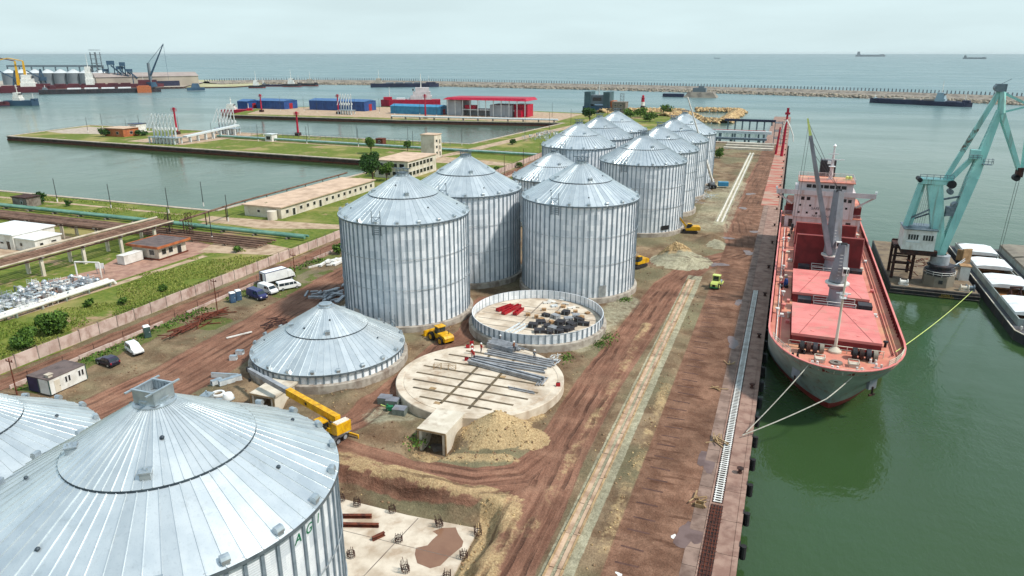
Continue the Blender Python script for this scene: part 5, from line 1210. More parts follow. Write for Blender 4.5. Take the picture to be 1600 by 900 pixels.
# ------------------------------------------------------------------ floating crane
def floating_crane():
    t = thing('floating_crane', 'turquoise floating crane on a dark rusty pontoon', 'crane', (36, 182, -2.5)); Y = 182
    mb = MB(); mb.ext([(177.0, -4), (176.4, -.9), (222, -.9), (221, -4)], 25.8, 43.6); wb(mb, 'pontoon', 'hull_black', t)
    mb = MB(); mb.bx(26.0, 43.4, 176.7, 221.6, -.9, -.8); wb(mb, 'deck', 'pontoon_deck', t)
    mb = MB(); mb.bx(25.7, 43.7, 176.25, 176.4, -1.4, -1.25); mb.bx(25.7, 43.7, 176.3, 176.45, -2.2, -2.1); mb.bx(25.9, 43.5, 176.45, 176.6, -.8, -.6); wb(mb, 'rubbing_strake', 'old_concrete', t)
    text('lettering', 'CAROL 1', .55, M['orange_letter'], t, (1.2, -5.72, .82), (PI/2, 0, 0)); text('lettering', 'CONSTANTA', .5, M['orange_letter'], t, (1.2, -5.72, .38), (PI/2, 0, 0))
    # pedestal
    mb = MB(); mb.lathe([(3.3, -.8), (3.3, 1.6), (2.6, 1.7)], 8, (36, Y, 0), PI/8, PI/8 + 2*PI); p = wb(mb, 'pedestal', 'barge_tan', t)
    mb = MB(); mb.bx(35.6, 36.4, 178.75, 178.95, .1, .9); mb.build('porthole', M['window_dark'], p, False)
    mb = MB(); mb.lathe([(2.6, 1.7), (2.6, 2.3), (3.1, 2.4), (3.1, 2.9), (2.2, 3.0), (2.2, 3.6), (2.8, 3.7), (2.8, 4.0), (1.6, 4.1)], 28, (36, Y, 0)); wb(mb, 'slew_ring', 'hull_black', t, True)
    mb = MB(); rail(mb, [(36 + 3.3*math.cos(a), Y + 3.3*math.sin(a), 1.7) for a in [k*PI/6 for k in range(13)]], 1.0, 2, .05, 2); wb(mb, 'pedestal_railing', 'white_paint', t)
    mb = MB(); mb.lathe([(2.0, 4.1), (2.0, 6.2), (1.2, 6.4)], 20, (35.6, Y, 0)); wb(mb, 'turntable', 'steel_grey', t, True)
    # column
    mb = MB(); mb.beam((35.2, Y, 5.8), (31.7, Y, 22.4), 2.2, 2.3, 2.6, 3.0); col = wb(mb, 'column', 'turquoise', t)
    mb = MB(); mb.box((31.7, Y, 22.8), (6.4, 3.0, .9)); mb.box((31.7, Y, 23.4), (6.8, 3.3, .18)); sub_p = wb(mb, 'top_platform', 'turquoise', t)
    mb = MB(); rail(mb, [(28.4, Y - 1.6, 23.5), (35.0, Y - 1.6, 23.5)], 1.0, 1.3, .06, 2); mb.build('railing', M['galv_dark'], sub_p, False, tuple(0 for _ in range(3)))
    mb = MB(); mb.tube((34.8, Y - 1.9, 22.6), (34.8, Y + 1.9, 22.6), .9, n=16); mb.tube((28.5, Y - 1.7, 23.2), (28.5, Y + 1.7, 23.2), .5, n=12); mb.build('sheave', M['black'], sub_p)
    for p_ in (sub_p,):
        for c in p_.children: c.location = (0, 0, 0)
    for (a, b, w_) in (((28.8, Y - 1, 22.3), (27.2, Y - 1, 12.6), .8), ((29.6, Y + 1, 22.3), (28.4, Y + 1, 12.6), .8), ((29.4, Y - .4, 20.4), (27.9, Y - .4, 12.6), .5)):
        mb = MB(); mb.beam(a, b, w_, w_ * 1.3); wb(mb, 'back_strut', 'turquoise', t)
    mb = MB(); mb.beam((28.0, Y - .9, 14.4), (31.8, Y - .9, 16.8), .3, .35); mb.beam((28.2, Y + .9, 13.6), (32.4, Y + .9, 15.6), .3, .35); wb(mb, 'brace', 'galv_dark', t)
    # machinery house
    mb = MB(); mb.bx(27.0, 33.6, 179.4, 186, 7.4, 12.1); mh = wb(mb, 'machinery_house', 'white_paint', t)
    for k in range(8):
        x = 28.0 + (k % 4) * .55 + (3.0 if k > 3 else 0); mb = MB(); mb.bx(x, x + .38, 179.33, 179.38, 9.8, 11.0); sub(mb, 'window', 'window_dark', mh)
    mb = MB(); mb.bx(26.8, 33.8, 179.1, 186.2, 12.1, 12.3); sub(mb, 'roof', 'galv_dark', mh); mb = MB(); mb.bx(27.6, 30.4, 179.3, 179.39, 9.2, 9.35); sub(mb, 'sill', 'galv_white', mh)
    mb = MB()
    for k in range(7): mb.tube((28.4 + k*.5, Y + 2, 12.3), (29.6 + k*.3, Y + 1, 22), .03, n=4)
    wb(mb, 'hoist_wire', 'cable', t)
    mb = MB(); mb.bx(27.2, 34.4, 179.6, 185.6, 6.2, 7.4); wb(mb, 'house_frame', 'dark_rust', t)
    # boom, tie and fly jib
    kn, ft = Vector((41.2, Y, 38.6)), Vector((35.6, Y, 6.8)); mid = ft.lerp(kn, .55)
    for sy in (-.9, .9):
        mb = MB(); o_ = Vector((0, sy, 0)); mb.beam(ft + o_, mid + o_ * 1.0, 1.0, 1.3, 1.2, 2.0); mb.beam(mid + o_, kn + o_ * .5, 1.2, 2.0, .8, 1.0); wb(mb, 'boom', 'turquoise', t)
    mb = MB()
    for k in range(10):
        p = ft.lerp(kn, .1 + k*.085); mb.beam(p + Vector((0, -1, 0)), p + Vector((0, 1, 0)), .25, .3)
    for k in range(14):
        p = mid.lerp(kn, k / 16) + Vector((-.9, -1.6, .4)); mb.tube(p + Vector((-.25, 0, 0)), p + Vector((.25, 0, 0)), .04, n=4)
    wb(mb, 'boom_bracing', 'turquoise', t)
    jt = Vector((40.6, Y, 42.8)); tl = Vector((33.6, Y, 23.4))
    mb = MB(); mb.beam(tl, jt, .7, .95); tie = wb(mb, 'upper_tie', 'turquoise', t); 
    mb = MB(); mb.beam(tl.lerp(jt, .32) + Vector((0, -.02, .02)), tl.lerp(jt, .58) + Vector((0, -.02, .02)), .76, 1.0); sub(mb, 'rust_patch', 'rust_turq', tie)
    mb = MB(); mb.box((jt.x, Y, 43.2), (1.9, 1.6, 1.6)); mb.tube((jt.x - .6, Y - .9, 43.2), (jt.x - .6, Y + .9, 43.2), .7, n=12); mb.tube((jt.x, Y, 44), (jt.x + 1.6, Y, 45), .05, n=4); wb(mb, 'jib_head', 'galv_dark', t)
    ns = Vector((47.3, Y, 25.6))
    for sy in (-1.1, 1.1):
        mb = MB(); a = Vector((41.0, Y + sy*.5, 42.4)); b = Vector((41.6, Y + sy, 38.0)); mb.beam(a, b, .6, .9); mb.beam(b, ns + Vector((0, sy*.4, 0)), .7, 1.0, .5, .7); wb(mb, 'fly_jib', 'turquoise', t)
    mb = MB(); k2 = Vector((45.6, Y, 39.8)); mb.beam((41.2, Y, 42.2), (47.5, Y, 39.2), .4, .5); mb.beam((41.8, Y, 38.2), (46.4, Y, 39.6), .35, .4); mb.beam((46.6, Y, 39.6), (47.6, Y, 26), .5, .6); wb(mb, 'jib_strut', 'turquoise', t)
    mb = MB(); mb.box((ns.x - .1, Y, ns.z + .2), (1.2, 1.6, 2.0)); wb(mb, 'jib_nose', 'dark_rust', t)
    mb = MB(); mb.tube((ns.x - .5, Y - .8, ns.z - 1), (ns.x - .5, Y + .8, ns.z - 1), .7, n=14); wb(mb, 'nose_sheave', 'black', t)
    mb = MB()
    for dx in (-.25, .25): mb.tube((ns.x + dx, Y, ns.z - 1.4), (49.6 + dx, Y + 11, 3.6), .04, n=4)
    wb(mb, 'hoist_rope', 'cable', t)
    # balance lever with cabin
    mb = MB(); mb.beam((34.4, Y, 23.2), (38.0, Y, 28.4), .8, 1.0); mb.beam((38.0, Y, 28.4), (39.6, Y, 29.0), .6, .6); wb(mb, 'balance_lever', 'turquoise', t)
    mb = MB(); mb.box((38.0, Y - 1.6, 29.4), (1.9, 1.6, 1.9)); cb = wb(mb, 'cabin', 'turquoise', t); mb = MB(); rail(mb, [(36.8, Y - 2.5, 28.3), (39.2, Y - 2.5, 28.3)], 1.0, .8, .05, 2); mb.box((40.6, Y - 1.5, 27.3), (1.8, 1.2, .15)); rail(mb, [(39.7, Y - 2.1, 27.4), (41.6, Y - 2.1, 27.4), (41.6, Y - .8, 27.4)], 1.1, .7, .05, 2); sub(mb, 'railing', 'galv_dark', cb)
    mb = MB(); mb.box((35.6, Y - .6, 16.5), (1.8, 1.6, 2.0)); mb.tube((36.6, Y - 1.2, 17.6), (36.6, Y + 1.2, 17.6), .9, n=14); mb.beam((33.4, Y, 18.8), (37.0, Y, 19.8), .4, .4); mb.beam((33.6, Y, 14.8), (36.4, Y, 16), .4, .4); mb.tube((35.0, Y - 1, 20.8), (35.0, Y + 1, 20.8), .6, n=12); wb(mb, 'counterweight_gear', 'galv_dark', t)
    # clutter on the deck
    for (x, y, m) in ((28.6, 178.6, 'white_paint'), (40.8, 178.6, 'cream'), (42.0, 179.2, 'galv_dark')):
        mb = MB(); mb.tube((x - .7, y, -.1), (x + .7, y, -.1), .45, n=12); mb.tube((x - .85, y, -.1), (x - .7, y, -.1), .75, n=12); mb.tube((x + .7, y, -.1), (x + .85, y, -.1), .75, n=12); mb.bx(x - 1, x + 1, y - .6, y + .6, -.8, -.5); wb(mb, 'deck_winch', m, t)
    mb = MB()
    for (x, y0) in ((26.6, 184), (30.6, 184), (26.6, 190), (30.6, 190)): mb.box((x, y0, 3.2), (.6, .6, 8.0))
    for z in (1.2, 3.0, 5.0, 7.0): mb.bx(26.4, 30.9, 183.8, 184.2, z, z + .35); mb.bx(26.4, 30.9, 189.8, 190.2, z, z + .35)
    mb.bx(26.2, 33, 184, 190, 6.6, 7.0); wb(mb, 'rusty_gantry', 'dark_rust', t)
    mb = MB()
    for k in range(26):
        a = Vector((random.uniform(30.8, 34.4), random.uniform(186, 190), random.uniform(-.4, 3.4))); b = a + Vector((random.uniform(-1.8, 1.8), random.uniform(-1.2, 1.2), random.uniform(-.8, .8))); mb.tube(a, b, .09, n=5)
    wb(mb, 'scrap_heap', 'rust', t)
    mb = MB(); mb.bx(41.2, 43.2, 187, 189.4, -.8, 2.6); dh = wb(mb, 'deck_hut', 'white_paint', t); mb = MB(); mb.bx(41.0, 43.4, 186.8, 189.6, 2.6, 2.8); sub(mb, 'roof', 'cardboard', dh)
    mb = MB(); mb.box((42.6, 190.5, 4.4), (2.2, .5, 3.4), .5); mb.box((41.6, 191.6, 4.2), (1.6, .4, 2.6), -.5); wb(mb, 'plywood_crate', 'cardboard', t)
    mb = MB()
    for k in range(14):
        a = Vector((38.2, 186, 1 + k*.1)); b = Vector((42.4, 190 + k*.1, random.uniform(.5, 4.0))); mb.tube(a, b, .07, n=4)
    mb.bx(37.8, 41, 187.5, 188, 2.4, 2.7); wb(mb, 'lattice', 'galv_dark', t)
b = NB('rust_turq'); M['rust_turq'] = b.set(Base_Color=b.mix(b.ramp(b.noise(b.g.outputs['Position'], .9, 5, .7), .42, .6), S(160, 212, 204, .9), S(104, 78, 62, .8)), Roughness=.7)
floating_crane()
def barge(label, x0, x1, y0, y1, covers, m, open_):
    t = thing('barge', label, 'barge', ((x0+x1)/2, (y0+y1)/2, -2.5), 0, 'cargo barges'); xm = (x0+x1)/2
    mb = MB(); poly = [(x0, y1), (x0, y0 + 4), (x0 + 1.6, y0 + .6), (x0 + 2.6, y0), (x1 - 2.6, y0), (x1 - 1.6, y0 + .6), (x1, y0 + 4), (x1, y1)]
    mb.prism(poly, -4, -.6); wb(mb, 'hull', 'hull_black', t)
    mb = MB(); mb.add([(p[0], p[1], -.59) for p in poly], tess(poly)); wb(mb, 'deck', 'hull_black2', t)
    mb = MB()
    for (a, c) in zip(poly, poly[1:]): mb.beam((*a, -.52), (*c, -.52), .22, .14)
    wb(mb, 'gunwale', 'cream', t)
    mb = MB(); a, c = x0 + 1.1, x1 - 1.1
    for (q, r_, s_, u) in ((a, a+.2, y0+7, y1-2), (c-.2, c, y0+7, y1-2), (a+.2, c-.2, y0+7, y0+7.2), (a+.2, c-.2, y1-2.2, y1-2)): mb.bx(q, r_, s_, u, -.6, .9)
    wb(mb, 'coaming', 'hull_grey', t)
    mb = MB(); mb.bx(a+.2, c-.2, y0+7.2, y1-2.2, -.58, -.5); wb(mb, 'hold_floor', 'hold_orange', t)
    for (s_, u) in covers:
        n = 2
        for k in range(n):
            ya, yb = s_ + (u - s_) * k / n, s_ + (u - s_) * (k + 1) / n - .12; zc = 1.5
            mb = MB(); mb.ext([(-1, 0), (1, 0), (1, .55), (.55, .85), (-.55, .85), (-1, .55)], 0, 1)
            mb.v = [(xm + y_ * (c - a) / 2 * 1.04, ya + x_ * (yb - ya), .92 + z_) for (x_, y_, z_) in mb.v]; wb(mb, 'hatch_cover', m, t)
    for (x, y) in ((x0 + 3.4, y0 + 2), (x1 - 3.4, y0 + 2), (xm, y0 + 3.4), (x0 + 1.6, y0 + 5)):
        mb = MB()
        for s_ in (-.35, .35): mb.tube((x + s_, y, -.6), (x + s_, y, .1), .2, n=8)
        wb(mb, 'bollard', 'white_paint', t)
mat('hull_black2', S(84, 84, 88), S(66, 66, 70), .4, .8, dirt=S(120, 104, 92), dscale=.4)
barge('dark barge with white hatch covers and open holds beside the pontoon', 44.8, 54.2, 149.5, 222, [(159, 170), (178, 187), (193.5, 202), (207, 216)], 'barge_white', True)
barge('dark barge with closed beige covers at the right edge', 55.2, 65, 152, 222, [(160, 175), (176, 190), (191, 205), (206, 219)], 'barge_tan', False)
mb = MB(); gx, gy, gz = 49.6, 193, 3.0
for s_ in (-1, 1): mb.ext([(-.9, -1.6), (0, .4), (.9, -1.6), (.5, -1.6), (0, -.6), (-.5, -1.6)], s_*1.0 - .12, s_*1.0 + .12)
mb.box((0, 0, .5), (2.4, .5, .4)); tag(mb.build('grab_bucket', M['dark_rust'], None, False, (49.4, 174.5, 1.7), .3), 'dark clamshell grab hanging over the open barge hold', 'grab')
# ------------------------------------------------------------------ quay
mat('quay_old', S(160, 134, 120, .8), S(128, 104, 92, .8), .5, .9, bump=.15, dirt=S(104, 76, 66, .8), dscale=.35, rnd=.2)
def quay():
    base = solid('quay', [(-5.45, -150), (0, -150), (0, 446), (-5.45, 446)], M['quay_concrete'], M['quay_wall'], -.12)
    mb = MB(); mb.bx(-3.85, -.62, -.0, 5.94, -.1, .06); me = mb.mesh('quay_slab', M['quay_concrete'])
    mb = MB(); mb.bx(-.58, .0, 0, 5.94, -.1, .1); mc = mb.mesh('edge_block', M['quay_concrete'])
    mb = MB(); mb.bx(-5.4, -3.9, 0, 2.94, -.1, .045); md = mb.mesh('quay_slab', M['quay_old'])
    for k in range(50):
        y = 48 + 6.0 * k
        if y > 440: break
        obj('quay_slab', me, base, (0, y, random.uniform(-.01, .01))); obj('edge_block', mc, base, (0, y, 0))
        for q in (0, 3.0): obj('quay_slab', md, base, (0, y + q, random.uniform(-.012, .012)))
    # rubber fenders hung on the quay face
    mb = MB(); mb.tube((.38, 0, -1.6), (.38, 0, .0), .34, n=10); mb.box((.02, 0, -.7), (.1, .9, 1.8)); fm = mb.mesh('fender', M['rubber'])
    for k in range(64):
        o = obj('quay_fender', fm, None, (0.02, 56 + k * 6.1, 0)); tag(o, 'black rubber fender on the quay wall ' + ('below the white formwork, ahead of the ship' if 56 + k*6.1 < 103 else 'in the gap beside the red ship' if 56 + k*6.1 < 215 else 'beyond the ship towards the far end'), 'fender', 'fenders along the quay wall')
    mb = MB(); mb.lathe([(.32, .06), (.22, .3), (.22, .5), (.42, .62), (.42, .72), (0, .8)], 12); bm_ = mb.mesh('quay_bollard', M['dark_rust'], True)
    for k in range(16):
        o = obj('quay_bollard', bm_, None, (-1.0, 60 + k * 24.0 - (k % 2) * 1.5, .06)); tag(o, 'squat rusty mooring bollard on the quay edge', 'bollard', 'mooring bollards on the quay')
quay()
def trench():
    t = thing('rail_trench', 'white ladder-like rail formwork running along the quay edge', 'rail', (-3.0, 75, .06))
    for x in (-.36, .36): mb = MB(); mb.bx(x - .05, x + .05, 0, 84, 0, .12); mb.build('side_rail', M['white_paint'], t)
    mb = MB()
    for k in range(168): mb.bx(-.5, .5, k*.5, k*.5 + .2, .12, .17)
    struct(mb.build('cross_bar', M['white_paint'], t), 'stuff')
    mb = MB(); mb.bx(-.62, .62, 0, 84, -.002, .02); mb.build('bed', M['dark_rust'], t)
    t = thing('rebar_trench', 'rusty rebar trench continuing the white formwork towards the camera', 'rail', (-3.0, 48, .06))
    mb = MB(); mb.bx(-.7, .7, 0, 26.6, -.002, .015); mb.build('bed', M['dark_rust'], t)
    mb = MB()
    for k in range(40): mb.tube((-.75 + random.uniform(-.1, .1), .4 + k*.65, .16), (.75 + random.uniform(-.1, .1), .4 + k*.65, .16), .035, n=4)
    for x in (-.5, -.15, .2, .5): mb.tube((x, 0, .13), (x, 26.5, .13), .03, n=4)
    struct(mb.build('rebar', M['rust'], t), 'stuff')
trench()
def rail_beams(label, xs, y0, y1, wd, m1, m2):
    t = thing('crane_rail_beam', label, 'rail', (0, y0, 0), 0, 'crane rail beams in the gravel strip'); n = int((y1 - y0) / 5.8)
    for j, x in enumerate(xs):
        mb = MB(); mb.bx(-wd/2, wd/2, 0, 5.7, -.2, .16); me = mb.mesh('beam_segment', M[m1])
        mb = MB(); mb.bx(-.1, .1, 0, 5.7, .16, .26); mr = mb.mesh('edge_board', M[m2])
        for k in range(n):
            obj('beam_segment', me, t, (x + random.uniform(-.04, .04), k*5.8, random.uniform(-.03, .03))); obj('edge_board', mr, t, (x + (wd/2 - .1) * (1 if j else -1), k*5.8 + random.uniform(-.3, .3), random.uniform(-.01, .02)))
    mb = MB(); mb.bx(min(xs) + wd/2, max(xs) - wd/2, 0, y1 - y0, -.1, .03); mb.build('trough', M['path_earth'], t)
mat('beam_conc', S(210, 180, 152, .85), S(180, 148, 122, .85), .6, .85, rnd=.2, dirt=S(128, 96, 80, .8), dscale=.5)
rail_beams('long pinkish twin beam of crane rail in the near gravel strip', (-17.85, -16.75), 46, 162, .7, 'beam_conc', 'timber')
rail_beams('pale twin beam of crane rail in the far gravel strip', (-17.9, -16.6), 226, 400, .6, 'cream', 'white_paint')
def sleepers():
    par = bpy.data.objects['building_site_ground']; mb = MB(); mb.bx(-1.25, 1.25, -.14, .14, -.05, .035); me = mb.mesh('sleeper', M['sleeper_stain'])
    for k in range(46):
        obj('sleeper', me, par, (-10.6 + random.uniform(-.2, .2), 50 + k*2.75 + random.uniform(-.4, .4), random.uniform(-.012, .004)), random.uniform(-.05, .05))
mat('sleeper_stain', S(104, 74, 64, .8), S(84, 58, 50, .8), .8, .9)
sleepers()
def blob(name, px, py, rx, ry, m, z=.045, label=None, n=22):
    g = G(px, py, z); s_ = random.uniform(0, 9); pts = []
    for k in range(n):
        a = 2*PI*k/n; r = 1 + .28*math.sin(2*a + s_) + .18*math.sin(3*a + 2*s_) + .1*math.sin(7*a + s_); pts.append((g.x + rx*r*math.cos(a), g.y + ry*r*math.sin(a)))
    return strip(name, pts, m, z)
for (px, py, rx, ry) in ((1105, 720, .9, 3.2), (1078, 835, 1.3, 2.6), (1145, 535, 1.0, 2.6), (1156, 472, .9, 2.2), (1170, 395, 1.4, 2.0), (1118, 413, 2.4, 2.0), (1135, 372, 1.6, 1.6), (1180, 362, 1.6, 1.4), (1160, 325, 1.4, 2.0), (1172, 303, 1.5, 2.2)):
    blob('puddle', px, py, rx, ry, M['water_violet'])
for (px, py, rx, ry) in ((967, 897, .35, .25), (1052, 838, .25, .35)): blob('lime_spill', px, py, rx, ry, M['white_paint'], .05)
# small timber heaps on the apron
def sticks(name, label, px, py, n, L, m, spread=.8, z=.05, cat='timber', group='timber heaps on the apron', thick=.1):
    g = G(px, py, .05); t = thing(name, label, cat, (g.x, g.y, max(.03, ground_z(g.x, g.y))), 0, group)
    for k in range(n):
        a = random.uniform(0, PI); p = Vector((random.uniform(-spread, spread), random.uniform(-spread, spread), .08 + .11*k*.6)); d = Vector((math.cos(a), math.sin(a), random.uniform(-.05, .1))) * L * random.uniform(.4, .6)
        mb = MB(); mb.beam(p - d, p + d, thick * 1.4, thick); mb.build('plank', M[m], t)
sticks('timber_heap', 'loose pale planks beside a small crate on the near apron', 1094, 782, 6, 1.8, 'timber')
sticks('timber_heap', 'scattered pale planks on the apron below the mooring lines', 1122, 690, 9, 2.0, 'timber')
sticks('timber_heap', 'two pale planks leaning on the apron edge further back', 1124, 607, 4, 1.7, 'timber')
sticks('timber_heap', 'small board heap halfway along the apron', 1137, 569, 4, 1.5, 'timber')
mb = MB(); mb.bx(-.5, .5, -.4, .4, 0, .06); mb.bx(-.5, -.44, -.4, .4, .06, .5); mb.bx(.44, .5, -.4, .4, .06, .5); mb.bx(-.44, .44, -.4, -.34, .06, .5); mb.bx(-.44, .44, .34, .4, .06, .5)
g = G(1093, 791, .03); tag(mb.build('wooden_crate', M['timber'], None, False, (g.x, g.y, .04)), 'small open wooden crate on the near apron', 'crate')
# ------------------------------------------------------------------ concrete boundary wall and fence
def wall():
    t = thing('boundary_wall', 'long stained pinkish concrete panel wall along the grass', 'wall', (-116.6, 40, 0))
    mb = MB(); mb.bx(-.08, .08, .06, 3.94, 0, 2.25); me = mb.mesh('wall_panel', M['wall_concrete']); mb = MB(); mb.box((0, 0, 1.2), (.24, .14, 2.5)); mp = mb.mesh('post', M['old_concrete'])
    for k in range(100):
        obj('wall_panel', me, t, (random.uniform(-.02, .02), 4.0*k, random.uniform(-.05, .05))); obj('post', mp, t, (0, 4.0*k, 0))
    mb = MB()
    for x in (-.06, .06): mb.tube((x, 0, 2.6 + x), (x, 400, 2.6 + x), .02, n=4)
    mb.build('wire', M['dark_rust'], t)
    t = thing('low_fence', 'low concrete kerb with thin rusty fence posts beside the dirt road', 'fence', (-109.6, 66, 0))
    mb = MB(); mb.bx(-.12, .12, 0, 6.0, -.1, .75); me = mb.mesh('plinth', M['wall_concrete']); mb = MB(); mb.tube((0, 0, 0), (0, 0, 1.9), .05, n=5); mp = mb.mesh('fence_post', M['dark_rust'])
    for k in range(60):
        if k not in (5, 11, 12, 19, 26): obj('plinth', me, t, (random.uniform(-.05, .05), 6.05*k, random.uniform(-.15, .02)))
        o = obj('fence_post', mp, t, (0, 3 + 6.05*k, 0)); o.rotation_euler = (random.uniform(-.06, .06), random.uniform(-.06, .06), 0)
wall()
def pole(label, x, y, h, m='bark', arm=True, base=None, r=.13, z=0.0, group='poles', name='utility_pole'):
    t = thing(name, label, 'pole', (x, y, z), 0, group); mb = MB(); mb.tube((0, 0, -.3), (0, 0, h), r, r*.7, 8); mb.build('mast', M[m], t)
    if arm:
        mb = MB(); mb.box((0, 0, h - .5), (1.5, .1, .12)); mb.box((.6, 0, h - .3), (.12, .1, .3)); mb.box((-.6, 0, h - .3), (.12, .1, .3)); mb.build('crossarm', M[m], t)
    if base: mb = MB(); mb.tube((0, 0, -.1), (0, 0, 1.3), r*1.6, r*1.5, 8); mb.build('painted_base', M[base], t)
    return t
for lb, px, py, h in (('rusty pole standing behind the white site cabin', 27, 618, 6.2), ('dark pole by the rubble heap along the dirt road', 340, 487, 7), ('wooden pole with crossarm behind the minibus', 461, 431, 5.5)):
    g = G(px, py); pole(lb, g.x, g.y, h, 'rust', True, None, .11, 0, 'poles by the dirt road')
for k in range(9):
    pole('dark pole in the row along the far dirt road', -113.6, 215 + k*24, 8.5, 'dark_rust', False, None, .14, 0, 'dark poles in a row behind the silos')
# ------------------------------------------------------------------ heaps and loose things on the site
def heap(name, label, px, py, n, L, m, sx, sy, cat, group, h=.6, wd=.16):
    g = G(px, py, .05); t = thing(name, label, cat, (g.x, g.y, max(.0, ground_z(g.x, g.y))), 0, group)
    for k in range(n):
        a = random.gauss(PI/2 - .2, .5); p = Vector((random.gauss(0, sx), random.gauss(0, sy), 0)); p.z = .1 + h * random.random() * max(0, 1 - abs(p.x)/(2.2*sx)); d = Vector((math.cos(a), math.sin(a), random.uniform(-.12, .12))) * L * random.uniform(.25, .6)
        mb = MB(); mb.beam(p - d, p + d, wd * random.uniform(.6, 1.6), wd * random.uniform(.5, 1)); mb.build('beam', M[m], t)
heap('scrap_timber', 'left half of the rusty timber heap by the fence', 300, 513, 34, 4.6, 'rust', 1.0, 2.6, 'scrap', 'rusty timber heaps')
heap('scrap_timber', 'right half of the rusty timber heap, next to the dark pole', 335, 493, 30, 4.0, 'rust', .9, 2.2, 'scrap', 'rusty timber heaps')
heap('scrap_timber', 'reddish debris heap behind the low silo roof', 430, 505, 24, 2.2, 'dark_rust', 1.4, 1.4, 'scrap', 'rusty timber heaps')
heap('scrap_metal', 'white and grey sheet offcuts piled left of the tall front silo', 515, 462, 26, 3.0, 'steel_grey', 2.2, 2.2, 'scrap', 'offcuts left of the tall front silo', .9, .5)
heap('scrap_metal', 'pale boards stacked by the fence left of the tall front silo', 520, 412, 16, 3.0, 'white_paint', 1.2, 2.4, 'scrap', 'offcuts left of the tall front silo', .8, .5)
g = G(374, 524, .1); mb = MB(); mb.bx(-.15, .15, -2.4, 2.4, 0, .2); tag(mb.build('white_beam', M['white_paint'], None, False, (g.x, g.y, .1), R(-28)), 'single long white beam lying alone by the dirt road', 'beam')
def duct(label, px, py, rz, L, group='white ducts left of the crane', w_=.8, nm='air_duct'):
    g = G(px, py, .1); t = thing(nm, label, 'duct', (g.x, g.y, ground_z(g.x, g.y)), rz, group); mb = MB(); mb.ext([(-w_/2, 0), (-w_/2, .75), (-w_/2+.06, .75), (-w_/2+.06, .06), (w_/2-.06, .06), (w_/2-.06, .75), (w_/2, .75), (w_/2, 0)], -L/2, L/2); mb.build('channel', M['galv_white'], t); mb = MB(); mb.bx(-L/2, L/2, -w_/2, w_/2, .75, .8); mb.build('lid', M['galv'], t)
duct('long white duct lying left of the crane tip', 352, 590, .25, 4.6, w_=.35); duct('short white duct box under the long duct', 339, 601, 1.2, 1.7); duct('wide grey duct box with dark open end', 355, 603, 1.1, 2.4); duct('white duct box nearest the silo wall', 370, 596, .9, 1.6)
duct('lone white box by the dirt road, left one', 365, 561, .4, 1.2); duct('lone white box by the dirt road, right one', 375, 552, .2, 1.3)
def dome(label, px, py, z=0):
    g = G(px, py, .2); t = thing('roof_cowl', label, 'vent', (g.x, g.y, ground_z(g.x, g.y)), 0, 'white cowls'); mb = MB(); mb.lathe([(.8, 0), (.85, .5), (.6, .95), (0, 1.1)], 16); mb.build('cap', M['white_clean'], t, True); mb = MB(); mb.lathe([(.9, 0), (.95, .08), (.8, .12)], 16); mb.build('flange', M['galv'], t, True)
dome('round white cowl lying behind the roof of the nearest silo', 357, 623)
g = G(341, 617, .2); mb = MB(); mb.lathe([(.7, 0), (1.0, 0), (1.0, .3), (.7, .3)], 24, close=True); tag(mb.build('white_ring', M['white_clean'], None, True, (g.x, g.y, ground_z(g.x, g.y) + .05)), 'flat white ring lying next to the white cowl', 'ring')
def blocks():
    mb = MB(); mb.bx(-.95, .95, -.75, .75, 0, 1.0); me = mb.mesh('block', M['block']); mb = MB(); mb.bx(-.95, .95, -.75, .75, 1.0, 1.08); m2 = mb.mesh('top', M['crane_grey'])
    for lb, px, py in (('grey concrete ballast block, left of the pair by the round base', 602, 628), ('grey concrete ballast block, right of the pair by the round base', 614, 632), ('single grey ballast block in front of the green pump', 625, 646)):
        g = G(px, py, .1); o = tag(obj('ballast_block', me, None, (g.x, g.y, ground_z(g.x, g.y)), .15), lb, 'block', 'concrete ballast blocks'); obj('lid', m2, o)
mat('block', S(130, 138, 130, .8), S(108, 118, 112, .8), 1.2, .8)
blocks()
g = G(609, 640, .1); t = thing('green_pump', 'small green pump with a yellow handle by the ballast blocks', 'pump', (g.x, g.y, ground_z(g.x, g.y)), .4)
mb = MB(); mb.box((0, 0, .4), (1.0, .7, .6)); mb.tube((-.3, 0, .7), (-.3, 0, 1.0), .15); mb.build('body', M['green_paint'], t); mb = MB(); mb.beam((-.4, 0, .6), (-1.3, .1, .9), .1); mb.build('handle', M['lime'], t); wheels(t, [(-.3, -.35), (-.3, .35)], .22, .12)
# steel bundles on the bare slab
def bundle(label, pa, pb, n, wd, h, layers=2, gap=.5):
    a, b = G(*pa, 1.55), G(*pb, 1.55); L = (b - a).length; ang = math.atan2(b.y - a.y, b.x - a.x)
    t = thing('steel_bundle', label, 'steel beams', (a.x, a.y, 1.52), ang, 'galvanized steel bundles on the slab'); mb = MB()
    mb.bx(0, L, -wd/2, -wd/2 + .03, 0, h); mb.bx(0, L, -wd/2 + .03, wd/2, 0, .03); mb.bx(0, L, -wd/2 + .03, wd/2, h - .03, h); me = mb.mesh('beam', M['steel_grey'])
    for q in range(layers):
        for k in range(n): obj('beam', me, t, (random.uniform(-.4, .4), k*gap, .06 + q*(h + .06)))
    for x in (L*.2, L*.75): mb = MB(); mb.bx(x - .06, x + .06, -wd, n*gap, 0, .06); mb.build('batten', M['timber'], t)
bundle('front grey bundle of long steel beams nearest the camera', (731, 568), (845, 598), 2, .35, .3, 2, .8); bundle('second grey bundle of long steel beams on the slab', (735, 563), (850, 583), 3, .3, .25, 1, .8)
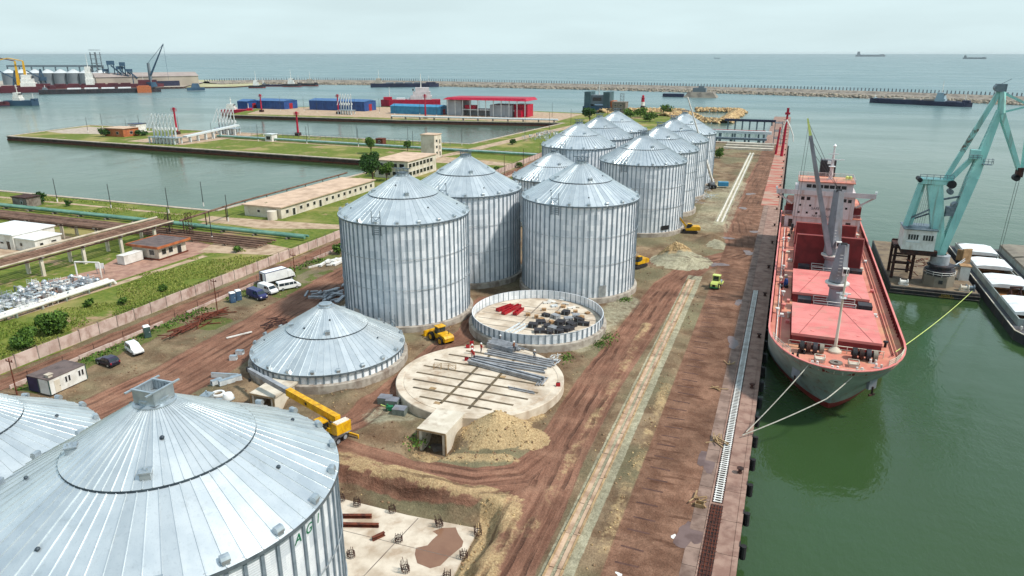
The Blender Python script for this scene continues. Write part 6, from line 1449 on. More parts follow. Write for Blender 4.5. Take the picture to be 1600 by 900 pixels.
bundle('third grey bundle of steel beams, in the middle of the stack', (757, 553), (862, 574), 4, .28, .22, 1, .75); bundle('rear grey bundle of steel beams close to the low ring', (760, 542), (800, 553), 6, .3, .28, 3, .42)
bundle('thin pair of rails lying apart on the right of the slab', (792, 607), (832, 615), 2, .15, .12, 1, .5); bundle('short stack of angle pieces at the right rim of the slab', (845, 604), (855, 592), 3, .18, .15, 1, .4)
bundle('light long tube leaning by the ring wall', (800, 541), (822, 548), 2, .15, .12, 1, .4)
def clutter(lst, name, cat, group, z):
    for lb, px, py, d, m, rz in lst:
        g = G(px, py, z); t = thing(name, lb, cat, (g.x, g.y, z), rz, group); mb = MB(); mb.box((0, 0, d[2]/2), d, 0, .98); mb.build('box', M[m], t); mb = MB(); mb.box((0, 0, d[2] + .03), (d[0]*1.04, d[1]*1.04, .06)); mb.build('lid', M[m], t)
        mb = MB(); mb.box((0, 0, d[2]/2), (d[0]*.1, d[1]*1.03, d[2]*1.01)); mb.build('strap', M['black' if m != 'crate_black' else 'galv_dark'], t)
ZR = 1.54; lst = []
CR = [(833, 511), (845, 505), (855, 511), (866, 515), (875, 507), (888, 500), (868, 497), (853, 494), (880, 517), (893, 509), (905, 503), (843, 519), (858, 521), (874, 521), (889, 515), (900, 496), (884, 491), (912, 508)]
for k, (px, py) in enumerate(CR): lst.append(('dark crate among the jumble inside the open ring', px, py, (random.uniform(1.2, 2.2), random.uniform(.9, 1.6), random.uniform(.4, .8)), random.choice(['crate_black', 'crate_black', 'steel_grey']), random.uniform(-.6, .6)))
clutter(lst, 'dark_crate', 'crate', 'dark crates inside the open ring', ZR); lst = []
for k, (px, py) in enumerate([(838, 497), (846, 500), (871, 490), (862, 505), (899, 489), (918, 490), (880, 480), (850, 485), (908, 498), (825, 493)]): lst.append(('brown cardboard box among the crates inside the open ring', px, py, (random.uniform(.6, 1.1), random.uniform(.6, 1.0), random.uniform(.25, .7)), 'cardboard', random.uniform(-.8, .8)))
clutter(lst, 'cardboard_box', 'box', 'cardboard boxes inside the open ring', ZR); lst = []
for k, (px, py) in enumerate([(855, 474), (862, 471), (872, 474), (884, 476), (893, 482), (901, 480), (877, 469), (866, 479)]): lst.append(('pale offcut pile at the back of the open ring', px, py, (random.uniform(.8, 1.8), random.uniform(.5, 1.0), random.uniform(.1, .3)), random.choice(['white_paint', 'galv_white', 'cream']), random.uniform(-.8, .8)))
clutter(lst, 'offcut_pile', 'offcuts', 'pale offcuts inside the open ring', ZR)
for lb, pa, pb in (('left red steel frame lying inside the open ring', (777, 487), (800, 479)), ('middle red steel frame lying inside the open ring', (786, 492), (812, 479)), ('right red steel frame lying inside the open ring', (804, 493), (816, 484))):
    a, b = G(*pa, ZR), G(*pb, ZR); L = (b - a).length; t = thing('red_girder', lb, 'steel frame', (a.x, a.y, ZR), math.atan2(b.y - a.y, b.x - a.x), 'red steel frames')
    for s_ in (-.35, .35): mb = MB(); mb.bx(0, L, s_ - .08, s_ + .08, .02, .62); mb.build('side', M['red_paint'], t)
    mb = MB(); mb.bx(0, L, -.27, .27, .1, .2); mb.build('web', M['red_paint'], t)
    for x in (.1, L*.5, L - .1): mb = MB(); mb.bx(x - .06, x + .06, -.27, .27, .2, .55); mb.build('cross_bar', M['red_paint'], t)
for k, (pa, pb) in enumerate((((790, 519), (812, 506)), ((797, 520), (820, 507)), ((803, 522), (826, 509)))):
    a, b = G(*pa, ZR), G(*pb, ZR); L = (b - a).length; mb = MB(); mb.bx(0, L, -.18, .18, 0, .22); mb.bx(0, L, -.1, .1, .22, .27); tag(mb.build('grey_beam', M['galv_white'], None, False, (a.x, a.y, ZR), math.atan2(b.y - a.y, b.x - a.x)), ('left', 'middle', 'right')[k] + ' one of three light grey beams at the front of the open ring', 'beam', 'light beams inside the open ring')
g = G(695, 577, 1.5); t = thing('steel_trestle', 'light frame trestle standing on the left of the bare slab', 'trestle', (g.x, g.y, 1.5), .25); mb = MB()
for x in (-1.8, -.6, .6, 1.8):
    for s_ in (-.3, .3): mb.tube((x, s_, 0), (x, s_, .9), .04, n=4)
for s_ in (-.3, .3): mb.tube((-1.8, s_, .9), (1.8, s_, .9), .04, n=4); mb.tube((-1.8, s_, .05), (-.6, s_, .9), .03, n=4); mb.tube((.6, s_, .9), (1.8, s_, .05), .03, n=4)
mb.build('frame', M['timber'], t)
for (px, py, lb) in ((731, 543, 'small red toolbox beside the workers'), (729, 563, 'red jerrycan at the left end of the front bundle'), (872, 603, 'dark red toolbox at the right rim of the slab'), (737, 537, 'red generator behind the workers')):
    g = G(px, py, 1.5); t = thing('toolbox', lb, 'toolbox', (g.x, g.y, 1.5), .4, 'red tools on the slab'); mb = MB(); mb.box((0, 0, .25), (.7, .45, .5), 0, .9); mb.build('case', M['red_paint'], t); mb = MB(); mb.box((0, 0, .58), (.4, .06, .1)); mb.build('handle', M['black'], t)
heap('offcut_heap', 'thin steel offcuts strewn near the right rim of the slab', 866, 575, 16, 1.4, 'galv_white', .8, .9, 'scrap', 'offcuts on the slab', .15, .08); bpy.data.objects['offcut_heap'].location.z = 1.5
for (px, py, lb) in ((1105, 297, 'tangle of grey scaffolding in front of the third far silo'), (1085, 318, 'tangle of grey scaffolding beside the second far silo'), (1110, 311, 'second layer of grey scaffold tubes by the boom truck')):
    g = G(px, py); t = thing('scaffold_pile', lb, 'scaffolding', (g.x, g.y, .05), 0, 'scaffold piles by the far silos')
    for k in range(22):
        a = random.uniform(-.4, .4) + (PI/2 if k % 3 else 0); p = Vector((random.uniform(-2.2, 2.2), random.uniform(-3, 3), random.uniform(.1, 1.6))); d = Vector((math.cos(a), math.sin(a), random.uniform(-.3, .3))) * random.uniform(.8, 2); mb = MB(); mb.tube(p - d, p + d, .05, n=4); mb.build('tube', M['galv'], t)
# weeds along the fence
def weeds():
    n = 5200; Y = RNG.uniform(66, 260, n); X = -108.2 + RNG.normal(0, 1.0, n); k = fbm(X, Y, .12, 55, 3) > .47; X, Y = X[k], Y[k]; h = site_height(X[None], Y[None])[0][0]
    c = np.stack([X, Y, h + RNG.random(len(X)) ** 2 * 1.0 * np.clip(fbm(X, Y, .2, 9, 2) * 2 - .6, .1, 1)], 1); o = leaves('weeds', c, .3, RNG.random(len(X)), M['leaf'], None); struct(o, 'stuff')
    pts = []
    for (px, py, r) in ((690, 452, 1.2), (975, 470, 1.4), (885, 562, 1.2), (950, 528, 2.0), (940, 540, 1.6), (655, 690, 1.4), (1212, 480, .5)):
        g = G(px, py)
        for q in range(140): pts.append((g.x + random.gauss(0, r*.5), g.y + random.gauss(0, r*.7), .15 + abs(random.gauss(0, .25))))
    pts = np.array(pts); struct(leaves('weed_clumps', pts, .22, RNG.random(len(pts)), M['leaf']), 'stuff')
weeds()
# ------------------------------------------------------------------ land left of the wall: buildings, pipes, plants
def building(name, label, x0, x1, y0, y1, h, wall, roof, wins=(), doors=(), over=.35, cat='building', group=None, parapet=0.0, z0=0.0, wm='window_dark'):
    """box building; wins: (face, along, z, w, h) with face '+x','-y'"""
    xm, ym = (x0+x1)/2, (y0+y1)/2; t = thing(name, label, cat, (xm, ym, z0), 0, group); a, b = (x1-x0)/2, (y1-y0)/2
    mb = MB(); mb.bx(-a, a, -b, b, -.3, h); mb.build('wall', M[wall], t)
    mb = MB(); mb.bx(-a - over, a + over, -b - over, b + over, h + .002, h + .3); r = mb.build('roof', M[roof], t)
    if parapet:
        mb = MB()
        for (q, s_, u, v) in ((-a-over, a+over, -b-over, -b-over+.25), (-a-over, a+over, b+over-.25, b+over), (-a-over, -a-over+.25, -b-over+.25, b+over-.25), (a+over-.25, a+over, -b-over+.25, b+over-.25)): mb.bx(q, s_, u, v, h + .3, h + .3 + parapet)
        mb.build('parapet', M[wall], r)
    for kind, lst in (('window', wins), ('door', doors)):
        for (f, s_, z, w_, hh) in lst:
            mb = MB(); q = MB()
            if f == '+x': mb.bx(a + .002, a + .07, s_ - w_/2 - .1, s_ + w_/2 + .1, z - .1, z + hh + .1); q.bx(a + .05, a + .09, s_ - w_/2, s_ + w_/2, z, z + hh)
            else: mb.bx(s_ - w_/2 - .1, s_ + w_/2 + .1, -b - .07, -b - .002, z - .1, z + hh + .1); q.bx(s_ - w_/2, s_ + w_/2, -b - .09, -b - .05, z, z + hh)
            o = mb.build(kind, M['white_paint'], t); q.build('pane' if kind == 'window' else 'leaf_panel', M[wm], o)
    return t
building('long_building', 'long low white building with a flat tan roof by the basin', -162.5, -148, 181, 237, 3.5, 'cream', 'tan_roof',
         [('+x', -25 + k*3.6, 1.3, 1.3, 1.1) for k in range(15) if k not in (1, 5)] + [('-y', -1.5, 1.5, 1.0, .8), ('-y', 2.2, 1.6, 1.2, .5)], [('+x', -21.6, .1, 1.3, 2.2), ('+x', -7.2, .1, 1.3, 2.2)], .5)
mb = MB(); mb.lathe([(1.5, 0), (1.5, 2.8), (0, 2.9)], 18); g = G(426, 343); tag(mb.build('water_tank', M['cream'], None, True, (g.x, g.y, 0)), 'round pale tank at the corner of the long low building', 'tank')
building('office_building', 'two-storey white office with ribbon windows below the concrete tower', -163, -147, 262, 288, 7.2, 'cream', 'tan_roof',
         [('+x', -11 + k*3.2, z, 2.3, 1.6) for k in range(7) for z in (1.2, 4.6)] + [('-y', -5 + k*3.4, z, 2.2, 1.6) for k in range(4) for z in (1.2, 4.6)], (), .4)
tw = building('concrete_tower', 'tall pale stair tower on the edge of the near basin', -172, -164.5, 321, 329, 11.5, 'cream', 'tan_roof', [('+x', -1.5, z, 1.6, 1.2) for z in (2, 5, 8)] + [('+x', 2, z, 1.0, 2.0) for z in (1, 4, 7)], (), .3)
gh = building('gate_house', 'small cream gate house with a wide orange-edged flat roof', -155, -146.2, 130.5, 139.5, 3.3, 'cream', 'dark_roof', [('+x', -2.8, 1.2, 1.3, 1.3), ('+x', -.6, 1.2, 1.3, 1.3), ('-y', 2.2, 1.2, 1.6, 1.3)], [('+x', 2.2, .1, 1.3, 2.3)], .9)
mb = MB()
for (q, s_, u, v) in ((-5.4, 5.4, -5.5, -5.35), (-5.4, 5.4, 5.35, 5.5), (-5.4, -5.25, -5.35, 5.35), (5.25, 5.4, -5.35, 5.35)): mb.bx(q, s_, u, v, 3.15, 3.75)
mb.build('roof_edge', M['orange_roof'], gh); mb = MB(); mb.bx(-4.7, 4.7, -4.9, 4.9, -.2, .35); mb.build('plinth', M['rust'], gh)
tcb = cabin('white_cabin', 'small white container cabin next to the gate house', (-151.6, 126.6, 0), 0, 5.6, 2.3, 2.3, 'white_paint', 'white_paint', False, 'white_paint')
building('white_workshop', 'larger block of the white flat-roofed workshop at the left edge', -206, -190, 124, 136, 4.0, 'white_paint', 'white_clean', [('+x', -4, 1.6, 1.0, .9), ('-y', -5, 1.5, .8, 1.0), ('-y', 3.5, 1.5, 1.2, .5)], [('-y', 6, .1, 1.2, 2.2)], .3)
building('white_workshop', 'smaller annex of the white workshop, beside the pipe rack', -190, -182.5, 124.5, 132, 3.2, 'white_paint', 'white_clean', [('+x', -2, 1.3, .9, .9), ('-y', -1.5, 1.3, .8, .8), ('+x', 1.5, 1.8, 1.4, .4)], (), .3)
building('brick_hut', 'small grey hut with a lean-to roof by the basin edge', -247, -240, 164, 169, 3.2, 'old_concrete', 'dark_rust', [('-y', 1, 1.2, .9, .9)], (), .3)
g = G(158, 428); t = thing('notice_board', 'blank white notice board on posts near the silver pipes', 'sign', (g.x, g.y, 0), .5); mb = MB(); mb.box((0, 0, 2.0), (1.9, .1, 1.3)); mb.build('panel', M['white_clean'], t); mb = MB(); mb.box((-.8, 0, .9), (.1, .1, 1.8)); mb.box((.8, 0, .9), (.1, .1, 1.8)); mb.build('post', M['galv_dark'], t)
# pipe racks
mat('pipe_brown', S(142, 110, 92, .8), S(108, 80, 66, .8), .5, .8, rnd=.3); mat('pipe_cream', S(214, 200, 176, .8), S(186, 170, 146, .8), .4, .6)
def rack(label, p0, p1, z, offs, cols, w_):
    p0, p1 = Vector((*p0, 0)), Vector((*p1, 0)); d = (p1 - p0); L = d.length; d.normalize(); n = Vector((-d.y, d.x, 0)); t = thing('pipe_rack', label, 'pipes', p0, math.atan2(d.y, d.x), 'elevated pipe racks')
    for (o_, zz, r, m) in offs: mb = MB(); mb.tube((0, o_, z + zz), (L, o_, z + zz), r, n=10); mb.build('pipe', M[m], t, True)
    for k in range(cols):
        x = L * (k + .4) / cols
        for s_ in (-w_*.36, w_*.36): mb = MB(); mb.bx(x - .35, x + .35, s_ - .3, s_ + .3, -.2, z - .55); mb.build('column', M['cream'], t)
        mb = MB(); mb.bx(x - .3, x + .3, -w_/2, w_/2, z - .55, z - .2); mb.build('crossbeam', M['old_concrete'], t)
    for s_ in (-w_*.42, w_*.42): mb = MB(); mb.bx(0, L, s_ - .12, s_ + .12, z - .8, z - .5); mb.build('girder', M['dark_rust'], t)
rack('pipe rack with a bright cream pipe running past the white workshop', (-163.5, 84), (-163.5, 150), 5.0, [(3.0, .5, .3, 'pipe_cream'), (-3.0, -.1, .2, 'pipe_cream'), (-2.0, -.1, .24, 'pipe_brown'), (-.8, -.1, .28, 'pipe_brown'), (.5, 0, .2, 'pipe_brown'), (1.8, 0, .3, 'pipe_brown'), (2.4, .1, .16, 'pipe_brown')], 6, 7.0)
rack('brown pipe rack on concrete columns behind the white workshop', (-330, 140), (-168, 140), 4.6, [(-2.4, 0, .35, 'pipe_brown'), (-1.5, .1, .25, 'pipe_brown'), (-.7, 0, .3, 'pipe_brown'), (.3, 0, .25, 'pipe_brown'), (1.2, .1, .35, 'pipe_brown'), (2.2, 0, .3, 'pipe_brown')], 12, 6.0)
t = thing('pipe_bundle', 'ground level bundle of rusty pipes along the green pipeline', 'pipes', (-360, 148, 0))
for k in range(9): mb = MB(); mb.tube((0, k*.95, .7 + .25*(k % 2)), (230, k*.95, .7 + .25*(k % 2)), .26, n=8); mb.build('pipe', M['pipe_brown'], t, True)
for k in range(20): mb = MB(); mb.bx(k*11.5, k*11.5 + .4, -.4, 8.2, 0, .45); mb.build('sleeper', M['old_concrete'], t)
t = thing('green_pipeline', 'long pale green pipeline crossing the grass along the basin', 'pipeline', (-420, 160.5, 0)); mb = MB(); mb.tube((0, 0, 1.0), (296, 0, 1.0), .5, n=14); mb.build('pipe', M['teal_pipe'], t, True)
mb = MB(); mb.tube((0, 1.8, .9), (296, 1.8, .9), .38, n=12); mb.build('pipe', M['teal_pipe'], t, True)
for k in range(26): mb = MB(); mb.bx(k*11.6, k*11.6 + .5, -1, 2.6, -.1, .5); mb.build('saddle', M['old_concrete'], t)
def lattice(label, x, y, h, w_=1.2):
    t = thing('lattice_tower', label, 'tower', (x, y, 0), 0, 'dark lattice towers'); mb = MB()
    for sx in (-1, 1):
        for sy in (-1, 1): mb.tube((sx*w_/2, sy*w_/2, 0), (sx*w_/2, sy*w_/2, h), .08, n=4)
    n = 6
    for k in range(n):
        z0, z1 = h*k/n, h*(k+1)/n
        for (a, b) in (((-1, -1), (1, -1)), ((1, -1), (1, 1)), ((1, 1), (-1, 1)), ((-1, 1), (-1, -1))): mb.tube((a[0]*w_/2, a[1]*w_/2, z0), (b[0]*w_/2, b[1]*w_/2, z1), .05, n=4); mb.tube((a[0]*w_/2, a[1]*w_/2, z1), (b[0]*w_/2, b[1]*w_/2, z1), .05, n=4)
    mb.build('frame', M['dark_rust'], t)
lattice('dark lattice tower at the end of the pipe rack, left one', -163, 150.5, 6.5); lattice('dark lattice tower beside the gate house, right one', -157, 152, 7)
t = thing('overhead_pipe', 'brown pipe carried overhead from the lattice towers to the long building', 'pipeline', (-158, 150, 0)); mb = MB(); mb.tube((0, 0, 5.2), (-6.5, 30, 4.2), .3, n=8); mb.tube((-6.5, 30, 4.2), (-7.5, 95, 4.2), .3, n=8); mb.build('pipe', M['pipe_brown'], t)
for k in range(9):
    q = k / 2.75; x = -6.5*min(1, q) - max(0, q - 1)*.5; mb = MB(); mb.tube((x, 1 + k*11, 0), (x, 1 + k*11, 4.9 - min(1, q)*.8), .16, n=6); mb.build('support', M['dark_rust'], t)
# silver pipework yard (valves, meters and tanks)
def manifold(label, px, py, n, sx, sy, seed, group):
    random.seed(seed); g = G(px, py); t = thing('valve_station', label, 'pipework', (g.x, g.y, 0), 0, group); ms = ['galv', 'galv_white', 'galv', 'steel_grey', 'white_paint']
    for k in range(n):
        x, y = random.uniform(-sx, sx), random.uniform(-sy, sy); kind = k % 5; mb = MB()
        if kind == 0: mb.lathe([(0, .2), (.5, .3), (.55, 1.4), (.3, 1.7), (0, 1.75)], 12, (x, y, 0)); nm = 'vessel'
        elif kind == 1: L = random.uniform(1.5, 4); mb.tube((x, y - L/2, .8), (x, y + L/2, .8), .22, n=8); mb.tube((x, y - L/2, 0), (x, y - L/2, .8), .2, n=8); mb.tube((x, y + L/2, 0), (x, y + L/2, 1.6), .18, n=8); nm = 'pipe'
        elif kind == 2: L = random.uniform(1.5, 3.5); mb.tube((x - L/2, y, 1.2), (x + L/2, y, 1.2), .16, n=8); mb.tube((x - L/2, y, 0), (x - L/2, y, 1.2), .16, n=8); mb.tube((x + L/2, y, 0), (x + L/2, y, 1.2), .16, n=8); nm = 'pipe'
        elif kind == 3: mb.tube((x, y, 0), (x, y, 1.3), .12, n=6); mb.lathe([(.35, 0), (.42, .04), (.35, .08)], 12, (x, y, 1.3)); mb.box((x, y, .6), (.5, .5, .4)); nm = 'valve'
        else: 
            for (a, b) in ((-.8, -.6), (.8, -.6), (.8, .6), (-.8, .6)): mb.tube((x + a, y + b, 0), (x + a, y + b, 2.0), .05, n=4)
            mb.box((x, y, 1.2), (1.6, 1.2, .08)); rail(mb, [(x-.8, y-.6, 1.24), (x+.8, y-.6, 1.24), (x+.8, y+.6, 1.24)], .9, .8, .03, 2); nm = 'walkway'
        mb.build(nm, M[random.choice(ms)], t, kind == 0)
    return t
manifold('dense silver pipework and vessels at the left edge', 25, 478, 80, 6.5, 6.5, 1, 'silver pipework yard'); manifold('silver valves and vessels left of the twin white pipes', 112, 450, 46, 4.2, 4.0, 2, 'silver pipework yard'); manifold('low silver pipe skids behind the vessels', 60, 455, 26, 4.0, 3.5, 3, 'silver pipework yard')
random.seed(21)
manifold('jumble of silver pipework beside the far left silos', 860, 214, 70, 13, 26, 5, 'silver pipework yard'); random.seed(22)
for lb, dx in (('front one of the twin white pipes at the edge of the pipework yard', 0), ('rear one of the twin white pipes at the edge of the pipework yard', -1.5)):
    t = thing('white_pipe', lb, 'pipe', (-139.6 + dx, 76, 0), 0, 'twin white pipes'); mb = MB(); mb.tube((0, 0, 1.1), (0, 35, 1.1), .38 if dx == 0 else .45, n=12); mb.tube((0, 35, 1.1), (0, 35.6, .2), .38, n=10); mb.build('pipe', M['white_paint'], t, True)
    for k in range(7): mb = MB(); mb.bx(-.35, .35, 1.5 + k*5.4, 1.8 + k*5.4, 0, .8); mb.build('support', M['galv'], t)
t = thing('pipe_portal', 'white pipe portal standing over the paved yard', 'pipe', (-152, 112, 0), .2); mb = MB(); mb.tube((0, 0, 0), (0, 0, 4), .18, n=8); mb.tube((0, 0, 4), (5.5, 1, 3.8), .18, n=8); mb.tube((5.5, 1, 3.8), (5.5, 1, 0), .18, n=8); mb.build('pipe', M['white_paint'], t, True)
# street lamps along the basin and the piers
def lamp(label, x, y, h, group): pole(label, x, y, h, 'cable', False, 'white_paint', .14, 0, group, 'lamp_post')
for px, py in ((90, 316), (174, 326), (264, 333), (318, 322), (267, 369), (332, 376), (357, 346)):
    g = G(px, py); lamp('dark lamp post with white base on the grass by the near basin', g.x, g.y, 8.5, 'lamp posts by the near basin')
for k in range(17): lamp('thin lamp post along the near pier', -455 + k*17.5, 376 - (k % 2)*26, 10, 'lamp posts on the near pier')
# vegetation
random.seed(4)
def bush(label, px, py, r, h, n=900, leaf=.3, mt='leaf', dz=0): g = G(px, py); tree('bush', label, (g.x, g.y, dz), r, h, .12, n, leaf, mt, 'bush', 'bushes', .08)
bush('larger round bush on the grass at the left, by the wall', 88, 520, 3.4, 4.4, 3000, .3); bush('smaller round bush on the grass left of the large one', 42, 542, 2.7, 3.3, 2000, .3)
bush('small shrub alone in the middle of the grass', 140, 480, 1.2, 1.6, 300); bush('small shrub on the grass near the wall', 192, 476, 1.2, 1.6, 300); bush('small shrub on the grass below the gate house', 255, 455, 1.1, 1.5, 260); bush('pale shrub at the grass corner by the road', 372, 394, 1.4, 1.7, 300)
bush('dark bush beside the grey hut', 63, 318, 3.0, 4.0, 900, .4, 'leaf_dark'); bush('round dark shrub near the basin path', 108, 322, 1.6, 2.2, 400, .3, 'leaf_dark'); bush('ivy shrub at the corner of the long building', 416, 334, 2.0, 3.6, 700, .3); bush('weedy shrub by the fence left of the silos', 528, 398, 1.8, 3.0, 700, .3); bush('green shrub behind the box truck', 453, 436, 1.7, 2.6, 500, .3)
bush('bush at the foot of the last far silo', 1124, 247, 3.0, 5.0, 700, .45); bush('pair of shrubs behind the far left silos, front', 812, 262, 1.8, 2.6, 300, .35); bush('pair of shrubs behind the far left silos, rear', 776, 268, 1.6, 2.4, 300, .35); bush('small shrub under the pipework by the far silos', 800, 226, 2.6, 3.4, 500, .4, 'leaf_dark')
g = G(583, 287); tree('broadleaf_tree', 'large dark green tree behind the long low building', (g.x, g.y, 0), 5.2, 12, .4, 5200, .42, 'leaf_dark', group='trees by the basins'); g = G(604, 283); tree('broadleaf_tree', 'smaller green tree right of the large one', (g.x, g.y, 0), 3.2, 7.5, .25, 1800, .4, group='trees by the basins')
g = G(580, 240); tree('broadleaf_tree', 'round tree standing on the near pier', (g.x, g.y, 0), 3.6, 8.5, .25, 1500, .45, group='trees by the basins'); g = G(637, 236); tree('broadleaf_tree', 'small tree on the near pier close to the tower', (g.x, g.y, 0), 2.4, 5.5, .2, 700, .4, group='trees by the basins')
g = G(921, 192); tree('broadleaf_tree', 'dark tree behind the far left silos', (g.x, g.y, 0), 6, 11, .3, 1500, .7, 'leaf_dark', group='trees by the basins')
for k, (px, py) in enumerate(((165, 213), (193, 211), (222, 212))): bush(('left', 'middle', 'right')[k] + ' bush next to the brown house on the near pier', px, py, 4.5, 5.0 - k*.6, 500, .6, 'leaf_dark')
for k, (px, py) in enumerate(((1000, 183), (1040, 178), (1015, 190), (985, 186))): bush(('first', 'second', 'third', 'fourth')[k] + ' bush on the rocky point behind the far silos', px, py, 6.5, 7.5, 600, .8)
def grass():
    n = 30000; X = RNG.uniform(-141, -118, n); Y = RNG.uniform(58, 146, n); k = fbm(X, Y, .1, 61, 3) > .4; X, Y = X[k], Y[k]; tn = np.clip(fbm(X, Y, .06, 62, 3) * 1.6 - .3 + RNG.normal(0, .2, len(X)), 0, 1)
    struct(blades('grass', np.stack([X, Y, np.zeros(len(X))], 1), .24, tn, M['blade']), 'stuff')
    n = 14000; X = RNG.uniform(-300, -178, n); Y = RNG.uniform(161.5, 180, n); k = fbm(X, Y, .1, 63, 3) > .45; X, Y = X[k], Y[k]; struct(blades('grass', np.stack([X, Y, np.zeros(len(X))], 1), .28, np.clip(RNG.normal(.35, .25, len(X)), 0, 1), M['blade']), 'stuff')
grass()
# ------------------------------------------------------------------ near pier
t = thing('pier_pipeline', 'dark and white twin pipeline along the near pier', 'pipeline', (-335, 357, 0))
for k, (r, m) in enumerate(((.6, 'teal_pipe'), (.5, 'galv_white'), (.4, 'hull_black'))): mb = MB(); mb.tube((0, k*2.0, 1.1), (216, k*2.0 - 12, 1.1), r, n=10); mb.build('pipe', M[m], t, True)
t = thing('pier_fence', 'thin mesh fence along the far side of the near pier', 'fence', (-320, 371, 0)); mb = MB()
for k in range(36): mb = MB(); mb.tube((k*4, 0, 0), (k*4, 0, 3), .12, n=4); mb.build('fence_post', M['galv_dark'], t)
for z in (1.5, 2.95): mb = MB(); mb.tube((0, 0, z), (140, 0, z), .06, n=4); mb.build('fence_rail', M['galv_dark'], t)
def arms(label, x, y, n, h, dx, lean, m='galv_white'):
    t = thing('loading_arm_group', label, 'loading arms', (x, y, 0), 0, 'marine loading arms')
    for k in range(n):
        mb = MB(); q = k*dx; mb.tube((q, 0, 0), (q, 0, h*.42), .45, n=8); mb.tube((q, 0, h*.42), (q + lean*.6, -1, h), .3, n=7); mb.tube((q + lean*.6, -1, h), (q - lean*.9, -4, h*.45), .25, n=7); mb.tube((q + lean*.1, .6, h*.3), (q + lean*.6, -1, h), .12, n=5); mb.box((q, .8, h*.5), (1, 1, 1.6)); mb.build('arm', M[m], t)
    mb = MB(); mb.bx(-2, n*dx, -3, 3, 3.4, 3.8)
    mb.build('platform', M['galv'], t)
    for k in range(n + 1): mb = MB(); mb.box((-1.5 + k*dx, -2.6, 1.7), (.7, .7, 3.4)); mb.build('leg', M['galv_white'], t); mb = MB(); mb.box((-1.5 + k*dx, 2.6, 1.7), (.7, .7, 3.4)); mb.build('leg', M['galv_white'], t)
arms('white loading arms on the near edge of the near pier', -349, 322, 7, 17, 2.7, 2.2); arms('white loading arms at the far edge of the near pier', -352, 378, 6, 16, 2.6, 1.6); arms('white loading arms between the blue sheds on the far pier', -366, 540, 5, 17.5, 2.6, 1.4)
t = thing('pipe_bridge', 'inclined white pipe bridge between the two loading stations', 'bridge', (-332, 328, 0)); mb = MB(); mb.beam((0, 0, 3.6), (-3, 48, 6.0), 3.0, .9); mb.build('deck', M['galv_white'], t)
for k in range(7): mb = MB(); mb.box((-.3*k - .3, 4 + k*6.6, 1.9), (1.6, .8, 3.8)); mb.build('pier_leg', M['galv_white'], t)
def redmast(label, px, py, h):
    g = G(px, py); t = thing('red_mast', label, 'mast', (g.x, g.y, 0), 0, 'red fire monitor masts'); mb = MB(); mb.tube((0, 0, 0), (0, 0, h), .75, .5, 8); mb.build('column', M['magenta_red'], t); mb = MB(); mb.box((0, 0, h*.93), (2.4, 2.4, .3)); rail(mb, [(-1.2, -1.2, h*.95), (1.2, -1.2, h*.95), (1.2, 1.2, h*.95), (-1.2, 1.2, h*.95), (-1.2, -1.2, h*.95)], 1.2, 1.2, .08, 2); mb.box((0, 0, h + .5), (1.0, 1.0, 1.2)); mb.build('platform', M['magenta_red'], t); mb = MB(); mb.box((0, 0, 1), (3, 3, 2)); mb.build('plinth', M['dark_rust'], t)
redmast('red mast beside the loading arms on the near pier', 277, 210, 16); redmast('red mast on the middle of the near pier', 466, 212, 14); redmast('red mast left of the first blue shed', 409, 175, 14.5); redmast('red mast in front of the second blue shed', 529, 178, 15.5); redmast('red mast in front of the cyan shed', 665, 185, 18)
building('pier_house', 'brown flat-roofed house on the near pier', -408, -392, 338, 350, 5.0, 'orange_roof', 'tan_roof', [('-y', -4, 1.5, 2, 1.6), ('-y', 3, 1.5, 2, 1.6), ('+x', 0, 1.5, 2, 1.6)], (), .6, group='small pier buildings'); building('pier_kiosk', 'small blue and white kiosk on the near pier', -412, -405, 360, 368, 5.5, 'white_paint', 'navy', [('-y', 0, 3, 4, 1.5)], (), .4, group='small pier buildings')
building('red_hut', 'tiny red hut by the pier fence', -224, -219.5, 363, 367, 3.0, 'rust', 'rust', [('-y', 0, 1.2, 1.2, 1.0)], (), .2, group='small pier buildings'); building('white_hut', 'white shelter by the pier fence', -294, -289, 352, 357, 4.0, 'white_paint', 'galv_white', [('-y', 0, 1, 3, 2)], (), .4, group='small pier buildings')
# ------------------------------------------------------------------ far pier
def shed(label, x0, x1, y0, y1, h, m, roofm):
    t = thing('shed', label, 'shed', ((x0+x1)/2, (y0+y1)/2, 0), 0, 'sheds on the far pier'); a, b = (x1-x0)/2, (y1-y0)/2; mb = MB(); mb.bx(-a, a, -b, b, -.2, h); w_ = mb.build('wall', M[m], t)
    mb = MB(); mb.add([(-a-.4, -b-.4, h), (a+.4, -b-.4, h), (a+.4, b+.4, h), (-a-.4, b+.4, h), (-a-.4, 0, h+1.6), (a+.4, 0, h+1.6)], [(0, 1, 5, 4), (2, 3, 4, 5), (0, 4, 3), (1, 2, 5)]); mb.build('roof', M[roofm], t)
    for k in range(int(2*a/6)): mb = MB(); x = -a + 3 + k*6; mb.bx(x - .12, x + .12, -b - .12, -b - .01, 0, h); mb.build('rib', M[roofm], t)
    mb = MB(); mb.bx(a + .01, a + .1, -2.5, 2.5, 0, h*.7); mb.build('door', M['red_paint'], t)
mat('blue_roof', S(70, 116, 170, .8), S(58, 100, 152, .8), .3, .5)
shed('blue shed farthest left on the far pier', -496, -484, 560, 578, 7, 'blue_paint', 'blue_roof'); shed('blue shed second from the left on the far pier', -480, -448, 568, 588, 7.5, 'blue_paint', 'blue_roof'); shed('third blue shed, behind the loading arms of the far pier', -424, -364, 574, 594, 8.5, 'blue_paint', 'blue_roof'); shed('bright cyan shed in front of the red and white ship', -330, -281, 562, 576, 6.5, 'cyan_paint', 'cyan_paint')
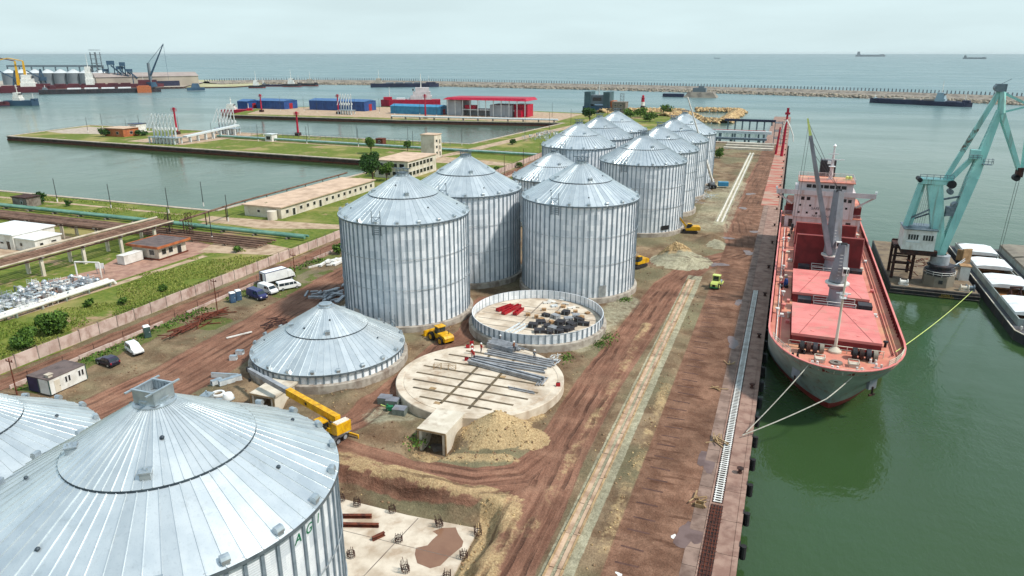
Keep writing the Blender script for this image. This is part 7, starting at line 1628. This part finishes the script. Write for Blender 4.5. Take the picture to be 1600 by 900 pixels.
def redroof():
    t = thing('red_roof_hall', 'grey hall under a wide raised magenta roof on the far pier', 'building', (-238, 572, 0)); mat('far_silver', S(186, 192, 198, .8), S(166, 172, 178, .8), .1, .7)
    for x0, x1, h in ((-38, -24, 12.5), (2, 22, 9.5)): mb = MB(); mb.bx(x0, x1, -8, 12, 0, h); mb.build('wall', M['far_silver'], t)
    mb = MB(); mb.bx(-24, 2, 2, 12, 0, 5); mb.build('rear_wall', M['far_silver'], t); mb = MB(); mb.bx(-24, 30, -6, -2, 4.6, 5.4); mb.build('gantry', M['galv_white'], t); mb = MB(); mb.bx(22, 34, -4, 10, 0, 10); mb.build('red_annex', M['magenta_red'], t)
    mb = MB(); mb.add([(-40, -12, 13.2), (36, -12, 13.2), (36, 16, 13.2), (-40, 16, 13.2), (-36, -10, 15), (34, -10, 15.4), (34, 14, 15.4), (-36, 14, 15)], [(3, 2, 1, 0), (4, 5, 6, 7), (0, 1, 5, 4), (1, 2, 6, 5), (2, 3, 7, 6), (3, 0, 4, 7)]); mb.build('roof', M['magenta_red'], t)
    for k in range(11): mb = MB(); mb.box((-36 + k*7, -10, 6.6), (.6, .6, 13.2)); mb.build('column', M['galv_white'], t)
    mb = MB(); mb.bx(-22, -12, -6, 0, 5.6, 8.6); mb.bx(24, 30, -8, -4, 0, 6); mb.build('machine', M['magenta_red'], t)
redroof()
t = thing('pier_pipe', 'white pipe run along the edge of the far pier', 'pipeline', (-300, 512, 0)); mb = MB(); mb.tube((0, 0, 2.4), (135, 16, 2.4), .7, n=8); mb.build('pipe', M['galv_white'], t)
for k in range(12): mb = MB(); mb.box((k*12, k*1.42, 1.1), (.6, 1.6, 2.2)); mb.build('support', M['old_concrete'], t)
for k in range(14): lamp('thin lamp post along the far pier', -440 + k*20, 552 + (k % 2)*8, 13, 'lamp posts on the far pier')
for k in range(6): lamp('lamp post on the shore road behind the far silos', -156 + k*5, 430 + k*34, 13, 'lamp posts on the shore road')
# ------------------------------------------------------------------ far end of the quay and the stone jetty
random.seed(31)
solid('quay_arm', [(-13, 446.2), (-.2, 446.2), (-.2, 650), (-13, 650)], M['quay_concrete'], M['quay_wall'], -.06)
b = NB('red_stain'); M['red_stain'] = b.set(Base_Color=b.mix(b.ramp(b.noise(b.vmul(b.g.outputs['Position'], (.25, 1, 1)), .32, 4, .7), .42, .56), S(186, 96, 78, .8), S(186, 158, 138, .8)), Roughness=.9)
strip('red_apron', [(-6.4, 258), (-.7, 258), (-.7, 446), (-5.6, 446)], M['red_stain'], .085)
for k in range(9): mb = MB(); mb.bx(-5.2, -.8, 0, 2.4, .09, .55); tag(mb.build('concrete_slab', M['coping'], None, False, (0, 452 + k*21, -.05)), 'pale concrete block row on the far quay arm', 'block', 'concrete blocks on the far quay arm')
def redarm():
    t = thing('red_loading_tower', 'tall red loading tower with white hose arms at the far quay', 'tower', (-2.4, 392, 0)); mb = MB(); mb.tube((0, 0, 0), (.6, 0, 21), .75, .5, 8); mb.build('column', M['magenta_red'], t)
    mb = MB(); mb.box((.6, 0, 21.5), (2.4, 2.4, 1.0)); mb.box((.6, 0, 23), (1.2, 1.2, 2.4)); mb.build('head', M['magenta_red'], t)
    mb = MB(); mb.path([(.6, -1, 18.5), (2.6, -2, 15), (4.4, -2.5, 11), (4.8, -3, 8)], .3, 7); mb.path([(.4, -1, 18.5), (-.8, -2, 14), (-1.2, -2, 9)], .25, 7); mb.build('hose_arm', M['white_paint'], t)
    mb = MB(); mb.tube((-3.0, 8, 0), (-2.2, 8, 14), .6, .4, 8); mb.build('short_column', M['magenta_red'], t)
    t = thing('access_tower', 'grey access frame behind the red loading tower', 'tower', (-6, 440, 0)); mb = MB()
    for a in (-2, 2):
        for b in (-2, 2): mb.tube((a, b, 0), (a, b, 13), .15, n=4)
    for z in (4, 8, 12.5): mb.bx(-2.2, 2.2, -2.2, 2.2, z, z + .2); rail(mb, [(-2, -2, z), (2, -2, z), (2, 2, z)], 1.2, 2, .08, 2)
    mb.build('frame', M['galv_dark'], t)
redarm()
for lb, y, x0, x1, z, m, h in (('white conveyor bridge running from the far silos to the quay', 470, -70, -10, 3.0, 'galv_white', 1.6), ('dark red conveyor bridge behind the white one', 485, -70, -14, 2.2, 'hull_red', 1.4), ('dark blue pipe bridge from the stone jetty to the quay', 565, -46, -10, 2.4, 'far_navy', 1.6), ('grey walkway bridge in front of the white conveyor', 455, -70, -12, .8, 'galv_dark', 1.2)):
    t = thing('conveyor_bridge', lb, 'bridge', (x0, y, 0), 0, 'bridges to the far quay arm'); mb = MB(); mb.bx(0, x1 - x0, -1.6, 1.6, z, z + h); mb.build('gallery', M[m], t)
    for k in range(7): mb = MB(); mb.box(((k + .5) * (x1 - x0) / 7, 0, z/2 - 1.6), (1.0, 1.4, z + 3.2)); mb.build('trestle', M['galv_dark'], t)
for k, (y, w_) in enumerate(((412, 3), (424, 2.4), (436, 3))):
    mb = MB(); mb.bx(-26, 0, 0, w_, 0, 1.1); tag(mb.build('concrete_beam', M['cream'], None, False, (-7, y, .05)), ('front', 'middle', 'rear')[k] + ' one of the long pale concrete beams lying at the end of the site', 'beam', 'long concrete beams at the end of the site')
# stone jetty (L shaped) and rocky point with a lighthouse
def mound(name, pts, n, sz, mt, zlo, zhi, wd, label=None, cat='rocks'):
    c = []; s_ = []
    segs = list(zip(pts[:-1], pts[1:])); Ls = [math.hypot(b[0]-a[0], b[1]-a[1]) for a, b in segs]
    for k in range(n):
        (a, b), = random.choices(segs, Ls); u = random.random(); dx, dy = b[0]-a[0], b[1]-a[1]; L = math.hypot(dx, dy); o = random.triangular(-1, 1, 0) * wd
        z = zlo + (zhi - zlo) * (1 - abs(o) / wd) ** .8
        c.append((a[0] + u*dx - dy/L*o, a[1] + u*dy + dx/L*o, z)); s_.append(random.uniform(.5, 1.3) * sz)
    o = stones(name, np.array(c), np.array(s_), RNG.random(n), M[mt]); o['kind'] = 'stuff'
    if label: tag(o, label, cat)
    return o
mound('jetty_stones', [(-86, 715), (-46, 722), (-50, 600), (-92, 612)], 2400, 1.7, 'stones', -3, .8, 8, 'L-shaped jetty of pale yellow stones behind the far silos')
mound('rocky_point', [(-160, 640), (-130, 668), (-95, 672), (-84, 640), (-100, 620)], 2200, 1.8, 'stones', -3, 2.4, 16, 'rocky point with loose boulders behind the far silos')
def lighthouse():
    t = thing('lighthouse', 'small red and white banded lighthouse on the rocky point', 'lighthouse', (-128, 668, 1.5))
    for k, m in enumerate(('hull_black', 'white_paint', 'magenta_red')): mb = MB(); mb.lathe([(2.0 - .2*k, k*3.4), (1.8 - .2*k, (k+1)*3.4)], 16); mb.build('band', M[m], t, True)
    mb = MB(); mb.lathe([(2.2, 10.2), (2.2, 10.5), (1.0, 10.5), (1.0, 12), (1.3, 12.1), (0, 13)], 16); mb.build('lantern', M['magenta_red'], t)
lighthouse()
building('point_house', 'grey two-storey house on the rocky point', -150, -138, 640, 652, 9, 'old_concrete', 'old_concrete', [('-y', -3, 2, 1.6, 1.6), ('-y', 2, 2, 1.6, 1.6), ('-y', -3, 5.6, 1.6, 1.6), ('-y', 2, 5.6, 1.6, 1.6)], (), .3)
lattice('grey antenna lattice on the roof of the house by the lighthouse', -144, 653, 16, 3)
def dock():
    t = thing('floating_dock', 'dark green ferry with two square towers behind the far silos', 'ship', (-172, 668, -2.5)); mb = MB(); mb.bx(-11, 15, -6, 40, 0, 6); mb.build('hull', M['far_blue'], t)
    for x0, x1 in ((-10, -4), (8, 14)): mb = MB(); mb.bx(x0, x1, -5, 12, 6, 19); mb.build('tower', M['dockgreen'], t)
    mb = MB(); mb.bx(-4, 8, -4, 10, 8, 16); mb.build('bridge', M['far_grey'], t); mb = MB(); mb.bx(-2, 6, -4.2, -4, 11, 14); mb.build('window', M['window_dark'], t); mb = MB(); mb.tube((2, 3, 16), (2, 3, 25), .5, n=6); mb.box((2, 3, 21), (5, .5, .5)); mb.build('mast', M['white_paint'], t); mb = MB(); mb.bx(14.5, 18, -3, 10, 5, 11); mb.build('lifeboat_rack', M['orange_roof'], t)
mat('dockgreen', S(84, 112, 116, .8), S(70, 94, 100, .8), .1, .6); dock()
# ------------------------------------------------------------------ breakwater
CREST = [(-990, 1042), (-960, 1120), (-860, 1172), (-714, 1196), (-454, 1184), (-228, 1161), (-36, 1120), (123, 1067), (250, 1002), (420, 905), (620, 770)]
def breakwater():
    t = thing('breakwater', 'long stone breakwater with a row of crest blocks across the bay', 'breakwater', (0, 0, -2.5)); mb = MB(); n = len(CREST); L = []; 
    for k, (x, y) in enumerate(CREST):
        a = CREST[max(0, k-1)]; b = CREST[min(n-1, k+1)]; dx, dy = b[0]-a[0], b[1]-a[1]; q = math.hypot(dx, dy); nx, ny = dy/q, -dx/q; L.append((x, y, nx, ny))
    prof = [(78, -1.5), (62, 2.2), (34, 3.0), (20, 3.4), (14, 5.6), (0, 5.8), (-22, -1.5)]
    vs = [(x + nx*o, y + ny*o, z) for (x, y, nx, ny) in L for (o, z) in prof]; m = len(prof); mb.add(vs, [(k*m+j, (k+1)*m+j, (k+1)*m+j+1, k*m+j+1) for k in range(n-1) for j in range(m-1)]); mb.build('body', M['rock_grey'], t)
    mb = MB(); total = 0
    for k in range(n - 1):
        a, b = L[k], L[k+1]; q = math.hypot(b[0]-a[0], b[1]-a[1]); c = int(q / 4.6)
        for i in range(c): u = i / c; x, y = a[0] + (b[0]-a[0])*u, a[1] + (b[1]-a[1])*u; mb.box((x, y, 7.6), (1.3, 1.3, 4.2), random.uniform(0, 1), .7)
    struct(mb.build('crest_block', M['far_grey'], t), 'stuff')
    pts = [(x + nx*58, y + ny*58) for (x, y, nx, ny) in L]; o = mound('rubble_slope', pts, 5200, 2.6, 'stones_grey', -4, .2, 24); o.parent = t; o.location = (0, 0, 2.5)
breakwater()
t = thing('bunker', 'low concrete bunker on a sloped base in front of the breakwater', 'bunker', (-110, 958, -2.5)); mb = MB(); mb.box((0, 0, 3), (42, 26, 7), 0, .72); mb.build('base', M['rock_grey'], t); mb = MB(); mb.box((-2, 0, 9), (16, 12, 5)); mb.box((0, 0, 12.6), (7, 7, 2.4)); mb.build('house', M['far_grey'], t); mb = MB(); mb.box((-34, -4, 2), (26, 10, 4)); mb.build('barge', M['far_navy'], t)
# ------------------------------------------------------------------ ships in the bay
mat('cyan_white', S(168, 190, 200, .8), S(150, 172, 184, .8), .1, .6)
def vessel(label, x, y, L, B, fb, rz, hull, house, hx=-.35, hh=8, hl=.16, deck='far_grey', mast=10, group='vessels in the bay', low='hull_red', cargo=None, name='cargo_vessel', cat='ship'):
    """local frame: bow towards +X"""
    t = thing(name, label, cat, (x, y, -2.5), rz, group); mb = MB(); a, b = L/2, B/2
    pl = lambda s_: [(-a, -b*.85*s_), (a*.72, -b*s_), (a, 0), (a*.72, b*s_), (-a, b*.85*s_)]
    def loft(z0, s0, z1, s1): n = 5; return [(*p, z0) for p in pl(s0)] + [(*p, z1) for p in pl(s1)], [(k, (k+1) % n, n + (k+1) % n, n + k) for k in range(n)] + [tuple(range(n, 2*n))]
    mb.add(*loft(.9, .94, fb, 1)); mb.build('hull', M[hull], t); mb = MB(); mb.add(*loft(-1, .9, .9, .94)); mb.build('boot_topping', M[low], t)
    mb = MB(); mb.bx(a*.62, a*.9, -b*.6, b*.6, fb, fb + hh*.22); mb.build('forecastle', M[hull], t)
    x0 = a*hx*2 if hx else 0; x0 = -a + (hx + .5) * L; w_ = hl*L
    for k in range(3): mb = MB(); mb.bx(x0 - w_/2 + k*w_*.06, x0 + w_/2 - k*w_*.12, -b*.85 + k*b*.1, b*.85 - k*b*.1, fb + hh*k/3, fb + hh*(k+1)/3); mb.build('superstructure', M[house], t)
    mb = MB(); mb.bx(x0 + w_*.33, x0 + w_*.40, -b*.6, b*.6, fb + hh*.74, fb + hh*.9); mb.build('bridge_window', M['window_dark'], t)
    mb = MB(); mb.tube((x0, 0, fb + hh), (x0, 0, fb + hh + mast), .5, .25, 6); mb.box((x0, 0, fb + hh + mast*.6), (.5, 4, .4)); mb.build('mast', M['white_paint'], t); mb = MB(); mb.tube((a*.7, 0, fb), (a*.7, 0, fb + mast*.9), .4, .2, 6); mb.build('foremast', M['white_paint'], t)
    if cargo:
        n, m = cargo
        for k in range(n):
            q0 = -a*.55 + k*(a*1.1/n); mb = MB(); mb.bx(q0, q0 + a*1.0/n*.86, -b*.7, b*.7, fb, fb + 1.6); mb.build('hatch_cover', M[m], t)
    return t
def VP(px, py): g = G(px, py, -2.5); return g.x, g.y
rr = YAW
vessel('red and white supply ship moored behind the cyan shed', *VP(642, 166), 62, 13, 7, rr + PI + .12, 'magenta_red', 'ship_white', -.18, 12, .36, mast=14, cargo=(3, 'galv_white'))
vessel('long dark blue ship lying in front of the breakwater', *VP(633, 136), 112, 15, 6, rr + .12, 'far_navy', 'far_beige', -.38, 8, .1, mast=14, cargo=(4, 'far_grey'), low='far_navy')
vessel('dark tug with white house, leftmost of the moored tugs', *VP(402, 137.5), 26, 9, 4, rr + .2, 'hull_black', 'white_paint', -.05, 8, .35, mast=14, name='tug_boat', low='hull_red', group='tugs and small craft', cat='tug'); vessel('white and black tug in the middle of the tug row', *VP(457, 135.5), 30, 9, 4.5, rr + .1, 'hull_black', 'white_paint', -.05, 9, .35, mast=15, name='tug_boat', group='tugs and small craft', cat='tug')
vessel('long low dark barge between the tugs', *VP(430, 135), 46, 11, 3, rr + .1, 'far_navy', 'far_grey', -.4, 3, .08, mast=4, name='work_barge', group='tugs and small craft', cat='barge'); vessel('small dark tug at the right end of the tug row', *VP(482, 134.5), 34, 10, 4.5, rr + .08, 'hull_black', 'far_beige', .1, 7, .3, mast=12, name='tug_boat', group='tugs and small craft', cat='tug')
vessel('long dark barge train moored at the right end of the breakwater', *VP(1425, 163), 88, 12, 5, -.38 + PI, 'far_navy', 'cyan_white', .44, 1, .02, mast=3, cargo=(3, 'far_beige'), name='river_barge', cat='barge', low='far_navy'); vessel('dark pusher boat with pale blue house beside the barge train', *VP(1478, 165.5), 48, 12, 4.5, -.38, 'far_navy', 'cyan_white', -.12, 9, .2, mast=12, name='pusher_boat', cat='boat', low='far_navy')
vessel('blue sterned boat with white house at the left edge', *VP(36, 165), 34, 10, 5.5, rr + .05, 'far_blue', 'white_paint', -.1, 8, .22, mast=8, name='river_barge', cat='barge', group='craft at the left edge', low='far_blue'); vessel('maroon barge pushed by the blue sterned boat', *VP(-30, 166), 60, 10, 4, rr + .05, 'far_maroon', 'far_grey', -.4, 3, .06, mast=3, name='river_barge', cat='barge', group='craft at the left edge', low='far_navy')
vessel('red and white tug behind the loading arms of the near pier', *VP(372, 177), 28, 9, 3.5, rr + .1, 'magenta_red', 'white_paint', -.2, 5, .3, mast=6, name='tug_boat', group='tugs and small craft', cat='tug')
def ground_ship(lb, px, D, L, hh):
    g = G(px, 100, -2.5); d = Vector((g.x, g.y, 0)).normalized() * D; return vessel(lb, d.x, d.y, L, L*.16, L*.06, math.atan2(d.y, d.x) - PI/2, 'far_grey', 'far_grey', -.4, hh, .12, mast=hh*.6, group='ships on the horizon', low='far_grey', cargo=(4, 'far_grey'))
ground_ship('larger grey cargo ship on the horizon, left one at the right', 1358, 16000, 520, 60); ground_ship('smaller grey cargo ship on the horizon at the far right', 1521, 9500, 220, 24); ground_ship('tiny boat on the horizon above the far silos', 1120, 9000, 70, 8)
# ------------------------------------------------------------------ grain terminal far left
def lport():
    solid('far_quay', [(-1300, 640), (-1045, 745), (-905, 905), (-1010, 1060), (-1160, 1180), (-1500, 1150)], M['far_beige'], M['quay_wall'], .5)
    e = Vector((-905 + 1045, 905 - 745, 0)).normalized(); ang = math.atan2(e.y, e.x)
    def at(px, py, dz=.5): g = G(px, py, dz); return g
    # round storage silos with a gallery
    for k in range(8):
        g = at(-8 + k*21.5, 136, .5); t = thing('far_silo', ('first', 'second', 'third', 'fourth', 'fifth', 'sixth', 'seventh', 'eighth')[k] + ' grey silo from the left in the far grain terminal', 'silo', (g.x - 60, g.y + 70, .5), 0, 'silos of the far grain terminal'); mb = MB(); mb.lathe([(12, 0), (12, 19)], 20); mb.build('wall', M['far_grey'], t, True); mb = MB(); mb.lathe([(12.4, 19), (2, 25), (0, 25)], 20); mb.build('roof', M['galv_white'], t, True)
    g0 = at(-10, 136) + Vector((-60, 70, 0)); g1 = at(150, 136) + Vector((-60, 70, 0)); t = thing('silo_gallery', 'long conveyor gallery over the silos of the far terminal', 'conveyor', g0); d = g1 - g0; mb = MB(); mb.beam((0, 0, 30), d + Vector((0, 0, 30)), 4, 3); mb.build('gallery', M['galv_dark'], t)
    for k in range(9): mb = MB(); p = d * (k / 8); mb.box((p.x, p.y, 15), (1.5, 1.5, 29)); mb.build('trestle', M['galv_dark'], t)
    g = at(143, 135); t = thing('elevator_tower', 'tall grey lattice elevator tower of the far terminal', 'tower', (g.x - 40, g.y + 50, .5)); mb = MB()
    for a in (-5, 5):
        for b in (-5, 5): mb.box((a, b, 26), (1, 1, 52))
    for z in range(6, 56, 7): mb.bx(-6, 6, -6, 6, z, z + .8)
    mb.build('frame', M['far_grey'], t)
    for k, (px, h, w_) in enumerate(((160, 26, 6), (170, 38, 8), (183, 30, 7), (188, 36, 6), (198, 26, 6))):
        g = at(px, 136); t = thing('ship_loader', ('first', 'second', 'third', 'fourth', 'fifth')[k] + ' dark blue loader tower from the left in the far terminal', 'tower', (g.x, g.y + 10, .5), ang, 'blue loader towers of the far terminal'); mb = MB(); mb.box((-w_/2, 0, h*.5), (1.4, 1.4, h)); mb.box((w_/2, 0, h*.45), (1.4, 1.4, h*.9)); mb.build('leg', M['far_blue'], t); mb = MB(); mb.box((0, 0, h*.95), (w_*1.4, 4, h*.16)); mb.beam((0, 0, h*.85), (w_*1.6, 0, h*.5), 2, 2); mb.build('head', M['far_blue'], t)
    g = at(245, 135); t = thing('warehouse', 'long beige warehouse with a low pitched roof in the far terminal', 'warehouse', (g.x - 30, g.y + 10, .5), ang + .12); mb = MB(); L, B_ = 74, 24; mb.bx(-L, L, -B_, B_, 0, 15); mb.build('wall', M['far_beige'], t); mb = MB(); mb.add([(-L-1, -B_-1, 15), (L+1, -B_-1, 15), (L+1, B_+1, 15), (-L-1, B_+1, 15), (-L-1, 0, 21), (L+1, 0, 21)], [(0, 1, 5, 4), (2, 3, 4, 5), (0, 4, 3), (1, 2, 5)]); mb.build('roof', M['far_roof'], t); mb = MB(); mb.bx(-L*.1, L*.6, -B_ - .3, -B_, 0, 8); mb.build('door_row', M['far_navy'], t)
    g = at(237, 136); t = thing('mobile_harbour_crane', 'grey harbour crane with a long raised boom in the far terminal', 'crane', (g.x, g.y, .5), 0); mb = MB(); mb.box((0, 0, 4), (12, 12, 7)); mb.build('chassis', M['far_blue'], t); mb = MB(); mb.box((0, 0, 20), (4, 4, 32), 0, .7); mb.build('tower', M['far_grey'], t); mb = MB(); b = Vector((26, 10, 64)); mb.beam((2, 0, 18), b, 2.4, 2.4, 1, 1); mb.tube((0, 0, 36), b, .3, n=4); mb.tube(b, (26.5, 10, 10), .25, n=4); mb.build('boom', M['far_blue'], t)
    for k, px in enumerate((38, 50)):
        g = at(px, 138); t = thing('yellow_crane', ('left', 'right')[k] + ' yellow gantry crane mast on the far red ship', 'crane', (g.x + 25, g.y - 25, 2), ang, 'yellow cranes of the far terminal'); mb = MB(); mb.beam((0, 0, 0), (1, 0, 38), 5, 5, 2, 2); mb.build('mast', M['yellow'], t); mb = MB(); mb.tube((1, 0, 38), (-16, 0, 42), .7, n=5); mb.tube((-16, 0, 42), (-34, 0, 38), .7, n=5); mb.box((-36, 0, 37.5), (7, 2, 2)); mb.build('jib', M['yellow' if k else 'far_maroon'], t)
    for k, (px, h) in enumerate(((26, 26), (66, 28))):
        g = at(px, 138); t = thing('grab_crane', ('left', 'right')[k] + ' dark blue grab crane standing among the far silos', 'crane', (g.x + 10, g.y - 5, .5), ang, 'blue grab cranes of the far terminal'); mb = MB(); mb.beam((-6, 0, 0), (0, 0, h), 2, 2); mb.beam((6, 0, 0), (0, 0, h), 2, 2); mb.build('frame', M['far_blue'], t); mb = MB(); mb.beam((0, 0, h*.5), (-22, 0, h*1.05), 1.5, 1.5); mb.box((2, 0, h*.5), (8, 5, 5)); mb.build('boom', M['far_blue'], t)
    # ships at the far terminal
    vessel('long maroon bulk ship with a white bridge block at the far terminal', *VP(150, 140.5), 190, 26, 8, ang - .02, 'far_maroon', 'white_paint', -.03, 26, .06, mast=18, group='ships at the far terminal', cargo=(6, 'far_maroon'), low='far_maroon')
    vessel('maroon ship with white house cut by the left edge', *VP(5, 145), 130, 24, 8, ang - .02, 'far_maroon', 'white_paint', .25, 16, .14, mast=8, group='ships at the far terminal', low='far_maroon', cargo=(4, 'far_maroon'))
    vessel('low black barge with white covers moored along the maroon ship', *VP(160, 145.5), 150, 13, 6, ang - .02, 'hull_black', 'far_grey', -.45, 3, .04, mast=3, group='ships at the far terminal', low='hull_black', cargo=(4, 'barge_white'), name='river_barge', cat='barge')
    g = VP(226, 144.5); mb = MB(); mb.box((0, 0, 4), (18, 10, 9)); mb.box((0, 0, 9), (14, 8, 1)); tag(mb.build('orange_pontoon', M['orange_roof'], None, False, (*g, -2.5), ang), 'orange end of the dark barge at the far terminal', 'pontoon')
    g = at(306, 139); t = thing('blue_launch', 'small blue crane pontoon at the tip of the far quay', 'boat', (g.x, g.y, -2.5), ang); mb = MB(); mb.box((0, 0, 3), (24, 10, 4)); mb.build('hull', M['far_blue'], t); mb = MB(); mb.box((0, 0, 8), (12, 8, 6), 0, .7); mb.build('cabin', M['far_blue'], t)
mat('far_roof', S(180, 166, 158, .8), S(164, 150, 144, .8), .05, .8)
lport()
solid('sand_spit', [(-1160, 1180), (-1008, 1062), (-904, 907), (-850, 960), (-860, 1040), (-930, 1110), (-1000, 1200)], mat('spit', S(196, 190, 150, .8), S(170, 168, 120, .8), .02, .9), M['quay_wall'], -.6)
# ------------------------------------------------------------------ sea haze
def haze():
    m = bpy.data.materials.new('haze'); m.use_nodes = True; t = m.node_tree; t.nodes.remove(t.nodes['Principled BSDF'])
    v = t.nodes.new('ShaderNodeVolumePrincipled'); v.inputs['Density'].default_value = 2.6e-5; v.inputs['Color'].default_value = (.86, .93, .96, 1); v.inputs['Anisotropy'].default_value = .3
    t.links.new(v.outputs[0], t.nodes['Material Output'].inputs['Volume'])
    mb = MB(); K = 19000; mb.bx(-K, K, -K, K, -8, 72); o = mb.build('haze', m); o['kind'] = 'stuff'
haze()
